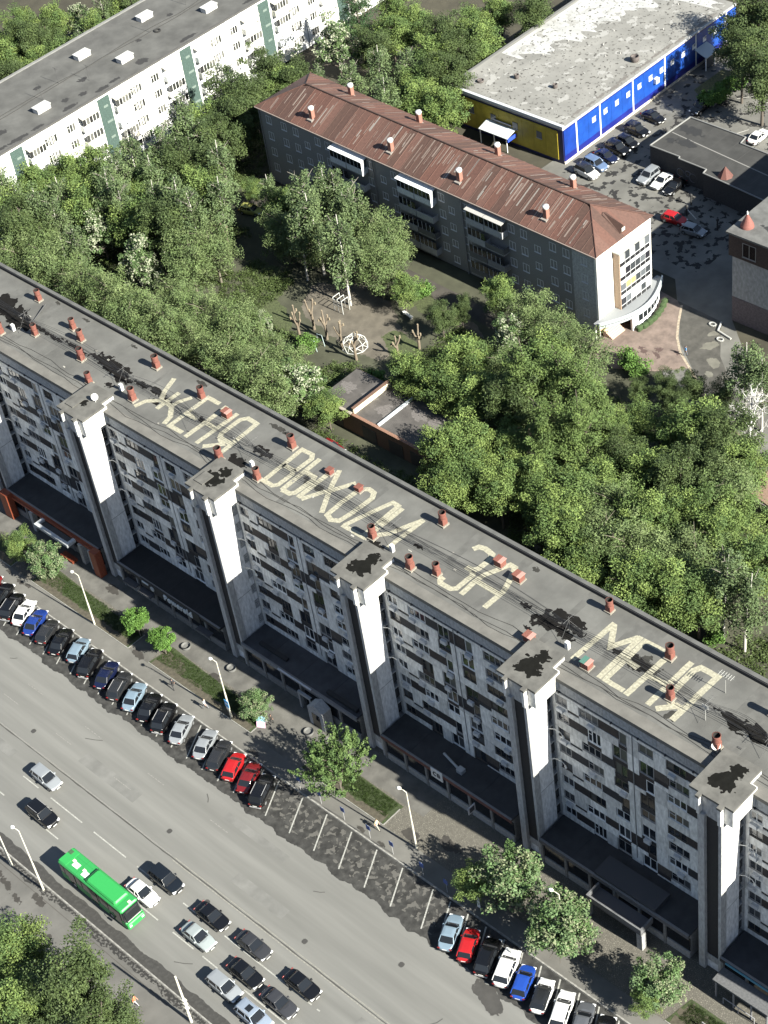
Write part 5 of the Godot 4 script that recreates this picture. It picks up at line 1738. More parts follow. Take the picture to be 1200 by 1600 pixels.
func tree_kinds() -> void:
	var grey := Color(0.10, 0.085, 0.07)
	var birch := Color(0.46, 0.44, 0.40)
	var spec := {
		"maple": [3, {lobes = 0.62, h = 10.0, base = 1.8, r = 3.6, clumps = 95, leaves = 170, leaf = 0.225, clump = 0.98, limbs = 14, bark = grey, cols = [Color(0.113, 0.161, 0.049), Color(0.093, 0.139, 0.044), Color(0.134, 0.183, 0.054), Color(0.076, 0.119, 0.041)]}],
		"dark": [2, {lobes = 0.62, h = 12.0, base = 2.0, r = 3.8, clumps = 95, leaves = 170, leaf = 0.225, clump = 1.0, limbs = 14, bark = grey, cols = [Color(0.062, 0.088, 0.033), Color(0.073, 0.101, 0.037), Color(0.052, 0.075, 0.029)]}],
		"poplar": [2, {h = 14.0, base = 1.8, r = 3.0, clumps = 105, leaves = 160, leaf = 0.22, clump = 0.9, limbs = 18, rise = 0.8, spire = true, bark = grey, cols = [Color(0.087, 0.130, 0.042), Color(0.076, 0.115, 0.038), Color(0.102, 0.145, 0.046)]}],
		"birch": [3, {h = 13.0, base = 3.2, r = 2.7, clumps = 66, leaves = 60, leaf = 0.26, clump = 0.62, hang = 2.0, limbs = 16, rise = 0.5, spire = true, trunk = 0.17, bark = birch, cols = [Color(0.089, 0.125, 0.056), Color(0.076, 0.110, 0.051), Color(0.105, 0.143, 0.063)]}],
		"willow": [3, {lobes = 0.6, h = 11.0, base = 1.4, r = 3.9, clumps = 130, leaves = 95, leaf = 0.25, clump = 0.95, hang = 0.9, broad = 0.42, limbs = 16, bark = Color(0.13, 0.12, 0.09), cols = [Color(0.106, 0.143, 0.058), Color(0.089, 0.126, 0.052), Color(0.122, 0.158, 0.067), Color(0.098, 0.139, 0.052)]}],
		"cherry": [2, {h = 8.0, base = 1.0, r = 3.0, clumps = 80, leaves = 70, leaf = 0.28, clump = 0.62, limbs = 14, bark = grey, white = 0.72, wcol = Color(0.29, 0.31, 0.22), cols = [Color(0.092, 0.143, 0.055), Color(0.078, 0.123, 0.049)]}],
		"globe": [1, {h = 4.4, base = 1.5, r = 1.75, shell = 0.22, lobes = 0.15, clumps = 90, leaves = 100, leaf = 0.20, clump = 0.45, limbs = 12, trunk = 0.09, bark = grey, cols = [Color(0.092, 0.176, 0.037), Color(0.076, 0.149, 0.033)]}],
		"larch": [1, {h = 7.4, base = 0.8, r = 3.2, clumps = 140, leaves = 80, leaf = 0.2, clump = 0.5, bristle = 1.5, limbs = 20, rise = 0.8, bark = grey, cols = [Color(0.081, 0.128, 0.041), Color(0.066, 0.108, 0.037), Color(0.095, 0.143, 0.049)]}],
		"pale": [2, {h = 8.0, base = 1.0, r = 3.5, shell = 0.3, lobes = 0.42, clumps = 120, leaves = 80, leaf = 0.28, clump = 0.72, limbs = 14, bark = grey, white = 0.55, wcol = Color(0.175, 0.20, 0.115), cols = [Color(0.102, 0.154, 0.071), Color(0.082, 0.132, 0.055), Color(0.073, 0.123, 0.044)]}],
		"shrub": [1, {h = 2.6, base = 0.1, r = 1.6, clumps = 40, leaves = 60, leaf = 0.24, clump = 0.5, limbs = 8, trunk = 0.04, bark = grey, cols = [Color(0.087, 0.160, 0.037), Color(0.073, 0.132, 0.034)]}],
		"conifer": [1, {h = 15.0, base = 1.5, r = 3.6, clumps = 120, leaves = 65, leaf = 0.34, clump = 0.8, hang = 0.8, broad = 0.3, limbs = 22, spire = true, bark = grey, cols = [Color(0.037, 0.073, 0.032), Color(0.047, 0.086, 0.034)]}],
		"bare": [1, {h = 10.0, base = 1.0, r = 2.8, clumps = 0, leaves = 0, leaf = 0.1, clump = 0.1, limbs = 22, rise = 0.6, twigs = 5, trunk = 0.2, bark = Color(0.55, 0.54, 0.52), cols = [Color.GRAY]}],
		"thicket": [1, {h = 4.2, base = 0.3, r = 2.2, clumps = 60, leaves = 60, leaf = 0.22, clump = 0.5, broad = 0.25, limbs = 20, twigs = 4, bark = Color(0.12, 0.10, 0.09), cols = [Color(0.102, 0.101, 0.095), Color(0.082, 0.083, 0.077)]}],
	}
	var s := 100
	for k in spec:
		kinds[k] = []
		for i in spec[k][0]:
			kinds[k].append(grow(spec[k][1], s))
			s += 7

var count_of := {}

func _tree(kind: String, x: float, z: float, k: float, label: String, group: String) -> void:
	var name_of := {"birch": "birch_tree", "willow": "willow_tree", "maple": "maple_tree", "dark": "dark_tree", "cherry": "cherry_tree", "poplar": "poplar_tree", "globe": "clipped_tree", "larch": "bristly_tree", "pale": "pale_tree", "shrub": "shrub", "conifer": "conifer_tree", "bare": "bare_tree", "thicket": "thicket"}
	var i: int = count_of.get(kind, 0)
	count_of[kind] = i + 1
	var o := thing(name_of[kind], label, "shrub" if kind in ["shrub", "thicket"] else "tree", Vector3(x, -0.02 if z < 0 else 0.1, z), rng.randf() * TAU, group)
	o.scale = Vector3(k * rng.randf_range(0.94, 1.08), k * rng.randf_range(0.94, 1.06), k * rng.randf_range(0.94, 1.08))
	var v: Array = kinds[kind][i % kinds[kind].size()]
	inst("trunk", v[0], bark_mat(), o)
	if v[1]:
		inst("crown", v[1], leaf_mat(), o)

func plant_trees() -> void:
	_tree("willow", -104.7, -29.0, 1.15, "soft feathery olive-green tree, first from left, along the long roof's rear edge", "olive-green trees")
	_tree("willow", -98.3, -30.3, 1.18, "soft feathery olive-green tree, second from left, along the long roof's rear edge", "olive-green trees")
	_tree("willow", -90.8, -30.5, 1.19, "soft feathery olive-green tree, third from left, along the long roof's rear edge", "olive-green trees")
	_tree("willow", -83.8, -30.4, 1.23, "soft feathery olive-green tree, fourth from left, along the long roof's rear edge", "olive-green trees")
	_tree("willow", -77.7, -30.1, 1.18, "soft feathery olive-green tree, fifth from left, along the long roof's rear edge", "olive-green trees")
	_tree("willow", -71.3, -30.2, 1.22, "soft feathery olive-green tree, sixth from left, along the long roof's rear edge", "olive-green trees")
	_tree("willow", -67.1, -31.9, 1.00, "soft feathery olive-green tree, seventh from left, along the long roof's rear edge", "olive-green trees")
	_tree("willow", -60.2, -31.5, 1.11, "soft feathery olive-green tree, eighth from left, along the long roof's rear edge", "olive-green trees")
	_tree("willow", -53.1, -30.4, 1.23, "soft feathery olive-green tree, ninth from left, along the long roof's rear edge", "olive-green trees")
	_tree("willow", -48.3, -29.8, 1.15, "soft feathery olive-green tree, tenth from left, along the long roof's rear edge", "olive-green trees")
	_tree("cherry", -87.7, -41.3, 0.70, "white-blossoming bushy tree, first from left, along the long roof's rear edge", "blossoming trees")
	_tree("cherry", -65.0, -43.1, 0.60, "white-blossoming bushy tree, second from left, along the long roof's rear edge", "blossoming trees")
	_tree("willow", -106.4, -35.0, 1.11, "soft feathery olive-green tree, first from left, in the second row behind the long roof", "olive-green trees")
	_tree("willow", -76.7, -36.6, 1.05, "soft feathery olive-green tree, second from left, in the second row behind the long roof", "olive-green trees")
	_tree("willow", -69.2, -36.3, 1.13, "soft feathery olive-green tree, third from left, in the second row behind the long roof", "olive-green trees")
	_tree("willow", -62.2, -36.8, 1.14, "soft feathery olive-green tree, fourth from left, in the second row behind the long roof", "olive-green trees")
	_tree("willow", -56.7, -36.9, 0.90, "soft feathery olive-green tree, fifth from left, in the second row behind the long roof", "olive-green trees")
	_tree("willow", -50.9, -35.7, 0.90, "soft feathery olive-green tree, sixth from left, in the second row behind the long roof", "olive-green trees")
	_tree("birch", -97.3, -34.8, 1.06, "slender white-trunked tree in the second row behind the long roof", "birches")
	_tree("cherry", -101.0, -42.4, 1.35, "white-blossoming bushy tree, first from left, in the second row behind the long roof", "blossoming trees")
	_tree("cherry", -89.2, -40.4, 1.35, "white-blossoming bushy tree, second from left, in the second row behind the long roof", "blossoming trees")
	_tree("cherry", -46.9, -33.8, 1.35, "white-blossoming bushy tree, third from left, in the second row behind the long roof", "blossoming trees")
	_tree("shrub", -57.3, -44.1, 1.19, "low bright green shrub in the second row behind the long roof", "shrubs")
	_tree("birch", -114.5, -36.6, 1.16, "slender white-trunked tree, first from left, between the playground and the white block", "birches")
	_tree("birch", -107.6, -37.0, 1.30, "slender white-trunked tree, second from left, between the playground and the white block", "birches")
	_tree("birch", -105.6, -37.6, 1.16, "slender white-trunked tree, third from left, between the playground and the white block", "birches")
	_tree("birch", -109.0, -42.6, 1.12, "slender white-trunked tree, fourth from left, between the playground and the white block", "birches")
	_tree("birch", -102.4, -46.4, 1.37, "slender white-trunked tree, fifth from left, between the playground and the white block", "birches")
	_tree("birch", -99.0, -46.3, 1.18, "slender white-trunked tree, sixth from left, between the playground and the white block", "birches")
	_tree("birch", -94.9, -48.9, 1.18, "slender white-trunked tree, seventh from left, between the playground and the white block", "birches")
	_tree("birch", -89.3, -49.7, 1.40, "slender white-trunked tree, eighth from left, between the playground and the white block", "birches")
	_tree("birch", -84.9, -49.0, 1.37, "slender white-trunked tree, ninth from left, between the playground and the white block", "birches")
	_tree("birch", -87.2, -56.1, 1.20, "slender white-trunked tree, tenth from left, between the playground and the white block", "birches")
	_tree("maple", -113.9, -34.6, 1.39, "round leafy mid-green tree, first from left, between the playground and the white block", "mid-green trees")
	_tree("maple", -111.0, -34.7, 1.27, "round leafy mid-green tree, second from left, between the playground and the white block", "mid-green trees")
	_tree("maple", -105.4, -43.6, 1.31, "round leafy mid-green tree, third from left, between the playground and the white block", "mid-green trees")
	_tree("maple", -96.7, -45.0, 1.18, "round leafy mid-green tree, fourth from left, between the playground and the white block", "mid-green trees")
	_tree("maple", -94.4, -46.3, 1.39, "round leafy mid-green tree, fifth from left, between the playground and the white block", "mid-green trees")
	_tree("maple", -91.5, -56.2, 1.32, "round leafy mid-green tree, sixth from left, between the playground and the white block", "mid-green trees")
	_tree("dark", -107.0, -33.5, 1.39, "dense dark green tree, first from left, between the playground and the white block", "dark trees")
	_tree("dark", -88.2, -46.1, 1.37, "dense dark green tree, second from left, between the playground and the white block", "dark trees")
	_tree("willow", -82.2, -44.6, 1.21, "soft feathery olive-green tree, first from left, between the playground and the white block", "olive-green trees")
	_tree("willow", -80.8, -48.5, 1.22, "soft feathery olive-green tree, second from left, between the playground and the white block", "olive-green trees")
	_tree("maple", -118.9, -43.5, 1.17, "round leafy mid-green tree, first from left, at the foot of the white block", "mid-green trees")
	_tree("maple", -116.5, -44.1, 1.16, "round leafy mid-green tree, second from left, at the foot of the white block", "mid-green trees")
	_tree("maple", -115.7, -48.8, 1.14, "round leafy mid-green tree, third from left, at the foot of the white block", "mid-green trees")
	_tree("maple", -113.1, -51.9, 1.21, "round leafy mid-green tree, fourth from left, at the foot of the white block", "mid-green trees")
	_tree("maple", -101.9, -53.1, 1.29, "round leafy mid-green tree, fifth from left, at the foot of the white block", "mid-green trees")
	_tree("maple", -101.4, -57.5, 1.12, "round leafy mid-green tree, sixth from left, at the foot of the white block", "mid-green trees")
	_tree("maple", -106.8, -70.9, 1.31, "round leafy mid-green tree, seventh from left, at the foot of the white block", "mid-green trees")
	_tree("maple", -113.3, -79.6, 0.70, "round leafy mid-green tree, eighth from left, at the foot of the white block", "mid-green trees")
	_tree("maple", -105.3, -87.2, 1.21, "round leafy mid-green tree, ninth from left, at the foot of the white block", "mid-green trees")
	_tree("birch", -116.0, -36.4, 1.35, "slender white-trunked tree, first from left, at the foot of the white block", "birches")
	_tree("birch", -105.2, -50.5, 1.26, "slender white-trunked tree, second from left, at the foot of the white block", "birches")
	_tree("birch", -106.7, -55.2, 1.21, "slender white-trunked tree, third from left, at the foot of the white block", "birches")
	_tree("birch", -99.9, -53.4, 1.26, "slender white-trunked tree, fourth from left, at the foot of the white block", "birches")
	_tree("birch", -102.2, -59.2, 1.32, "slender white-trunked tree, fifth from left, at the foot of the white block", "birches")
	_tree("birch", -101.1, -61.0, 1.14, "slender white-trunked tree, sixth from left, at the foot of the white block", "birches")
	_tree("birch", -105.2, -66.0, 1.40, "slender white-trunked tree, seventh from left, at the foot of the white block", "birches")
	_tree("birch", -102.3, -66.0, 1.13, "slender white-trunked tree, eighth from left, at the foot of the white block", "birches")
	_tree("birch", -92.9, -61.0, 1.33, "slender white-trunked tree, ninth from left, at the foot of the white block", "birches")
	_tree("dark", -95.9, -58.6, 1.36, "dense dark green tree, first from left, at the foot of the white block", "dark trees")
	_tree("dark", -101.3, -68.7, 1.13, "dense dark green tree, second from left, at the foot of the white block", "dark trees")
	_tree("dark", -106.8, -77.2, 1.34, "dense dark green tree, third from left, at the foot of the white block", "dark trees")
	_tree("dark", -103.1, -74.2, 1.23, "dense dark green tree, fourth from left, at the foot of the white block", "dark trees")
	_tree("dark", -105.3, -77.7, 0.80, "dense dark green tree, fifth from left, at the foot of the white block", "dark trees")
	_tree("dark", -107.0, -82.2, 1.12, "dense dark green tree, sixth from left, at the foot of the white block", "dark trees")
	_tree("dark", -110.0, -89.2, 1.14, "dense dark green tree, seventh from left, at the foot of the white block", "dark trees")
	_tree("dark", -104.1, -89.0, 1.17, "dense dark green tree, eighth from left, at the foot of the white block", "dark trees")
	_tree("cherry", -107.4, -102.6, 1.60, "white-blossoming bushy tree north of the brick block's rusty roof", "blossoming trees")
	_tree("birch", -98.2, -89.6, 1.04, "slender white-trunked tree, first from left, north of the brick block's rusty roof", "birches")
	_tree("birch", -93.1, -91.5, 1.18, "slender white-trunked tree, second from left, north of the brick block's rusty roof", "birches")
	_tree("birch", -92.8, -98.2, 1.22, "slender white-trunked tree, third from left, north of the brick block's rusty roof", "birches")
	_tree("birch", -84.7, -91.2, 1.23, "slender white-trunked tree, fourth from left, north of the brick block's rusty roof", "birches")
	_tree("conifer", -107.8, -108.9, 1.08, "dark drooping conifer north of the brick block's rusty roof", "conifers")
	_tree("maple", -108.0, -117.2, 1.08, "round leafy mid-green tree, first from left, left of the blue warehouse", "mid-green trees")
	_tree("maple", -101.9, -110.8, 1.12, "round leafy mid-green tree, second from left, left of the blue warehouse", "mid-green trees")
	_tree("maple", -82.8, -96.1, 1.19, "round leafy mid-green tree, third from left, left of the blue warehouse", "mid-green trees")
	_tree("maple", -101.3, -116.7, 1.02, "round leafy mid-green tree, fourth from left, left of the blue warehouse", "mid-green trees")
	_tree("maple", -85.7, -101.5, 1.18, "round leafy mid-green tree, fifth from left, left of the blue warehouse", "mid-green trees")
	_tree("maple", -89.5, -107.3, 1.19, "round leafy mid-green tree, sixth from left, left of the blue warehouse", "mid-green trees")
	_tree("maple", -76.8, -95.8, 1.21, "round leafy mid-green tree, seventh from left, left of the blue warehouse", "mid-green trees")
	_tree("maple", -93.5, -122.0, 1.00, "round leafy mid-green tree, eighth from left, left of the blue warehouse", "mid-green trees")
	_tree("maple", -85.9, -116.4, 1.23, "round leafy mid-green tree, ninth from left, left of the blue warehouse", "mid-green trees")
	_tree("maple", -90.6, -126.7, 1.02, "round leafy mid-green tree, tenth from left, left of the blue warehouse", "mid-green trees")
	_tree("dark", -100.9, -105.5, 1.08, "dense dark green tree, first from left, left of the blue warehouse", "dark trees")
	_tree("dark", -92.5, -113.7, 1.15, "dense dark green tree, second from left, left of the blue warehouse", "dark trees")
	_tree("dark", -81.3, -102.9, 1.22, "dense dark green tree, third from left, left of the blue warehouse", "dark trees")
	_tree("dark", -86.4, -110.9, 1.08, "dense dark green tree, fourth from left, left of the blue warehouse", "dark trees")
	_tree("dark", -84.1, -127.6, 1.22, "dense dark green tree, fifth from left, left of the blue warehouse", "dark trees")
	_tree("birch", -89.5, -101.1, 1.13, "slender white-trunked tree left of the blue warehouse", "birches")
	_tree("maple", -91.7, -66.5, 0.60, "round leafy mid-green tree, first from left, in front of the brick block", "mid-green trees")
	_tree("maple", -79.8, -62.8, 1.07, "round leafy mid-green tree, second from left, in front of the brick block", "mid-green trees")
	_tree("maple", -51.6, -59.3, 0.75, "round leafy mid-green tree, third from left, in front of the brick block", "mid-green trees")
	_tree("birch", -83.0, -63.5, 1.00, "slender white-trunked tree, first from left, in front of the brick block", "birches")
	_tree("birch", -70.1, -56.8, 1.19, "slender white-trunked tree, second from left, in front of the brick block", "birches")
	_tree("birch", -74.2, -61.8, 1.35, "slender white-trunked tree, third from left, in front of the brick block", "birches")
	_tree("birch", -69.0, -59.3, 1.44, "slender white-trunked tree, fourth from left, in front of the brick block", "birches")
	_tree("birch", -73.6, -65.8, 1.20, "slender white-trunked tree, fifth from left, in front of the brick block", "birches")
	_tree("birch", -72.1, -66.4, 1.16, "slender white-trunked tree, sixth from left, in front of the brick block", "birches")
	_tree("birch", -60.1, -56.0, 1.43, "slender white-trunked tree, seventh from left, in front of the brick block", "birches")
	_tree("birch", -66.4, -63.5, 1.30, "slender white-trunked tree, eighth from left, in front of the brick block", "birches")
	_tree("birch", -65.8, -64.9, 1.27, "slender white-trunked tree, ninth from left, in front of the brick block", "birches")
	_tree("willow", -75.6, -58.4, 1.05, "soft feathery olive-green tree, first from left, in front of the brick block", "olive-green trees")
	_tree("willow", -70.7, -59.3, 1.14, "soft feathery olive-green tree, second from left, in front of the brick block", "olive-green trees")
	_tree("willow", -63.4, -64.1, 1.20, "soft feathery olive-green tree, third from left, in front of the brick block", "olive-green trees")
	_tree("willow", -56.8, -59.9, 1.11, "soft feathery olive-green tree, fourth from left, in front of the brick block", "olive-green trees")
	_tree("willow", -59.7, -65.1, 1.10, "soft feathery olive-green tree, fifth from left, in front of the brick block", "olive-green trees")
	_tree("dark", -42.7, -57.8, 0.60, "dense dark green tree, first from left, around the playground", "dark trees")
	_tree("dark", -42.3, -61.5, 0.50, "dense dark green tree, second from left, around the playground", "dark trees")
	_tree("maple", -42.4, -33.8, 0.80, "round leafy mid-green tree, first from left, around the playground", "mid-green trees")
	_tree("maple", -37.1, -44.6, 0.90, "round leafy mid-green tree, second from left, around the playground", "mid-green trees")
	_tree("maple", -34.6, -44.6, 0.90, "round leafy mid-green tree, third from left, around the playground", "mid-green trees")
	_tree("shrub", -44.0, -44.6, 1.03, "low bright green shrub, first from left, around the playground", "shrubs")
	_tree("shrub", -51.8, -63.3, 1.18, "low bright green shrub, second from left, around the playground", "shrubs")
	_tree("maple", -33.4, -54.3, 0.75, "round leafy mid-green tree, first from left, by the end of the brick block", "mid-green trees")
	_tree("maple", -38.4, -65.7, 0.85, "round leafy mid-green tree, second from left, by the end of the brick block", "mid-green trees")
	_tree("maple", -21.5, -55.6, 1.19, "round leafy mid-green tree, third from left, by the end of the brick block", "mid-green trees")
	_tree("willow", -26.1, -52.9, 1.02, "soft feathery olive-green tree, first from left, by the end of the brick block", "olive-green trees")
	_tree("willow", -30.4, -62.9, 1.10, "soft feathery olive-green tree, second from left, by the end of the brick block", "olive-green trees")
	_tree("willow", -24.8, -62.3, 1.03, "soft feathery olive-green tree, third from left, by the end of the brick block", "olive-green trees")
	_tree("willow", -18.3, -59.2, 1.20, "soft feathery olive-green tree, fourth from left, by the end of the brick block", "olive-green trees")
	_tree("cherry", -31.3, -60.2, 1.05, "white-blossoming bushy tree by the end of the brick block", "blossoming trees")
	_tree("shrub", -17.3, -68.1, 1.11, "low bright green shrub, first from left, by the end of the brick block", "shrubs")
	_tree("shrub", -14.8, -67.1, 1.24, "low bright green shrub, second from left, by the end of the brick block", "shrubs")
	_tree("dark", -10.5, -62.2, 0.45, "dense dark green tree, first from left, by the end of the brick block", "dark trees")
	_tree("dark", -7.0, -63.3, 0.62, "dense dark green tree, second from left, by the end of the brick block", "dark trees")
	_tree("dark", -4.3, -62.7, 0.50, "dense dark green tree, third from left, by the end of the brick block", "dark trees")
	_tree("dark", -4.0, -65.7, 0.62, "dense dark green tree, fourth from left, by the end of the brick block", "dark trees")
	_tree("dark", -0.5, -63.0, 0.50, "dense dark green tree, fifth from left, by the end of the brick block", "dark trees")
	_tree("dark", -0.1, -66.0, 0.62, "dense dark green tree, sixth from left, by the end of the brick block", "dark trees")
	_tree("maple", -29.0, -44.6, 1.07, "round leafy mid-green tree, first from left, in the grove behind the garages", "mid-green trees")
	_tree("maple", -20.9, -34.1, 1.09, "round leafy mid-green tree, second from left, in the grove behind the garages", "mid-green trees")
	_tree("maple", -30.3, -45.7, 1.03, "round leafy mid-green tree, third from left, in the grove behind the garages", "mid-green trees")
	_tree("maple", -16.0, -30.2, 1.09, "round leafy mid-green tree, fourth from left, in the grove behind the garages", "mid-green trees")
	_tree("maple", -30.4, -48.9, 1.24, "round leafy mid-green tree, fifth from left, in the grove behind the garages", "mid-green trees")
	_tree("maple", -19.7, -36.9, 1.23, "round leafy mid-green tree, sixth from left, in the grove behind the garages", "mid-green trees")
	_tree("maple", -14.6, -33.6, 1.15, "round leafy mid-green tree, seventh from left, in the grove behind the garages", "mid-green trees")
	_tree("maple", -24.7, -45.4, 1.12, "round leafy mid-green tree, eighth from left, in the grove behind the garages", "mid-green trees")
	_tree("maple", -10.1, -33.0, 1.08, "round leafy mid-green tree, ninth from left, in the grove behind the garages", "mid-green trees")
	_tree("maple", -14.7, -40.8, 1.02, "round leafy mid-green tree, tenth from left, in the grove behind the garages", "mid-green trees")
	_tree("maple", -8.3, -37.4, 1.06, "round leafy mid-green tree, eleventh from left, in the grove behind the garages", "mid-green trees")
	_tree("dark", -18.6, -45.7, 1.19, "dense dark green tree in the grove behind the garages", "dark trees")
	_tree("poplar", -18.0, -47.7, 1.21, "tall upright fresh-green tree, first from left, in the grove behind the garages", "upright trees")
	_tree("poplar", -10.2, -42.2, 1.08, "tall upright fresh-green tree, second from left, in the grove behind the garages", "upright trees")
	_tree("poplar", -14.3, -50.1, 1.19, "tall upright fresh-green tree, third from left, in the grove behind the garages", "upright trees")
	_tree("poplar", -6.6, -44.3, 1.19, "tall upright fresh-green tree, fourth from left, in the grove behind the garages", "upright trees")
	_tree("poplar", -10.1, -50.2, 1.17, "tall upright fresh-green tree, fifth from left, in the grove behind the garages", "upright trees")
	_tree("maple", -2.9, -34.7, 1.16, "round leafy mid-green tree, first from left, in the grove by the right-hand lane", "mid-green trees")
	_tree("maple", -1.8, -38.1, 1.18, "round leafy mid-green tree, second from left, in the grove by the right-hand lane", "mid-green trees")
	_tree("maple", -1.4, -42.1, 1.08, "round leafy mid-green tree, third from left, in the grove by the right-hand lane", "mid-green trees")
	_tree("maple", -7.0, -52.4, 0.85, "round leafy mid-green tree, fourth from left, in the grove by the right-hand lane", "mid-green trees")
	_tree("maple", -5.1, -55.3, 0.85, "round leafy mid-green tree, fifth from left, in the grove by the right-hand lane", "mid-green trees")
	_tree("maple", 3.0, -46.5, 1.11, "round leafy mid-green tree, sixth from left, in the grove by the right-hand lane", "mid-green trees")
	_tree("maple", 8.2, -39.6, 1.18, "round leafy mid-green tree, seventh from left, in the grove by the right-hand lane", "mid-green trees")
	_tree("maple", -0.2, -55.7, 0.85, "round leafy mid-green tree, eighth from left, in the grove by the right-hand lane", "mid-green trees")
	_tree("maple", 10.6, -42.6, 1.07, "round leafy mid-green tree, ninth from left, in the grove by the right-hand lane", "mid-green trees")
	_tree("maple", 3.6, -56.4, 1.23, "round leafy mid-green tree, tenth from left, in the grove by the right-hand lane", "mid-green trees")
	_tree("maple", 12.9, -45.0, 1.15, "round leafy mid-green tree, eleventh from left, in the grove by the right-hand lane", "mid-green trees")
	_tree("maple", 11.9, -54.1, 1.14, "round leafy mid-green tree, twelfth from left, in the grove by the right-hand lane", "mid-green trees")
	_tree("dark", -1.2, -47.7, 1.00, "dense dark green tree, first from left, in the grove by the right-hand lane", "dark trees")
	_tree("dark", 7.7, -46.8, 1.13, "dense dark green tree, second from left, in the grove by the right-hand lane", "dark trees")
	_tree("dark", 8.5, -51.0, 1.06, "dense dark green tree, third from left, in the grove by the right-hand lane", "dark trees")
	_tree("dark", 8.8, -56.0, 1.16, "dense dark green tree, fourth from left, in the grove by the right-hand lane", "dark trees")
	_tree("willow", 3.7, -39.1, 1.11, "soft feathery olive-green tree, first from left, in the grove by the right-hand lane", "olive-green trees")
	_tree("willow", 13.9, -48.8, 1.20, "soft feathery olive-green tree, second from left, in the grove by the right-hand lane", "olive-green trees")
	_tree("thicket", -2.5, -49.8, 1.15, "leafless grey-brown thicket in the grove by the right-hand lane", "thickets")
	_tree("birch", 2.3, -68.3, 1.19, "slender white-trunked tree, first from left, in the grove by the right-hand lane", "birches")
	_tree("birch", 5.7, -67.3, 1.08, "slender white-trunked tree, second from left, in the grove by the right-hand lane", "birches")
	_tree("bare", 6.1, -63.9, 1.15, "bare white-branched tree in the grove by the right-hand lane", "bare trees")
	_tree("willow", 5.5, -32.8, 1.18, "soft feathery olive-green tree, first from left, behind the right end of the long roof", "olive-green trees")
	_tree("willow", 10.1, -33.2, 1.20, "soft feathery olive-green tree, second from left, behind the right end of the long roof", "olive-green trees")
	_tree("willow", 13.9, -34.4, 1.08, "soft feathery olive-green tree, third from left, behind the right end of the long roof", "olive-green trees")
	_tree("willow", 17.0, -36.9, 1.20, "soft feathery olive-green tree, fourth from left, behind the right end of the long roof", "olive-green trees")
	_tree("maple", 2.3, -30.9, 1.21, "round leafy mid-green tree, first from left, behind the right end of the long roof", "mid-green trees")
	_tree("maple", 7.4, -28.3, 1.16, "round leafy mid-green tree, second from left, behind the right end of the long roof", "mid-green trees")
	_tree("maple", 13.7, -29.2, 1.24, "round leafy mid-green tree, third from left, behind the right end of the long roof", "mid-green trees")
	_tree("maple", 17.4, -31.1, 1.23, "round leafy mid-green tree, fourth from left, behind the right end of the long roof", "mid-green trees")
	_tree("maple", 21.1, -32.4, 1.12, "round leafy mid-green tree, fifth from left, behind the right end of the long roof", "mid-green trees")
	_tree("maple", 16.7, -42.1, 1.13, "round leafy mid-green tree, sixth from left, behind the right end of the long roof", "mid-green trees")
	_tree("maple", 16.2, -47.0, 1.03, "round leafy mid-green tree, seventh from left, behind the right end of the long roof", "mid-green trees")
	_tree("maple", 23.3, -41.2, 1.20, "round leafy mid-green tree, eighth from left, behind the right end of the long roof", "mid-green trees")
	_tree("birch", 23.5, -34.0, 1.23, "slender white-trunked tree, first from left, behind the right end of the long roof", "birches")
	_tree("birch", 26.7, -33.8, 1.11, "slender white-trunked tree, second from left, behind the right end of the long roof", "birches")
	_tree("shrub", 23.3, -32.8, 1.00, "low bright green shrub behind the right end of the long roof", "shrubs")
	_tree("dark", -50.3, -139.9, 1.20, "dense dark green tree, first from left, beside the far end of the warehouse", "dark trees")
	_tree("dark", -44.0, -132.8, 1.25, "dense dark green tree, second from left, beside the far end of the warehouse", "dark trees")
	_tree("dark", -45.8, -139.1, 1.60, "dense dark green tree, third from left, beside the far end of the warehouse", "dark trees")
	_tree("dark", -37.4, -129.0, 1.30, "dense dark green tree, fourth from left, beside the far end of the warehouse", "dark trees")
	_tree("shrub", -48.0, -128.8, 1.20, "low bright green shrub, first from left, beside the far end of the warehouse", "shrubs")
	_tree("shrub", -47.2, -130.3, 1.16, "low bright green shrub, second from left, beside the far end of the warehouse", "shrubs")
	_tree("shrub", -47.4, -132.3, 1.30, "low bright green shrub, third from left, beside the far end of the warehouse", "shrubs")
	_tree("shrub", -46.9, -135.2, 1.30, "low bright green shrub, fourth from left, beside the far end of the warehouse", "shrubs")
	_tree("maple", -157.0, -66.2, 1.19, "round leafy mid-green tree, first from left, behind the white block", "mid-green trees")
	_tree("maple", -159.2, -70.1, 1.15, "round leafy mid-green tree, second from left, behind the white block", "mid-green trees")
	_tree("maple", -166.0, -77.6, 1.17, "round leafy mid-green tree, third from left, behind the white block", "mid-green trees")
	_tree("maple", -152.1, -70.1, 1.00, "round leafy mid-green tree, fourth from left, behind the white block", "mid-green trees")
	_tree("maple", -161.4, -82.2, 1.03, "round leafy mid-green tree, fifth from left, behind the white block", "mid-green trees")
	_tree("maple", -149.0, -75.3, 1.10, "round leafy mid-green tree, sixth from left, behind the white block", "mid-green trees")
	_tree("maple", -149.2, -82.4, 1.16, "round leafy mid-green tree, seventh from left, behind the white block", "mid-green trees")
	_tree("maple", -151.5, -89.5, 1.05, "round leafy mid-green tree, eighth from left, behind the white block", "mid-green trees")
	_tree("dark", -149.6, -62.2, 1.16, "dense dark green tree, first from left, behind the white block", "dark trees")
	_tree("dark", -156.5, -72.0, 1.15, "dense dark green tree, second from left, behind the white block", "dark trees")
	_tree("dark", -156.5, -76.9, 1.00, "dense dark green tree, third from left, behind the white block", "dark trees")
	_tree("dark", -150.3, -91.3, 1.11, "dense dark green tree, fourth from left, behind the white block", "dark trees")
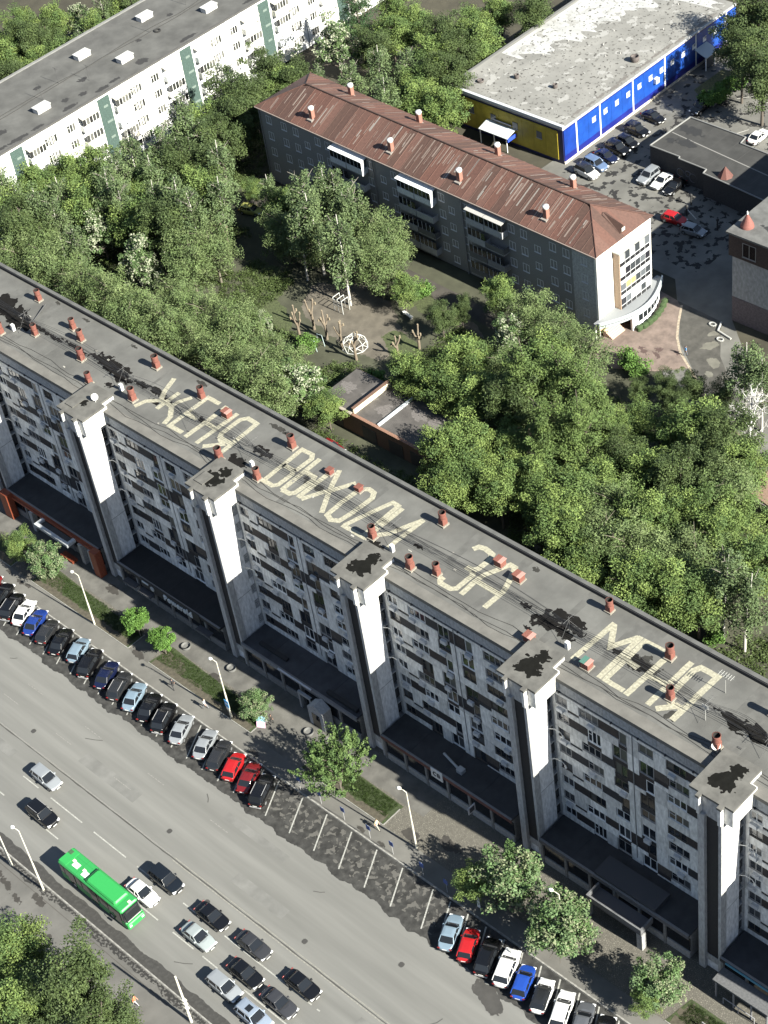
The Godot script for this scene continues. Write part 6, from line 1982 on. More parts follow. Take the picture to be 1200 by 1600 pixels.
	_tree("cherry", -161.3, -87.1, 1.05, "white-blossoming bushy tree behind the white block", "blossoming trees")
	_tree("birch", -145.1, -76.3, 1.01, "slender white-trunked tree, first from left, behind the white block", "birches")
	_tree("birch", -151.3, -86.1, 1.03, "slender white-trunked tree, second from left, behind the white block", "birches")
	_tree("globe", -34.2, 8.8, 1.07, "small clipped round tree, first from left, on the lawn strips by the parked cars", "clipped street trees")
	_tree("globe", -29.2, 8.9, 1.04, "small clipped round tree, second from left, on the lawn strips by the parked cars", "clipped street trees")
	_tree("larch", 3.3, 10.8, 1.30, "bright green bristly tree by the plaza in front of the long building", "bristly trees")
	_tree("pale", -51.5, 9.3, 0.80, "pale silvery-green bushy tree, first from left, by the plaza in front of the long building", "pale street trees")
	_tree("pale", -12.3, 9.1, 0.62, "pale silvery-green bushy tree, second from left, by the plaza in front of the long building", "pale street trees")
	_tree("pale", 28.3, 10.2, 1.20, "pale silvery-green bushy tree, third from left, by the plaza in front of the long building", "pale street trees")
	_tree("pale", 36.1, 11.6, 1.15, "pale silvery-green bushy tree, fourth from left, by the plaza in front of the long building", "pale street trees")
	_tree("pale", 47.5, 9.9, 0.90, "pale silvery-green bushy tree, fifth from left, by the plaza in front of the long building", "pale street trees")
	_tree("maple", -56.8, 9.5, 0.66, "round leafy mid-green tree, first from left, by the plaza in front of the long building", "mid-green trees")
	_tree("maple", 24.7, 12.3, 0.62, "round leafy mid-green tree, second from left, by the plaza in front of the long building", "mid-green trees")
	_tree("maple", 47.1, 12.0, 0.50, "round leafy mid-green tree, third from left, by the plaza in front of the long building", "mid-green trees")
	_tree("maple", -5.3, 49.6, 1.09, "round leafy mid-green tree, first from left, on the near pavement below the bus", "mid-green trees")
	_tree("maple", 0.3, 53.8, 1.06, "round leafy mid-green tree, second from left, on the near pavement below the bus", "mid-green trees")
	_tree("dark", 3.3, 53.5, 0.80, "dense dark green tree, first from left, on the near pavement below the bus", "dark trees")
	_tree("dark", 4.1, 48.9, 1.25, "dense dark green tree, second from left, on the near pavement below the bus", "dark trees")
	_tree("dark", 9.3, 49.1, 1.05, "dense dark green tree, third from left, on the near pavement below the bus", "dark trees")
	# weeds and saplings under the trees, as one mass
	var b := M.new()
	b.colored = true
	for i in 40:
		var p := Vector3(rng.randfn() * 0.35, rng.randf_range(0.05, 0.5), rng.randfn() * 0.35)
		var d := Vector3(rng.randfn(), rng.randfn() * 0.4, rng.randfn()).normalized() * 0.13
		var e := Vector3(rng.randfn(), rng.randfn() * 0.4, rng.randfn()).normalized() * 0.09
		var s := rng.randf_range(0.7, 1.25)
		b.col = Color(0.055 * s, 0.078 * s, 0.026 * s)
		b.tri(p - d, p + e, p + d)
		b.tri(p - d, p + d, p - e)
	var spots := PackedVector3Array()
	var f := FastNoiseLite.new()
	f.seed = 12
	f.frequency = 0.06
	var tries := 0
	while spots.size() < 9000 and tries < 60000:
		tries += 1
		var x := rng.randf_range(-120, 35)
		var z := rng.randf_range(-100, -14)
		if f.get_noise_2d(x, z) < -0.05 or (z < -61 and x > -97 and x < 30) or (absf(x + 57) < 14 and absf(z + 54) < 8) or (x > -47 and x < -23 and z > -45 and z < -33):
			continue
		spots.append(Vector3(x, 0, z))
	var mm := MultiMesh.new()
	mm.transform_format = MultiMesh.TRANSFORM_3D
	mm.mesh = b.done()
	mm.instance_count = spots.size()
	for i in spots.size():
		mm.set_instance_transform(i, Transform3D(Basis(Vector3.UP, rng.randf() * TAU).scaled(Vector3.ONE * rng.randf_range(0.5, 1.3)), spots[i]))
	var o := MultiMeshInstance3D.new()
	o.name = "undergrowth"
	o.multimesh = mm
	o.material_override = leaf_mat()
	add_child(o)
	o.set_meta("kind", "stuff")
	tag(o, "low green weeds and saplings growing under the courtyard trees", "undergrowth")

# ---------------------------------------------------------------- street furniture
func street_furniture() -> void:
	var cream := mat(0.52, 0.50, 0.42, 0.6)
	var lamps := [
		[-40.6, 11.1, 8.8, -0.75, "tall pale street lamp on the lawn beside the blue parked car"],
		[-15.1, 10.9, 9.8, -0.6, "tall pale street lamp with a blue sign plate on its pole"],
		[15.3, 11.2, 9.9, -0.7, "tall pale street lamp at the corner of the stone plaza"],
		[35.8, 10.8, 9.2, -0.7, "tall pale street lamp rising out of a bushy pale tree"],
		[-13.7, 41.1, 10.7, -0.6, "tall pale street lamp on the near pavement beside the green bus"],
	]
	for l in lamps:
		var o := thing("street_lamp", l[4], "street lamp", Vector3(l[0], 0.1, l[1]), 0.0, "street lamps")
		var b := M.new()
		b.tube(Vector3.ZERO, Vector3(0, l[2] * 0.45, 0), 0.13, 0.11, 8)
		b.tube(Vector3(0, l[2] * 0.45, 0), Vector3(0, l[2], 0), 0.09, 0.06, 8)
		put("pole", b, cream, o)
		b = M.new()
		b.path(PackedVector3Array([Vector3(0, l[2], 0), Vector3(l[3] * 0.5, l[2] + 0.25, 0.1), Vector3(l[3], l[2] + 0.3, 0.2)]), 0.05, 0.045)
		put("arm", b, cream, o)
		b = M.new()
		b.loft([_ring(l[3] - 0.15, l[2] + 0.2, 0.25, 0.2, 8), _ring(l[3] - 0.15, l[2] + 0.32, 0.25, 0.30, 8), _ring(l[3] - 0.15, l[2] + 0.42, 0.25, 0.16, 8)], true, true, true)
		var hd := put("lamp_head", b, mat(0.74, 0.73, 0.68, 0.4), o)
		hd.scale = Vector3(1.0, 1.0, 0.8)
		if l[0] == -15.1:
			bx("sign_plate", o, mat(0.05, 0.30, 0.62, 0.5), -0.35, 0.35, 2.0, 3.2, 0.13, 0.18)
			bx("sign_print", o, mat(0.7, 0.72, 0.74, 0.5), -0.2, 0.2, 2.5, 2.8, 0.181, 0.19)
			bx("notice", o, mat(0.55, 0.55, 0.52, 0.6), -0.25, 0.25, 1.5, 1.9, 0.13, 0.17)
	for l in [[-19.3, 41.3, 8.6, "thick pale utility pole on the near pavement beside the tall lamp"], [11.7, 41.7, 8.4, "pale utility pole carrying brackets at the bottom kerb"]]:
		var o := thing("utility_pole", l[3], "pole", Vector3(l[0], 0.1, l[1]), 0.0, "utility poles")
		var b := M.new()
		b.tube(Vector3.ZERO, Vector3(0, l[2], 0), 0.17, 0.11, 8)
		put("pole", b, cream, o)
		if l[0] > 0:
			for y in [2.6, 3.4, 4.0]:
				bx("bracket", o, cream, -0.3, 0.3, y, y + 0.25, -0.2, 0.2)
	var k := 0
	var words := ["beside the bristly tree's shadow", "nearest the end of the parked row", "at the second empty stall", "facing the middle empty stall", "near the person in pale yellow", "in the shade of the pale tree", "hidden in shade by the silver-blue parked car"]
	for x in [-0.8, 2.6, 6.3, 10.3, 13.8, 18.3, 21.8]:
		var o := thing("parking_sign", "small blue parking sign on a thin pole " + words[k], "sign", Vector3(x, 0.1, 13.35), 0.0, "parking signs")
		var b := M.new()
		b.tube(Vector3.ZERO, Vector3(0, 2.3, 0), 0.03, 0.03, 6)
		put("pole", b, mat(0.35, 0.35, 0.35, 0.5), o)
		bx("plate", o, mat(0.035, 0.075, 0.24, 0.5), -0.30, 0.30, 1.55, 2.3, 0.035, 0.06)
		k += 1
	# folding advertising board
	var o := thing("advertising_board", "pink and pale blue folding advertising board beside a bushy pale tree", "board", Vector3(-11.3, 0.1, 9.4), 0.5)
	var b := M.new()
	b.loft([PackedVector3Array([Vector3(-0.55, 0, 0.5), Vector3(0.55, 0, 0.5), Vector3(0.55, 0, 0.45), Vector3(-0.55, 0, 0.45)]), PackedVector3Array([Vector3(-0.55, 0.75, 0.2), Vector3(0.55, 0.75, 0.2), Vector3(0.55, 0.75, 0.15), Vector3(-0.55, 0.75, 0.15)])], true, true, false)
	put("lower_panel", b, mat(0.62, 0.40, 0.52, 0.6), o)
	b = M.new()
	b.loft([PackedVector3Array([Vector3(-0.55, 0.75, 0.2), Vector3(0.55, 0.75, 0.2), Vector3(0.55, 0.75, 0.15), Vector3(-0.55, 0.75, 0.15)]), PackedVector3Array([Vector3(-0.55, 1.4, -0.06), Vector3(0.55, 1.4, -0.06), Vector3(0.55, 1.4, -0.1), Vector3(-0.55, 1.4, -0.1)])], true, true, false)
	put("upper_panel", b, mat(0.30, 0.55, 0.66, 0.6), o)
	b = M.new()
	b.loft([PackedVector3Array([Vector3(-0.55, 0, -0.5), Vector3(0.55, 0, -0.5), Vector3(0.55, 0, -0.46), Vector3(-0.55, 0, -0.46)]), PackedVector3Array([Vector3(-0.55, 1.4, -0.14), Vector3(0.55, 1.4, -0.14), Vector3(0.55, 1.4, -0.11), Vector3(-0.55, 1.4, -0.11)])], true, true, false)
	put("rear_panel", b, mat(0.5, 0.5, 0.5, 0.6), o)
	o = thing("banner_flag", "narrow white feather banner standing in front of a bushy pale tree", "banner", Vector3(26.3, 0.1, 13.0))
	b = M.new()
	b.tube(Vector3.ZERO, Vector3(0, 2.6, 0), 0.03, 0.02, 6)
	put("pole", b, mat(0.4, 0.4, 0.4, 0.5), o)
	b = M.new()
	b.box(-0.42, -0.03, 0.7, 2.5, -0.02, 0.02)
	put("cloth", b, mat(0.62, 0.64, 0.62, 0.8), o)
	for p in [[-30.6, 6.9, "first"], [-28.0, 6.6, "second"], [-20.7, 5.6, "third"], [-5.9, 6.9, "fourth"], [-3.0, 6.6, "fifth"]]:
		o = thing("planter_ring", "round dark concrete planter tub, %s from left along the shop fronts" % p[2], "planter", Vector3(p[0], 0.1, p[1]), 0.0, "planters")
		b = M.new()
		b.loft([_ring(0, 0, 0, 0.55, 14), _ring(0, 0.4, 0, 0.6, 14), _ring(0, 0.4, 0, 0.45, 14), _ring(0, 0.2, 0, 0.42, 14)], false, true, true)
		put("tub", b, mat(0.12, 0.12, 0.115, 0.9), o)
	o = thing("white_kerb", "short bent white painted kerb beside the curved lane", "kerb", Vector3(0, 0, 0))
	b = M.new()
	for q in [[-12.3, -83.2, -11.6, -81.4], [-11.6, -81.4, -9.0, -80.9]]:
		b.tube(Vector3(q[0], 0.15, q[1]), Vector3(q[2], 0.15, q[3]), 0.16, 0.16, 6)
	put("kerb_stone", b, mat(0.34, 0.34, 0.32, 0.8), o)
	for p in [[-13.1, -82.2, "nearer the brick house"], [-10.2, -80.0, "nearer the leafy birches"]]:
		o = thing("tyre_planter", "white-painted old tyre lying by the bent kerb, " + p[2], "tyre", Vector3(p[0], 0.1, p[1]), 0.0, "painted tyres")
		b = M.new()
		for i in 12:
			b.tube(Vector3(cos(TAU * i / 12) * 0.5, 0, sin(TAU * i / 12) * 0.36), Vector3(cos(TAU * (i + 1) / 12) * 0.5, 0, sin(TAU * (i + 1) / 12) * 0.36), 0.14, 0.14, 6, false)
		put("tyre", b, mat(0.30, 0.30, 0.285, 0.8), o)
	k = 0
	for p in [[-32.2, -101.9], [-33.4, -104.6], [-26.2, -101.5]]:
		o = thing("bollard", "dark knobbed bollard post in the car park, %s" % ["beside the red car", "behind the red car", "in the shade past the silver car"][k], "bollard", Vector3(p[0], 0, p[1]), 0.0, "bollards")
		b = M.new()
		b.tube(Vector3.ZERO, Vector3(0, 1.6, 0), 0.12, 0.12, 8)
		b.loft([_ring(0, 1.6, 0, 0.15, 8), _ring(0, 1.8, 0, 0.28, 8), _ring(0, 2.05, 0, 0.12, 8)], true, true, true)
		put("post", b, mat(0.03, 0.03, 0.03, 0.7), o)
		k += 1

# ---------------------------------------------------------------- vehicles
func _oval(l0: float, l1: float, w: float, k: int, pw: float) -> Array:
	var p := []
	for i in k:
		var t := TAU * (i + 0.5) / k
		var c := cos(t)
		var s := sin(t)
		var x := signf(c) * pow(absf(c), pw)
		p.append(Vector2(lerpf(l0, l1, (x + 1.0) * 0.5), signf(s) * pow(absf(s), pw) * w))
	return p

func car_parts(kind: String) -> Dictionary:
	if meshes.has("car" + kind):
		return meshes["car" + kind]
	# length, width, roof height, cowl x, roof front x, roof rear x, rear glass foot x, shoulder, bonnet tip height, tail height
	var d: Array = {
		"sedan": [4.5, 1.78, 1.44, 0.80, 0.15, -1.05, -1.62, 0.92, 0.66, 0.90],
		"hatch": [4.1, 1.74, 1.48, 0.92, 0.30, -1.45, -1.86, 0.94, 0.68, 0.94],
		"suv": [4.6, 1.88, 1.70, 0.95, 0.40, -1.70, -2.10, 1.06, 0.82, 1.06],
		"wagon": [4.55, 1.78, 1.50, 0.90, 0.28, -1.75, -2.12, 0.93, 0.68, 0.93],
		"box": [4.2, 1.70, 1.85, 1.00, 0.85, -1.85, -2.0, 1.0, 0.85, 1.0],
	}[kind]
	var L: float = d[0]
	var W: float = d[1]
	var H: float = d[2]
	var sh: float = d[7]
	var deck := func(x: float) -> float:
		if x > d[3]:
			var t: float = (x - d[3]) / (L * 0.5 - d[3])
			return lerpf(sh, d[8], t * t * 0.55 + t * 0.45)
		if x < d[6]:
			var t: float = (d[6] - x) / maxf(0.05, L * 0.5 + d[6])
			return lerpf(sh, d[9] - 0.12, t * t)
		return sh
	var out := {}
	var k := 32
	var rings := []
	for lv in [[0.20, 0.93, 0.0], [0.32, 0.985, 0.0], [0.52, 1.0, 0.0], [0.0, 1.0, 0.16], [0.0, 0.975, 0.05], [0.0, 0.90, 0.0], [0.0, 0.55, -0.02]]:
		var ring := PackedVector3Array()
		for p in _oval(-L * 0.5, L * 0.5, W * 0.5, k, 0.42):
			var x: float = p.x * lv[1]
			var y: float = lv[0] if lv[0] > 0.0 else deck.call(x) - lv[2]
			ring.append(Vector3(x, y, p.y * (lv[1] if lv[1] < 0.98 else lerpf(1.0, lv[1], 0.5))))
		rings.append(ring)
	var b := M.new()
	b.loft(rings, true, true, true)
	out["body"] = b.done()
	# glasshouse
	var ring_of := func(x0: float, x1: float, w: float, y: float, c: float) -> PackedVector3Array:
		return PackedVector3Array([Vector3(x1, y, w - c), Vector3(x1 - c * 0.6, y, w), Vector3(x0 + c * 0.6, y, w), Vector3(x0, y, w - c), Vector3(x0, y, -w + c), Vector3(x0 + c * 0.6, y, -w), Vector3(x1 - c * 0.6, y, -w), Vector3(x1, y, -w + c)])
	var wb := W * 0.455
	var wt := W * 0.375
	var g0: PackedVector3Array = ring_of.call(d[6], d[3], wb, sh - 0.03, 0.14)
	var g1: PackedVector3Array = ring_of.call(d[5], d[4], wt, H - 0.05, 0.12)
	for i in 8:
		if g0[i].x > d[3] - 0.1 and absf(g0[i].z) < wb - 0.05:
			g0[i].x += 0.06
	b = M.new()
	b.loft([g0, g1], false, true, false)
	out["glass"] = b.done()
	var r0 := PackedVector3Array()
	var r1 := PackedVector3Array()
	var r2 := PackedVector3Array()
	var mid := Vector3((d[5] + d[4]) * 0.5, 0, 0)
	for q in g1:
		r0.append(Vector3(mid.x + (q.x - mid.x) * 1.03, H - 0.06, q.z * 1.05))
		r1.append(Vector3(mid.x + (q.x - mid.x) * 1.0, H - 0.01, q.z * 0.99))
		r2.append(Vector3(mid.x + (q.x - mid.x) * 0.6, H + 0.02, q.z * 0.55))
	b = M.new()
	b.loft([r0, r1, r2], true, true, true)
	for i in [1, 2, 5, 6]:
		b.tube(g0[i] + Vector3(0, 0.02, 0), g1[i], 0.055, 0.045, 5, false)
	for s in [-1.0, 1.0]:
		b.tube(Vector3(-0.3, sh, s * wb), Vector3(-0.35, H - 0.05, s * wt), 0.045, 0.04, 5, false)
		if kind != "sedan":
			b.tube(Vector3(d[6] * 0.72, sh, s * wb), Vector3(d[5] * 0.78, H - 0.05, s * wt), 0.05, 0.045, 5, false)
	out["roof"] = b.done()
	b = M.new()
	for s in [-1.0, 1.0]:
		b.bbox(d[3] - 0.42, d[3] - 0.18, sh + 0.0, sh + 0.15, s * (W * 0.5 + 0.02) - 0.1, s * (W * 0.5 + 0.02) + 0.1, 0.03)
	out["mirrors"] = b.done()
	b = M.new()
	b.bbox(L * 0.5 - 0.34, L * 0.5 - 0.04, 0.60, d[8] + 0.0, -0.2, 0.2, 0.04)
	out["headlight"] = b.done()
	b = M.new()
	b.bbox(-L * 0.5 + 0.02, -L * 0.5 + 0.14, 0.66, 0.80, -0.15, 0.15, 0.03)
	out["tail_light"] = b.done()
	b = M.new()
	for s in [-1.0, 1.0]:
		b.tube(Vector3(d[4] - 0.2, H + 0.05, s * wt * 0.95), Vector3(d[5] + 0.2, H + 0.05, s * wt * 0.95), 0.03, 0.03, 5)
	out["rails"] = b.done()
	b = M.new()
	b.tube(Vector3(0, 0, -0.1), Vector3(0, 0, 0.1), 0.32, 0.32, 16)
	out["tyre"] = b.done()
	b = M.new()
	b.tube(Vector3(0, 0, -0.106), Vector3(0, 0, 0.106), 0.20, 0.20, 12)
	out["rim"] = b.done()
	out["d"] = d
	meshes["car" + kind] = out
	return out

func car(kind: String, x: float, z: float, turn: float, col: Color, label: String, group: String, extra := {}) -> Node3D:
	var p := car_parts(kind)
	var d: Array = p["d"]
	var L: float = d[0]
	var W: float = d[1]
	var o := thing("car", label, extra.get("category", "car"), Vector3(x, extra.get("y", 0.02), z), turn, group)
	var lum := col.r + col.g + col.b
	var paint := mat(col.r, col.g, col.b, 0.25 if lum < 0.2 else 0.32, null, 1.0, 0.0 if lum > 1.2 or lum < 0.2 else 0.15, 0.45)
	paint.clearcoat_enabled = true
	paint.clearcoat = 0.35
	paint.clearcoat_roughness = 0.06
	var glass := mat(0.012, 0.014, 0.017, 0.05)
	var trim := mat(0.02, 0.02, 0.021, 0.5)
	inst("body", p["body"], paint, o)
	inst("windows", p["glass"], glass, o)
	inst("roof", p["roof"], mat(0.015, 0.016, 0.018, 0.15) if extra.get("black_roof", false) else paint, o)
	inst("mirrors", p["mirrors"], paint, o)
	for s in [-1.0, 1.0]:
		inst("headlight", p["headlight"], mat(0.62, 0.63, 0.64, 0.15), o).position = Vector3(0, 0, s * W * 0.34)
		inst("tail_light", p["tail_light"], mat(0.16, 0.012, 0.011, 0.25), o).position = Vector3(0, 0, s * W * 0.36)
		for e in [L * 0.31, -L * 0.30]:
			var w := inst("wheel", p["tyre"], mat(0.018, 0.018, 0.018, 0.9), o)
			w.position = Vector3(e, 0.32, s * (W * 0.5 - 0.085))
			inst("rim", p["rim"], mat(0.32, 0.33, 0.34, 0.35, null, 1.0, 0.6), w)
	bx("grille", o, trim, L * 0.5 - 0.06, L * 0.5 + 0.005, 0.42, 0.60, -0.45, 0.45)
	bx("number_plate", o, mat(0.6, 0.6, 0.58, 0.5), L * 0.5 - 0.02, L * 0.5 + 0.02, 0.36, 0.47, -0.26, 0.26)
	bx("number_plate", o, mat(0.6, 0.6, 0.58, 0.5), -L * 0.5 - 0.012, -L * 0.5 + 0.02, 0.55, 0.66, -0.26, 0.26)
	bx("rear_bumper", o, mat(0.35, 0.35, 0.36, 0.4) if lum < 0.2 and kind == "suv" else trim, -L * 0.5 + 0.0, -L * 0.5 + 0.3, 0.30, 0.42, -W * 0.36, W * 0.36)
	bx("wiper_cowl", o, trim, d[3] + 0.02, d[3] + 0.16, d[7] - 0.02, d[7] + 0.012, -W * 0.38, W * 0.38)
	if extra.get("rails", false):
		inst("roof_rails", p["rails"], mat(0.3, 0.3, 0.31, 0.4), o)
	if extra.get("hatch", false):
		bx("sunroof", o, glass, -0.75, -0.05, d[2] + 0.0, d[2] + 0.035, -0.36, 0.36)
	return o

func vehicles() -> void:
	var black := Color(0.0035, 0.0035, 0.004)
	var dgrey := Color(0.018, 0.0185, 0.020)
	var grey := Color(0.085, 0.09, 0.10)
	var silver := Color(0.22, 0.235, 0.25)
	var iceblue := Color(0.165, 0.225, 0.28)
	var white := Color(0.60, 0.60, 0.585)
	var blue := Color(0.012, 0.035, 0.185)
	var navy := Color(0.005, 0.008, 0.030)
	var red := Color(0.36, 0.012, 0.014)
	var dred := Color(0.12, 0.008, 0.010)
	var a := deg_to_rad(114.3)
	var row := "cars parked along the kerb"
	car("hatch", -56.7, 15.3, a, dred, "dark red car at the far left end of the kerbside row", row)
	car("suv", -54.0, 15.6, a, black, "black off-roader parked between the dark red car and another black one", row, {category = "suv"})
	car("suv", -51.4, 15.9, a, black, "black estate-like off-roader parked left of the white saloon", row, {category = "suv", rails = true})
	car("sedan", -49.3, 15.6, a, white, "white saloon car parked left of the bright blue saloon", row)
	car("sedan", -46.7, 15.8, a, blue, "bright blue saloon car parked right of the white saloon", row)
	car("hatch", -44.1, 15.9, a, dgrey, "dark grey hatchback parked right of the bright blue saloon", row)
	car("sedan", -41.3, 15.9, a, black, "black saloon parked left of the silver-blue hatchback", row)
	car("hatch", -38.3, 15.5, a, iceblue, "silver-blue hatchback parked opposite the two clipped round trees", row)
	car("suv", -35.4, 16.0, a, black, "black off-roader parked right of the silver-blue hatchback", row, {category = "suv"})
	car("sedan", -32.2, 16.0, a, navy, "navy blue saloon parked opposite the gap between the lawns", row)
	car("wagon", -29.5, 16.2, a, dgrey, "dark grey estate parked left of the ice-blue saloon", row, {rails = true})
	car("sedan", -26.7, 16.2, a, iceblue, "ice-blue saloon parked right of the dark grey estate", row)
	car("sedan", -23.9, 16.2, a, black, "black saloon parked right of the ice-blue saloon", row)
	car("suv", -21.2, 16.2, a, black, "black long-roofed estate car parked left of a silver saloon", row, {category = "suv", rails = true})
	car("sedan", -18.2, 16.1, a, silver, "silver saloon parked right of the black long-roofed estate", row)
	car("sedan", -14.2, 15.9, a, silver, "silver saloon parked after a gap, left of a dark grey hatchback", row)
	car("wagon", -11.6, 16.0, a, dgrey, "dark grey estate-backed car parked left of the bright red one", row)
	car("hatch", -9.0, 16.1, a, red, "bright red hatchback in the left kerbside row", row)
	car("sedan", -6.4, 16.1, a, dred, "dark red saloon parked beside the bright red hatchback", row)
	car("suv", -3.8, 16.5, a, black, "black off-roader at the right end of the left parked row", row, {category = "suv", rails = true})
	car("sedan", 25.7, 17.1, a, iceblue, "ice-blue coupe-like saloon at the left end of the right parked row", row)
	car("hatch", 28.2, 17.1, a + 0.03, red, "red hatchback parked right of the ice-blue saloon", row)
	car("suv", 30.7, 16.9, a - 0.04, black, "black off-roader with pale bumper parked right of the red hatchback", row, {category = "suv"})
	car("suv", 33.1, 16.7, a - 0.05, white, "white crossover parked between black off-roader and blue car", row, {category = "suv"})
	car("hatch", 35.5, 16.9, a - 0.03, Color(0.014, 0.055, 0.30), "bright blue hatchback in the right parked row", row)
	car("hatch", 38.0, 16.9, a - 0.03, white, "white hatchback with a black glass roof", row, {black_roof = true})
	car("wagon", 40.6, 16.9, a - 0.02, white, "white estate car parked right of the black-roofed white hatchback", row)
	car("sedan", 43.0, 16.6, a, grey, "grey saloon at the right end of the right parked row", row)
	car("suv", 45.6, 16.6, a, black, "black car half out of the frame past the grey saloon", row, {category = "suv"})
	row = "cars driving on the avenue"
	car("wagon", -25.6, 31.0, 0.0, silver, "silver estate car driving alone in the inner lane, farthest back", row)
	car("suv", -21.7, 34.7, 0.0, black, "black off-roader driving ahead of the green bus's rear", row, {category = "suv", rails = true})
	car("sedan", -4.2, 34.5, 0.0, white, "white saloon driving beside the green bus", row)
	car("suv", -3.4, 31.7, 0.0, Color(0.006, 0.008, 0.011), "dark off-roader driving beside the white saloon", row, {category = "suv"})
	car("sedan", 4.2, 31.7, 0.0, black, "black saloon driving ahead of the dark off-roader in the inner lane", row)
	car("sedan", 4.9, 34.4, 0.0, Color(0.26, 0.29, 0.29), "pale silver saloon driving ahead of the white saloon", row)
	car("sedan", 10.4, 31.4, 0.0, Color(0.026, 0.0265, 0.029), "dark grey saloon driving third in the inner-lane queue", row)
	car("sedan", 12.2, 34.3, 0.0, black, "black saloon driving beside the silver hatchback, headlamp glinting", row)
	car("wagon", 11.6, 36.8, 0.0, silver, "silver hatchback driving in the lane nearest the bottom kerb", row)
	car("suv", 16.6, 37.3, 0.0, Color(0.20, 0.24, 0.30), "blue-silver off-roader with a sunroof at the bottom of the picture", row, {category = "suv", rails = true, hatch = true})
	car("sedan", 17.5, 34.5, 0.0, Color(0.030, 0.0305, 0.034), "dark grey saloon driving in front of the black saloon, middle lane", row)
	car("sedan", 17.9, 31.5, 0.0, black, "black saloon driving foremost in the inner lane", row)
	row = "cars in the car park behind the brick block"
	car("suv", -52.2, -102.4, -0.12, white, "white car with a black roof at the warehouse corner", row, {black_roof = true})
	car("suv", -52.4, -104.9, -0.1, Color(0.10, 0.15, 0.25), "grey-blue car parked beside the black-roofed white one", row)
	car("sedan", -52.4, -107.6, -0.1, navy, "navy car parked third from the warehouse corner", row)
	car("suv", -52.3, -110.4, -0.1, black, "black car parked fourth from the warehouse corner", row)
	car("hatch", -52.2, -112.8, -0.1, black, "black car parked fifth from the warehouse corner", row)
	car("suv", -53.0, -116.4, -0.1, black, "black car parked sixth along the blue wall", row)
	car("sedan", -53.2, -121.0, -0.1, black, "black car parked farthest along the blue wall", row)
	car("suv", -43.2, -108.4 + 1.6, PI * 0.5 + PI, silver, "silver off-roader parked next to the white car by the graffiti wall", row, {category = "suv"})
	car("sedan", -40.6, -108.4 + 1.6, PI * 0.5 + PI, white, "white saloon parked by the graffiti wall", row)
	car("sedan", -38.0, -106.6, PI * 0.5 + PI, black, "black saloon parked right of the white saloon by the graffiti wall", row)
	car("suv", -48.4, -127.6, PI * 0.5 + PI, black, "black off-roader parked at the end of the shrub bed", row, {category = "suv"})
	car("sedan", -35.4, -125.2, PI * 0.5, white, "white saloon parked behind the dark-roofed low building", row)
	car("hatch", -32.9, -99.6, 0.1, red, "red hatchback parked by the corner of the brick block", row)
	car("hatch", -28.6, -98.7, 0.1, silver, "silver hatchback in the shade beside the red one", row)
	car("hatch", -91.0, -64.6, 0.3, Color(0.36, 0.37, 0.12), "pale yellow-green car under the trees on the courtyard path", row)
	car("sedan", -39.2, -30.6, 0.05, dred, "dark red car between the long building and the garages", row)
	bus()

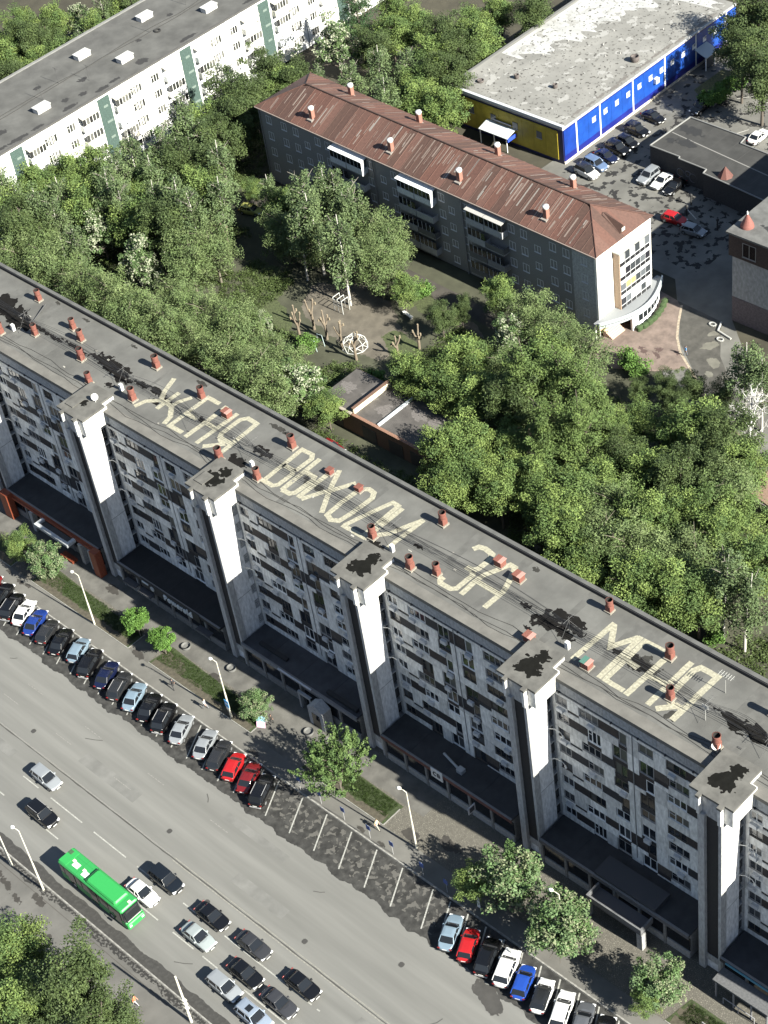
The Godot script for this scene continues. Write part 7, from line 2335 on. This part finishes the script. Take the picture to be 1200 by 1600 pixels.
func bus() -> void:
	var o := thing("bus", "bright green city bus driving in the kerb lane", "bus", Vector3(-7.6, 0, 37.35))
	var green := mat(0.022, 0.235, 0.055, 0.5, null, 1.0, 0.0, 0.6)
	var lgreen := mat(0.025, 0.26, 0.06, 0.5)
	var glass := mat(0.010, 0.012, 0.014, 0.05)
	var dark := mat(0.02, 0.02, 0.022, 0.5)
	var b := M.new()
	b.bbox(-5.7, 5.55, 0.28, 1.25, -1.2, 1.2, 0.08)
	put("lower_body", b, green, o)
	b = M.new()
	b.bbox(-5.65, 5.35, 1.24, 2.75, -1.17, 1.17, 0.06)
	put("window_band", b, glass, o)
	b = M.new()
	b.bbox(-5.68, 5.25, 2.70, 3.08, -1.2, 1.2, 0.14)
	put("roof", b, green, o)
	b = M.new()
	b.bbox(-0.9, 4.1, 3.07, 3.42, -1.0, 1.0, 0.16)
	put("roof_pod", b, lgreen, o)
	bx("pod_edge", o, mat(0.012, 0.06, 0.025, 0.5), -1.0, -0.88, 3.07, 3.36, -0.95, 0.95)
	bx("rear_panel", o, lgreen, -5.72, -5.6, 1.2, 2.9, -1.1, 1.1)
	bx("roof_step", o, lgreen, -5.6, -4.4, 3.07, 3.14, -1.0, 1.0)
	for q in [[-3.9, -3.0, -0.1, 0.55], [-2.1, -1.3, 0.05, 0.75]]:
		bx("roof_hatch", o, mat(0.62, 0.64, 0.60, 0.5), q[0], q[1], 3.08, 3.13, q[2], q[3])
	for x in [-5.2, -2.7, -1.15, 4.35]:
		bx("panel_seam", o, mat(0.014, 0.15, 0.035, 0.6), x, x + 0.03, 3.06, 3.084, -1.05, 1.05)
	bx("panel_seam", o, mat(0.014, 0.15, 0.035, 0.6), -4.4, -1.1, 3.075, 3.085, -0.62, -0.59)
	for q in [[-4.25, 0.1], [-2.35, 0.25], [4.75, -0.2]]:
		bx("roof_vent", o, mat(0.58, 0.62, 0.42, 0.6), q[0], q[0] + 0.35, 3.08, 3.16, q[1] - 0.3, q[1] + 0.05)
	bx("exhaust_grille", o, mat(0.04, 0.09, 0.04, 0.7), -5.5, -5.0, 3.14, 3.2, -0.8, -0.3)
	b = M.new()
	b.loft([PackedVector3Array([Vector3(5.34, 1.3, -1.1), Vector3(5.34, 1.3, 1.1), Vector3(5.34, 2.75, 1.1), Vector3(5.34, 2.75, -1.1)]), PackedVector3Array([Vector3(5.58, 1.2, -0.98), Vector3(5.58, 1.2, 0.98), Vector3(5.42, 2.85, 0.98), Vector3(5.42, 2.85, -0.98)])], false, true, false)
	put("windscreen", b, glass, o)
	bx("dashboard", o, mat(0.35, 0.35, 0.34, 0.6), 5.56, 5.60, 1.25, 1.36, -0.9, 0.9)
	bx("destination_board", o, dark, 5.40, 5.48, 2.5, 2.85, -0.8, 0.8)
	b = M.new()
	b.bbox(5.4, 5.82, 0.3, 1.1, -1.18, 1.18, 0.12)
	put("front_bumper", b, lgreen, o)
	for s in [-1.0, 1.0]:
		bx("headlight", o, mat(0.65, 0.66, 0.66, 0.2), 5.74, 5.84, 0.6, 0.85, s * 0.85 - 0.16, s * 0.85 + 0.16)
		b = M.new()
		b.path(PackedVector3Array([Vector3(5.4, 2.8, s * 1.05), Vector3(5.8, 2.75, s * 1.28), Vector3(5.85, 2.4, s * 1.32)]), 0.03, 0.03)
		b.box(5.78, 5.9, 1.95, 2.42, s * 1.33 - 0.12, s * 1.33 + 0.12)
		put("mirror", b, dark, o)
		for e in [3.0, -3.4]:
			b = M.new()
			b.tube(Vector3(e, 0.48, s * 1.0), Vector3(e, 0.48, s * 1.215), 0.48, 0.48, 18)
			var w := put("wheel", b, mat(0.018, 0.018, 0.018, 0.9), o)
			b = M.new()
			b.tube(Vector3(e, 0.48, s * 1.1), Vector3(e, 0.48, s * 1.225), 0.26, 0.26, 12)
			put("rim", b, mat(0.3, 0.3, 0.3, 0.4), w)
		for i in 7:
			bx("window_post", o, dark, -4.9 + i * 1.5, -4.82 + i * 1.5, 1.26, 2.7, s * 1.18 - 0.008, s * 1.18 + 0.008)
	for x in [-0.4, 3.6, -4.2]:
		bx("door", o, glass, x, x + 1.2, 0.4, 2.65, 1.195, 1.215)

# ---------------------------------------------------------------- playground
func playground() -> void:
	var white := mat(0.55, 0.56, 0.54, 0.6)
	# climbing dome: rods between the corners of a halved icosahedron net
	var o := thing("climbing_dome", "white tubular geodesic climbing dome on the playground", "climbing frame", Vector3(-52.6, 0, -49.2))
	var v := [Vector3(0, 1, 0)]
	for i in 5:
		v.append(Vector3(cos(TAU * i / 5) * 0.5257, 0.8507, sin(TAU * i / 5) * 0.5257))
	for i in 5:
		v.append(Vector3(cos(TAU * (i + 0.5) / 5) * 0.894, 0.447, sin(TAU * (i + 0.5) / 5) * 0.894))
	for i in 10:
		v.append(Vector3(cos(TAU * i / 10 + 0.157), 0.0, sin(TAU * i / 10 + 0.157)))
	for i in 5:
		v.append(Vector3(cos(TAU * i / 5) * 0.86, 0.5, sin(TAU * i / 5) * 0.86))
	for i in v.size():
		for j in i:
			if v[i].distance_to(v[j]) < 0.68:
				var b := M.new()
				b.tube(v[i] * 1.95, v[j] * 1.95, 0.045, 0.045, 5)
				put("rod", b, white, o)
	o = thing("exercise_bars", "white frame of climbing bars on the playground earth", "climbing frame", Vector3(-61.2, 0, -54.4))
	for i in 3:
		var b := M.new()
		var x := i * 0.9
		b.path(PackedVector3Array([Vector3(x, 0, 0.7), Vector3(x, 2.4, 0.7)]), 0.05, 0.05)
		b.path(PackedVector3Array([Vector3(x, 0, -0.7), Vector3(x, 2.4, -0.7)]), 0.05, 0.05)
		b.path(PackedVector3Array([Vector3(x, 2.4, 0.7), Vector3(x, 2.4, -0.7)]), 0.05, 0.05)
		put("post", b, white, o)
	for y in [1.2, 1.7, 2.1]:
		var b := M.new()
		b.tube(Vector3(0, y, 0.7), Vector3(1.8, y, 0.7), 0.04, 0.04, 5)
		put("rung", b, white, o)
	o = thing("swing_frame", "pale blue bent tube play frame behind the lopped trunks", "climbing frame", Vector3(-57.8, 0, -46.6))
	for z in [0.0, 1.6]:
		var b := M.new()
		b.path(PackedVector3Array([Vector3(0, 0, z), Vector3(0.1, 1.7, z), Vector3(1.2, 1.9, z), Vector3(1.5, 0, z)]), 0.045, 0.045)
		put("bow", b, mat(0.42, 0.52, 0.52, 0.6), o)
	o = thing("bench", "white-topped bench at the edge of the playground earth", "bench", Vector3(-50.9, 0, -58.8), -0.2)
	for k in 3:
		bx("seat_slat", o, mat(0.62, 0.62, 0.60, 0.7), -1.1, 1.1, 0.44, 0.49, -0.24 + k * 0.17, -0.10 + k * 0.17)
	for x in [-0.85, 0.85]:
		bx("leg", o, mat(0.2, 0.2, 0.2, 0.8), x - 0.06, x + 0.06, 0, 0.44, -0.2, 0.22)
	# lopped trunks
	var bark := mat(0.16, 0.13, 0.095, 0.95, streak, 1.5)
	var cut := mat(0.25, 0.205, 0.14, 0.9)
	var k := 0
	var where := ["leftmost of the clump by the bars", "second of the clump by the bars", "in the middle of the playground clump", "left of the dome", "in front of the dome", "on the small lawn", "at the right end of the small lawn", "farther left under the trees", "second one farther left under the trees"]
	for p in [[-60.0, -45.2, 6.4], [-60.5, -48.6, 5.4], [-57.2, -48.0, 5.2], [-53.7, -47.7, 5.2], [-50.2, -47.0, 5.0], [-45.8, -51.2, 3.4], [-44.3, -54.1, 4.0], [-88.3, -55.4, 6.0], [-85.9, -54.9, 6.0]]:
		var t := thing("lopped_tree", "bare lopped tree trunk with stubby limbs, " + where[k], "tree", Vector3(p[0], 0, p[1]), rng.randf() * TAU, "lopped trunks")
		var r := RandomNumberGenerator.new()
		r.seed = 500 + k
		var b := M.new()
		var h: float = p[2]
		b.path(PackedVector3Array([Vector3.ZERO, Vector3(0.05, h * 0.3, 0.04), Vector3(0.0, h * 0.55, 0.0)]), 0.24, 0.19, 7)
		var tips := []
		for i in 3:
			var a := TAU * (i + r.randf() * 0.6) / 3
			var s := Vector3(0, h * (0.4 + 0.07 * i), 0)
			var m := s + Vector3(cos(a) * 0.45, h * 0.2, sin(a) * 0.45)
			var e := s + Vector3(cos(a) * 0.7, h * (0.38 + 0.14 * r.randf()), sin(a) * 0.7)
			b.path(PackedVector3Array([s, m, e]), 0.16, 0.12, 6)
			tips.append(e)
			if r.randf() < 0.7:
				var e2 := m + Vector3(cos(a + 1.0) * 0.5, h * 0.12, sin(a + 1.0) * 0.5)
				b.tube(m, e2, 0.10, 0.08, 6)
				tips.append(e2)
		put("trunk", b, bark, t)
		for e in tips:
			b = M.new()
			b.tube(e - Vector3(0, 0.35, 0), e + Vector3(0, 0.05, 0), 0.115, 0.12, 7)
			put("cut_end", b, cut, t)
		k += 1

# ---------------------------------------------------------------- people
# one continuous figure: tapered capsules joined by a smooth minimum, meshed as surface nets; colours by the nearest bone
func figure(stride: float, arm: float, skin: Color, shirt: Color, legs: Color, hair: Color, shoe: Color, bag := false) -> Mesh:
	var hip := Vector3(0, 0.92, 0)
	var nb := []   # from, to, radius, radius, colour
	for s in [-1.0, 1.0]:
		var hj := hip + Vector3(0, 0, s * 0.095)
		var kn := hj + Vector3(s * stride * 0.22 + 0.05, -0.42, s * 0.005)
		var an := kn + Vector3(s * stride * 0.22 - (0.10 if s * stride < 0 else 0.02), -0.42, 0)
		an.y = maxf(an.y, 0.09)
		nb.append([hj, kn, 0.085, 0.056, legs])
		nb.append([kn, an, 0.056, 0.040, legs])
		nb.append([an + Vector3(-0.04, -0.035, 0), an + Vector3(0.15, -0.05, s * 0.015), 0.042, 0.034, shoe])
		var sj := Vector3(0.0, 1.42, s * 0.175)
		var el := sj + Vector3(-s * arm * 0.15, -0.27, s * 0.04)
		var wr := el + Vector3(-s * arm * 0.10 + 0.09, -0.23, -s * 0.005)
		nb.append([sj, el, 0.056, 0.044, shirt])
		nb.append([el, wr, 0.042, 0.030, skin])
		nb.append([wr, wr + Vector3(0.02, -0.08, 0), 0.032, 0.028, skin])
	nb.append([hip + Vector3(0, -0.02, -0.06), hip + Vector3(0, -0.02, 0.06), 0.115, 0.115, legs])
	nb.append([hip + Vector3(0, 0.08, 0), Vector3(0.01, 1.20, 0), 0.125, 0.135, shirt])
	nb.append([Vector3(0.0, 1.30, -0.09), Vector3(0.0, 1.30, 0.09), 0.115, 0.115, shirt])
	nb.append([Vector3(0.0, 1.40, -0.14), Vector3(0.0, 1.40, 0.14), 0.070, 0.070, shirt])
	nb.append([Vector3(0.0, 1.42, 0), Vector3(0.02, 1.55, 0), 0.055, 0.052, skin])
	nb.append([Vector3(0.035, 1.585, 0), Vector3(0.025, 1.66, 0), 0.070, 0.092, skin])
	nb.append([Vector3(0.0, 1.66, 0), Vector3(-0.01, 1.68, 0), 0.094, 0.096, hair])
	nb.append([Vector3(0.112, 1.63, 0), Vector3(0.122, 1.615, 0), 0.014, 0.016, skin])
	for s in [-1.0, 1.0]:
		nb.append([Vector3(0.02, 1.645, s * 0.092), Vector3(0.015, 1.625, s * 0.092), 0.016, 0.014, skin])
	if bag:
		nb.append([Vector3(-0.13, 1.30, 0), Vector3(-0.14, 1.08, 0), 0.10, 0.10, hair])
	var lo := Vector3(-0.50, -0.02, -0.36)
	var cell := 0.024
	var nx := 42
	var ny := 76
	var nz := 31
	var val := PackedFloat32Array()
	val.resize(nx * ny * nz)
	val.fill(1.0)
	var near := PackedInt32Array()
	near.resize(nx * ny * nz)
	for bi in nb.size():
		var q: Array = nb[bi]
		var a: Vector3 = q[0]
		var d: Vector3 = q[1] - q[0]
		var dd := maxf(d.length_squared(), 1e-6)
		var pad: float = maxf(q[2], q[3]) + 0.06
		var p0 := ((a.min(q[1]) - Vector3.ONE * pad - lo) / cell).floor()
		var p1 := ((a.max(q[1]) + Vector3.ONE * pad - lo) / cell).ceil()
		for z in range(maxi(0, int(p0.z)), mini(nz, int(p1.z))):
			for y in range(maxi(0, int(p0.y)), mini(ny, int(p1.y))):
				for x in range(maxi(0, int(p0.x)), mini(nx, int(p1.x))):
					var p := lo + Vector3(x, y, z) * cell - a
					var t := clampf(p.dot(d) / dd, 0.0, 1.0)
					var s := (p - d * t).length() - lerpf(q[2], q[3], t)
					var i := x + nx * (y + ny * z)
					var o := val[i]
					if s < o:
						near[i] = bi
					var h := maxf(0.035 - absf(s - o), 0.0) / 0.035
					val[i] = minf(s, o) - h * h * 0.035 * 0.25
	var at := {}
	var vp := PackedVector3Array()
	var vc := PackedColorArray()
	for z in nz - 1:
		for y in ny - 1:
			for x in nx - 1:
				var i := x + nx * (y + ny * z)
				var inside := 0
				var sum := Vector3.ZERO
				var cuts := 0
				for c in 8:
					if val[i + (c & 1) + nx * ((c >> 1) & 1) + nx * ny * (c >> 2)] < 0.0:
						inside += 1
				if inside == 0 or inside == 8:
					continue
				for c in 8:
					for ax in 3:
						if c & (1 << ax):
							continue
						var e := c | (1 << ax)
						var v0 := val[i + (c & 1) + nx * ((c >> 1) & 1) + nx * ny * (c >> 2)]
						var v1 := val[i + (e & 1) + nx * ((e >> 1) & 1) + nx * ny * (e >> 2)]
						if (v0 < 0.0) != (v1 < 0.0):
							var t := v0 / (v0 - v1)
							sum += Vector3(c & 1, (c >> 1) & 1, c >> 2).lerp(Vector3(e & 1, (e >> 1) & 1, e >> 2), t)
							cuts += 1
				at[i] = vp.size()
				vp.append(lo + (Vector3(x, y, z) + sum / cuts) * cell)
				vc.append(nb[near[i]][4])
	var m := M.new()
	m.colored = true
	var steps := [1, nx, nx * ny]
	for i in at:
		var x: int = i % nx
		var y: int = (i / nx) % ny
		var z: int = i / (nx * ny)
		for ax in 3:
			var v0 := val[i]
			var v1 := val[i + steps[ax]]
			if (v0 < 0.0) == (v1 < 0.0):
				continue
			var u: int = steps[(ax + 1) % 3]
			var w: int = steps[(ax + 2) % 3]
			if not (at.has(i - u) and at.has(i - w) and at.has(i - u - w)):
				continue
			var g := Vector3.ZERO
			g[ax] = 1.0 if v0 < 0.0 else -1.0
			var a: int = at[i]
			m.col = vc[a]
			var mid := (vp[a] + vp[at[i - u - w]]) * 0.5
			m.quad(vp[a], vp[at[i - u]], vp[at[i - u - w]], vp[at[i - w]], mid - g)
	# fingers and thumbs
	m.col = skin
	for s in [-1.0, 1.0]:
		var wr := Vector3(-s * arm * 0.25 + 0.09, 0.92, s * 0.21)
		for k in 4:
			var f0 := wr + Vector3(-0.012 + 0.016 * k, -0.09, 0)
			var f1 := f0 + Vector3(0.004, -0.045, -s * 0.008)
			var f2 := f1 + Vector3(0.002, -[0.025, 0.032, 0.03, 0.02][k], -s * 0.016)
			m.path(PackedVector3Array([f0, f1, f2]), 0.009, 0.0075, 5)
		var th := wr + Vector3(0.035, -0.05, 0)
		m.path(PackedVector3Array([th, th + Vector3(0.025, -0.03, -s * 0.01), th + Vector3(0.03, -0.06, -s * 0.015)]), 0.010, 0.008, 5)
	# eyes and mouth
	m.col = Color(0.03, 0.02, 0.02)
	for s in [-1.0, 1.0]:
		m.box(0.108, 0.116, 1.652, 1.662, s * 0.034 - 0.012, s * 0.034 + 0.012)
	m.col = Color(0.30, 0.10, 0.09)
	m.box(0.104, 0.110, 1.578, 1.586, -0.022, 0.022)
	return m.done()

func people() -> void:
	var skin := Color(0.45, 0.27, 0.19)
	var hair := Color(0.035, 0.025, 0.02)
	var list := [
		[-24.2, 12.1, 0.1, 2.8, 0.8, Color(0.03, 0.032, 0.04), Color(0.025, 0.025, 0.03), "person in dark clothes walking on the pavement above the parked cars"],
		[-18.6, 11.9, 0.1, 0.4, -0.8, Color(0.42, 0.43, 0.44), Color(0.20, 0.20, 0.22), "person in a pale grey top walking past the lawn's end"],
		[-10.4, 8.6, 0.1, 2.0, 0.3, Color(0.06, 0.05, 0.04), Color(0.03, 0.03, 0.03), "person in dark clothes standing beside the folding advertising board"],
		[10.1, 12.0, 0.1, 0.2, 0.7, Color(0.60, 0.56, 0.34), Color(0.35, 0.33, 0.28), "person in a pale yellow top walking by the small parking signs"],
		[5.7, 44.1, 0.1, 0.6, 0.7, Color(0.72, 0.16, 0.07), Color(0.30, 0.30, 0.32), "person in an orange-red top walking on the bottom pavement"],
		[-12.0, -74.4, 0.03, 1.2, 0.5, Color(0.10, 0.26, 0.50), Color(0.10, 0.11, 0.14), "person in a blue top at the edge of the pink paving"],
		[-18.6, 44.0, 0.1, 2.4, 0.6, Color(0.04, 0.05, 0.12), Color(0.03, 0.03, 0.04), "person in navy clothes walking near the utility pole"],
	]
	for q in list:
		var o := inst("person", figure(q[4], q[4], skin, q[5], q[6], hair, Color(0.03, 0.03, 0.03), q[0] < -20), bark_mat())
		o.position = Vector3(q[0], q[2] + 0.01, q[1])
		o.rotation.y = q[3]
		tag(o, q[7], "person", "people")
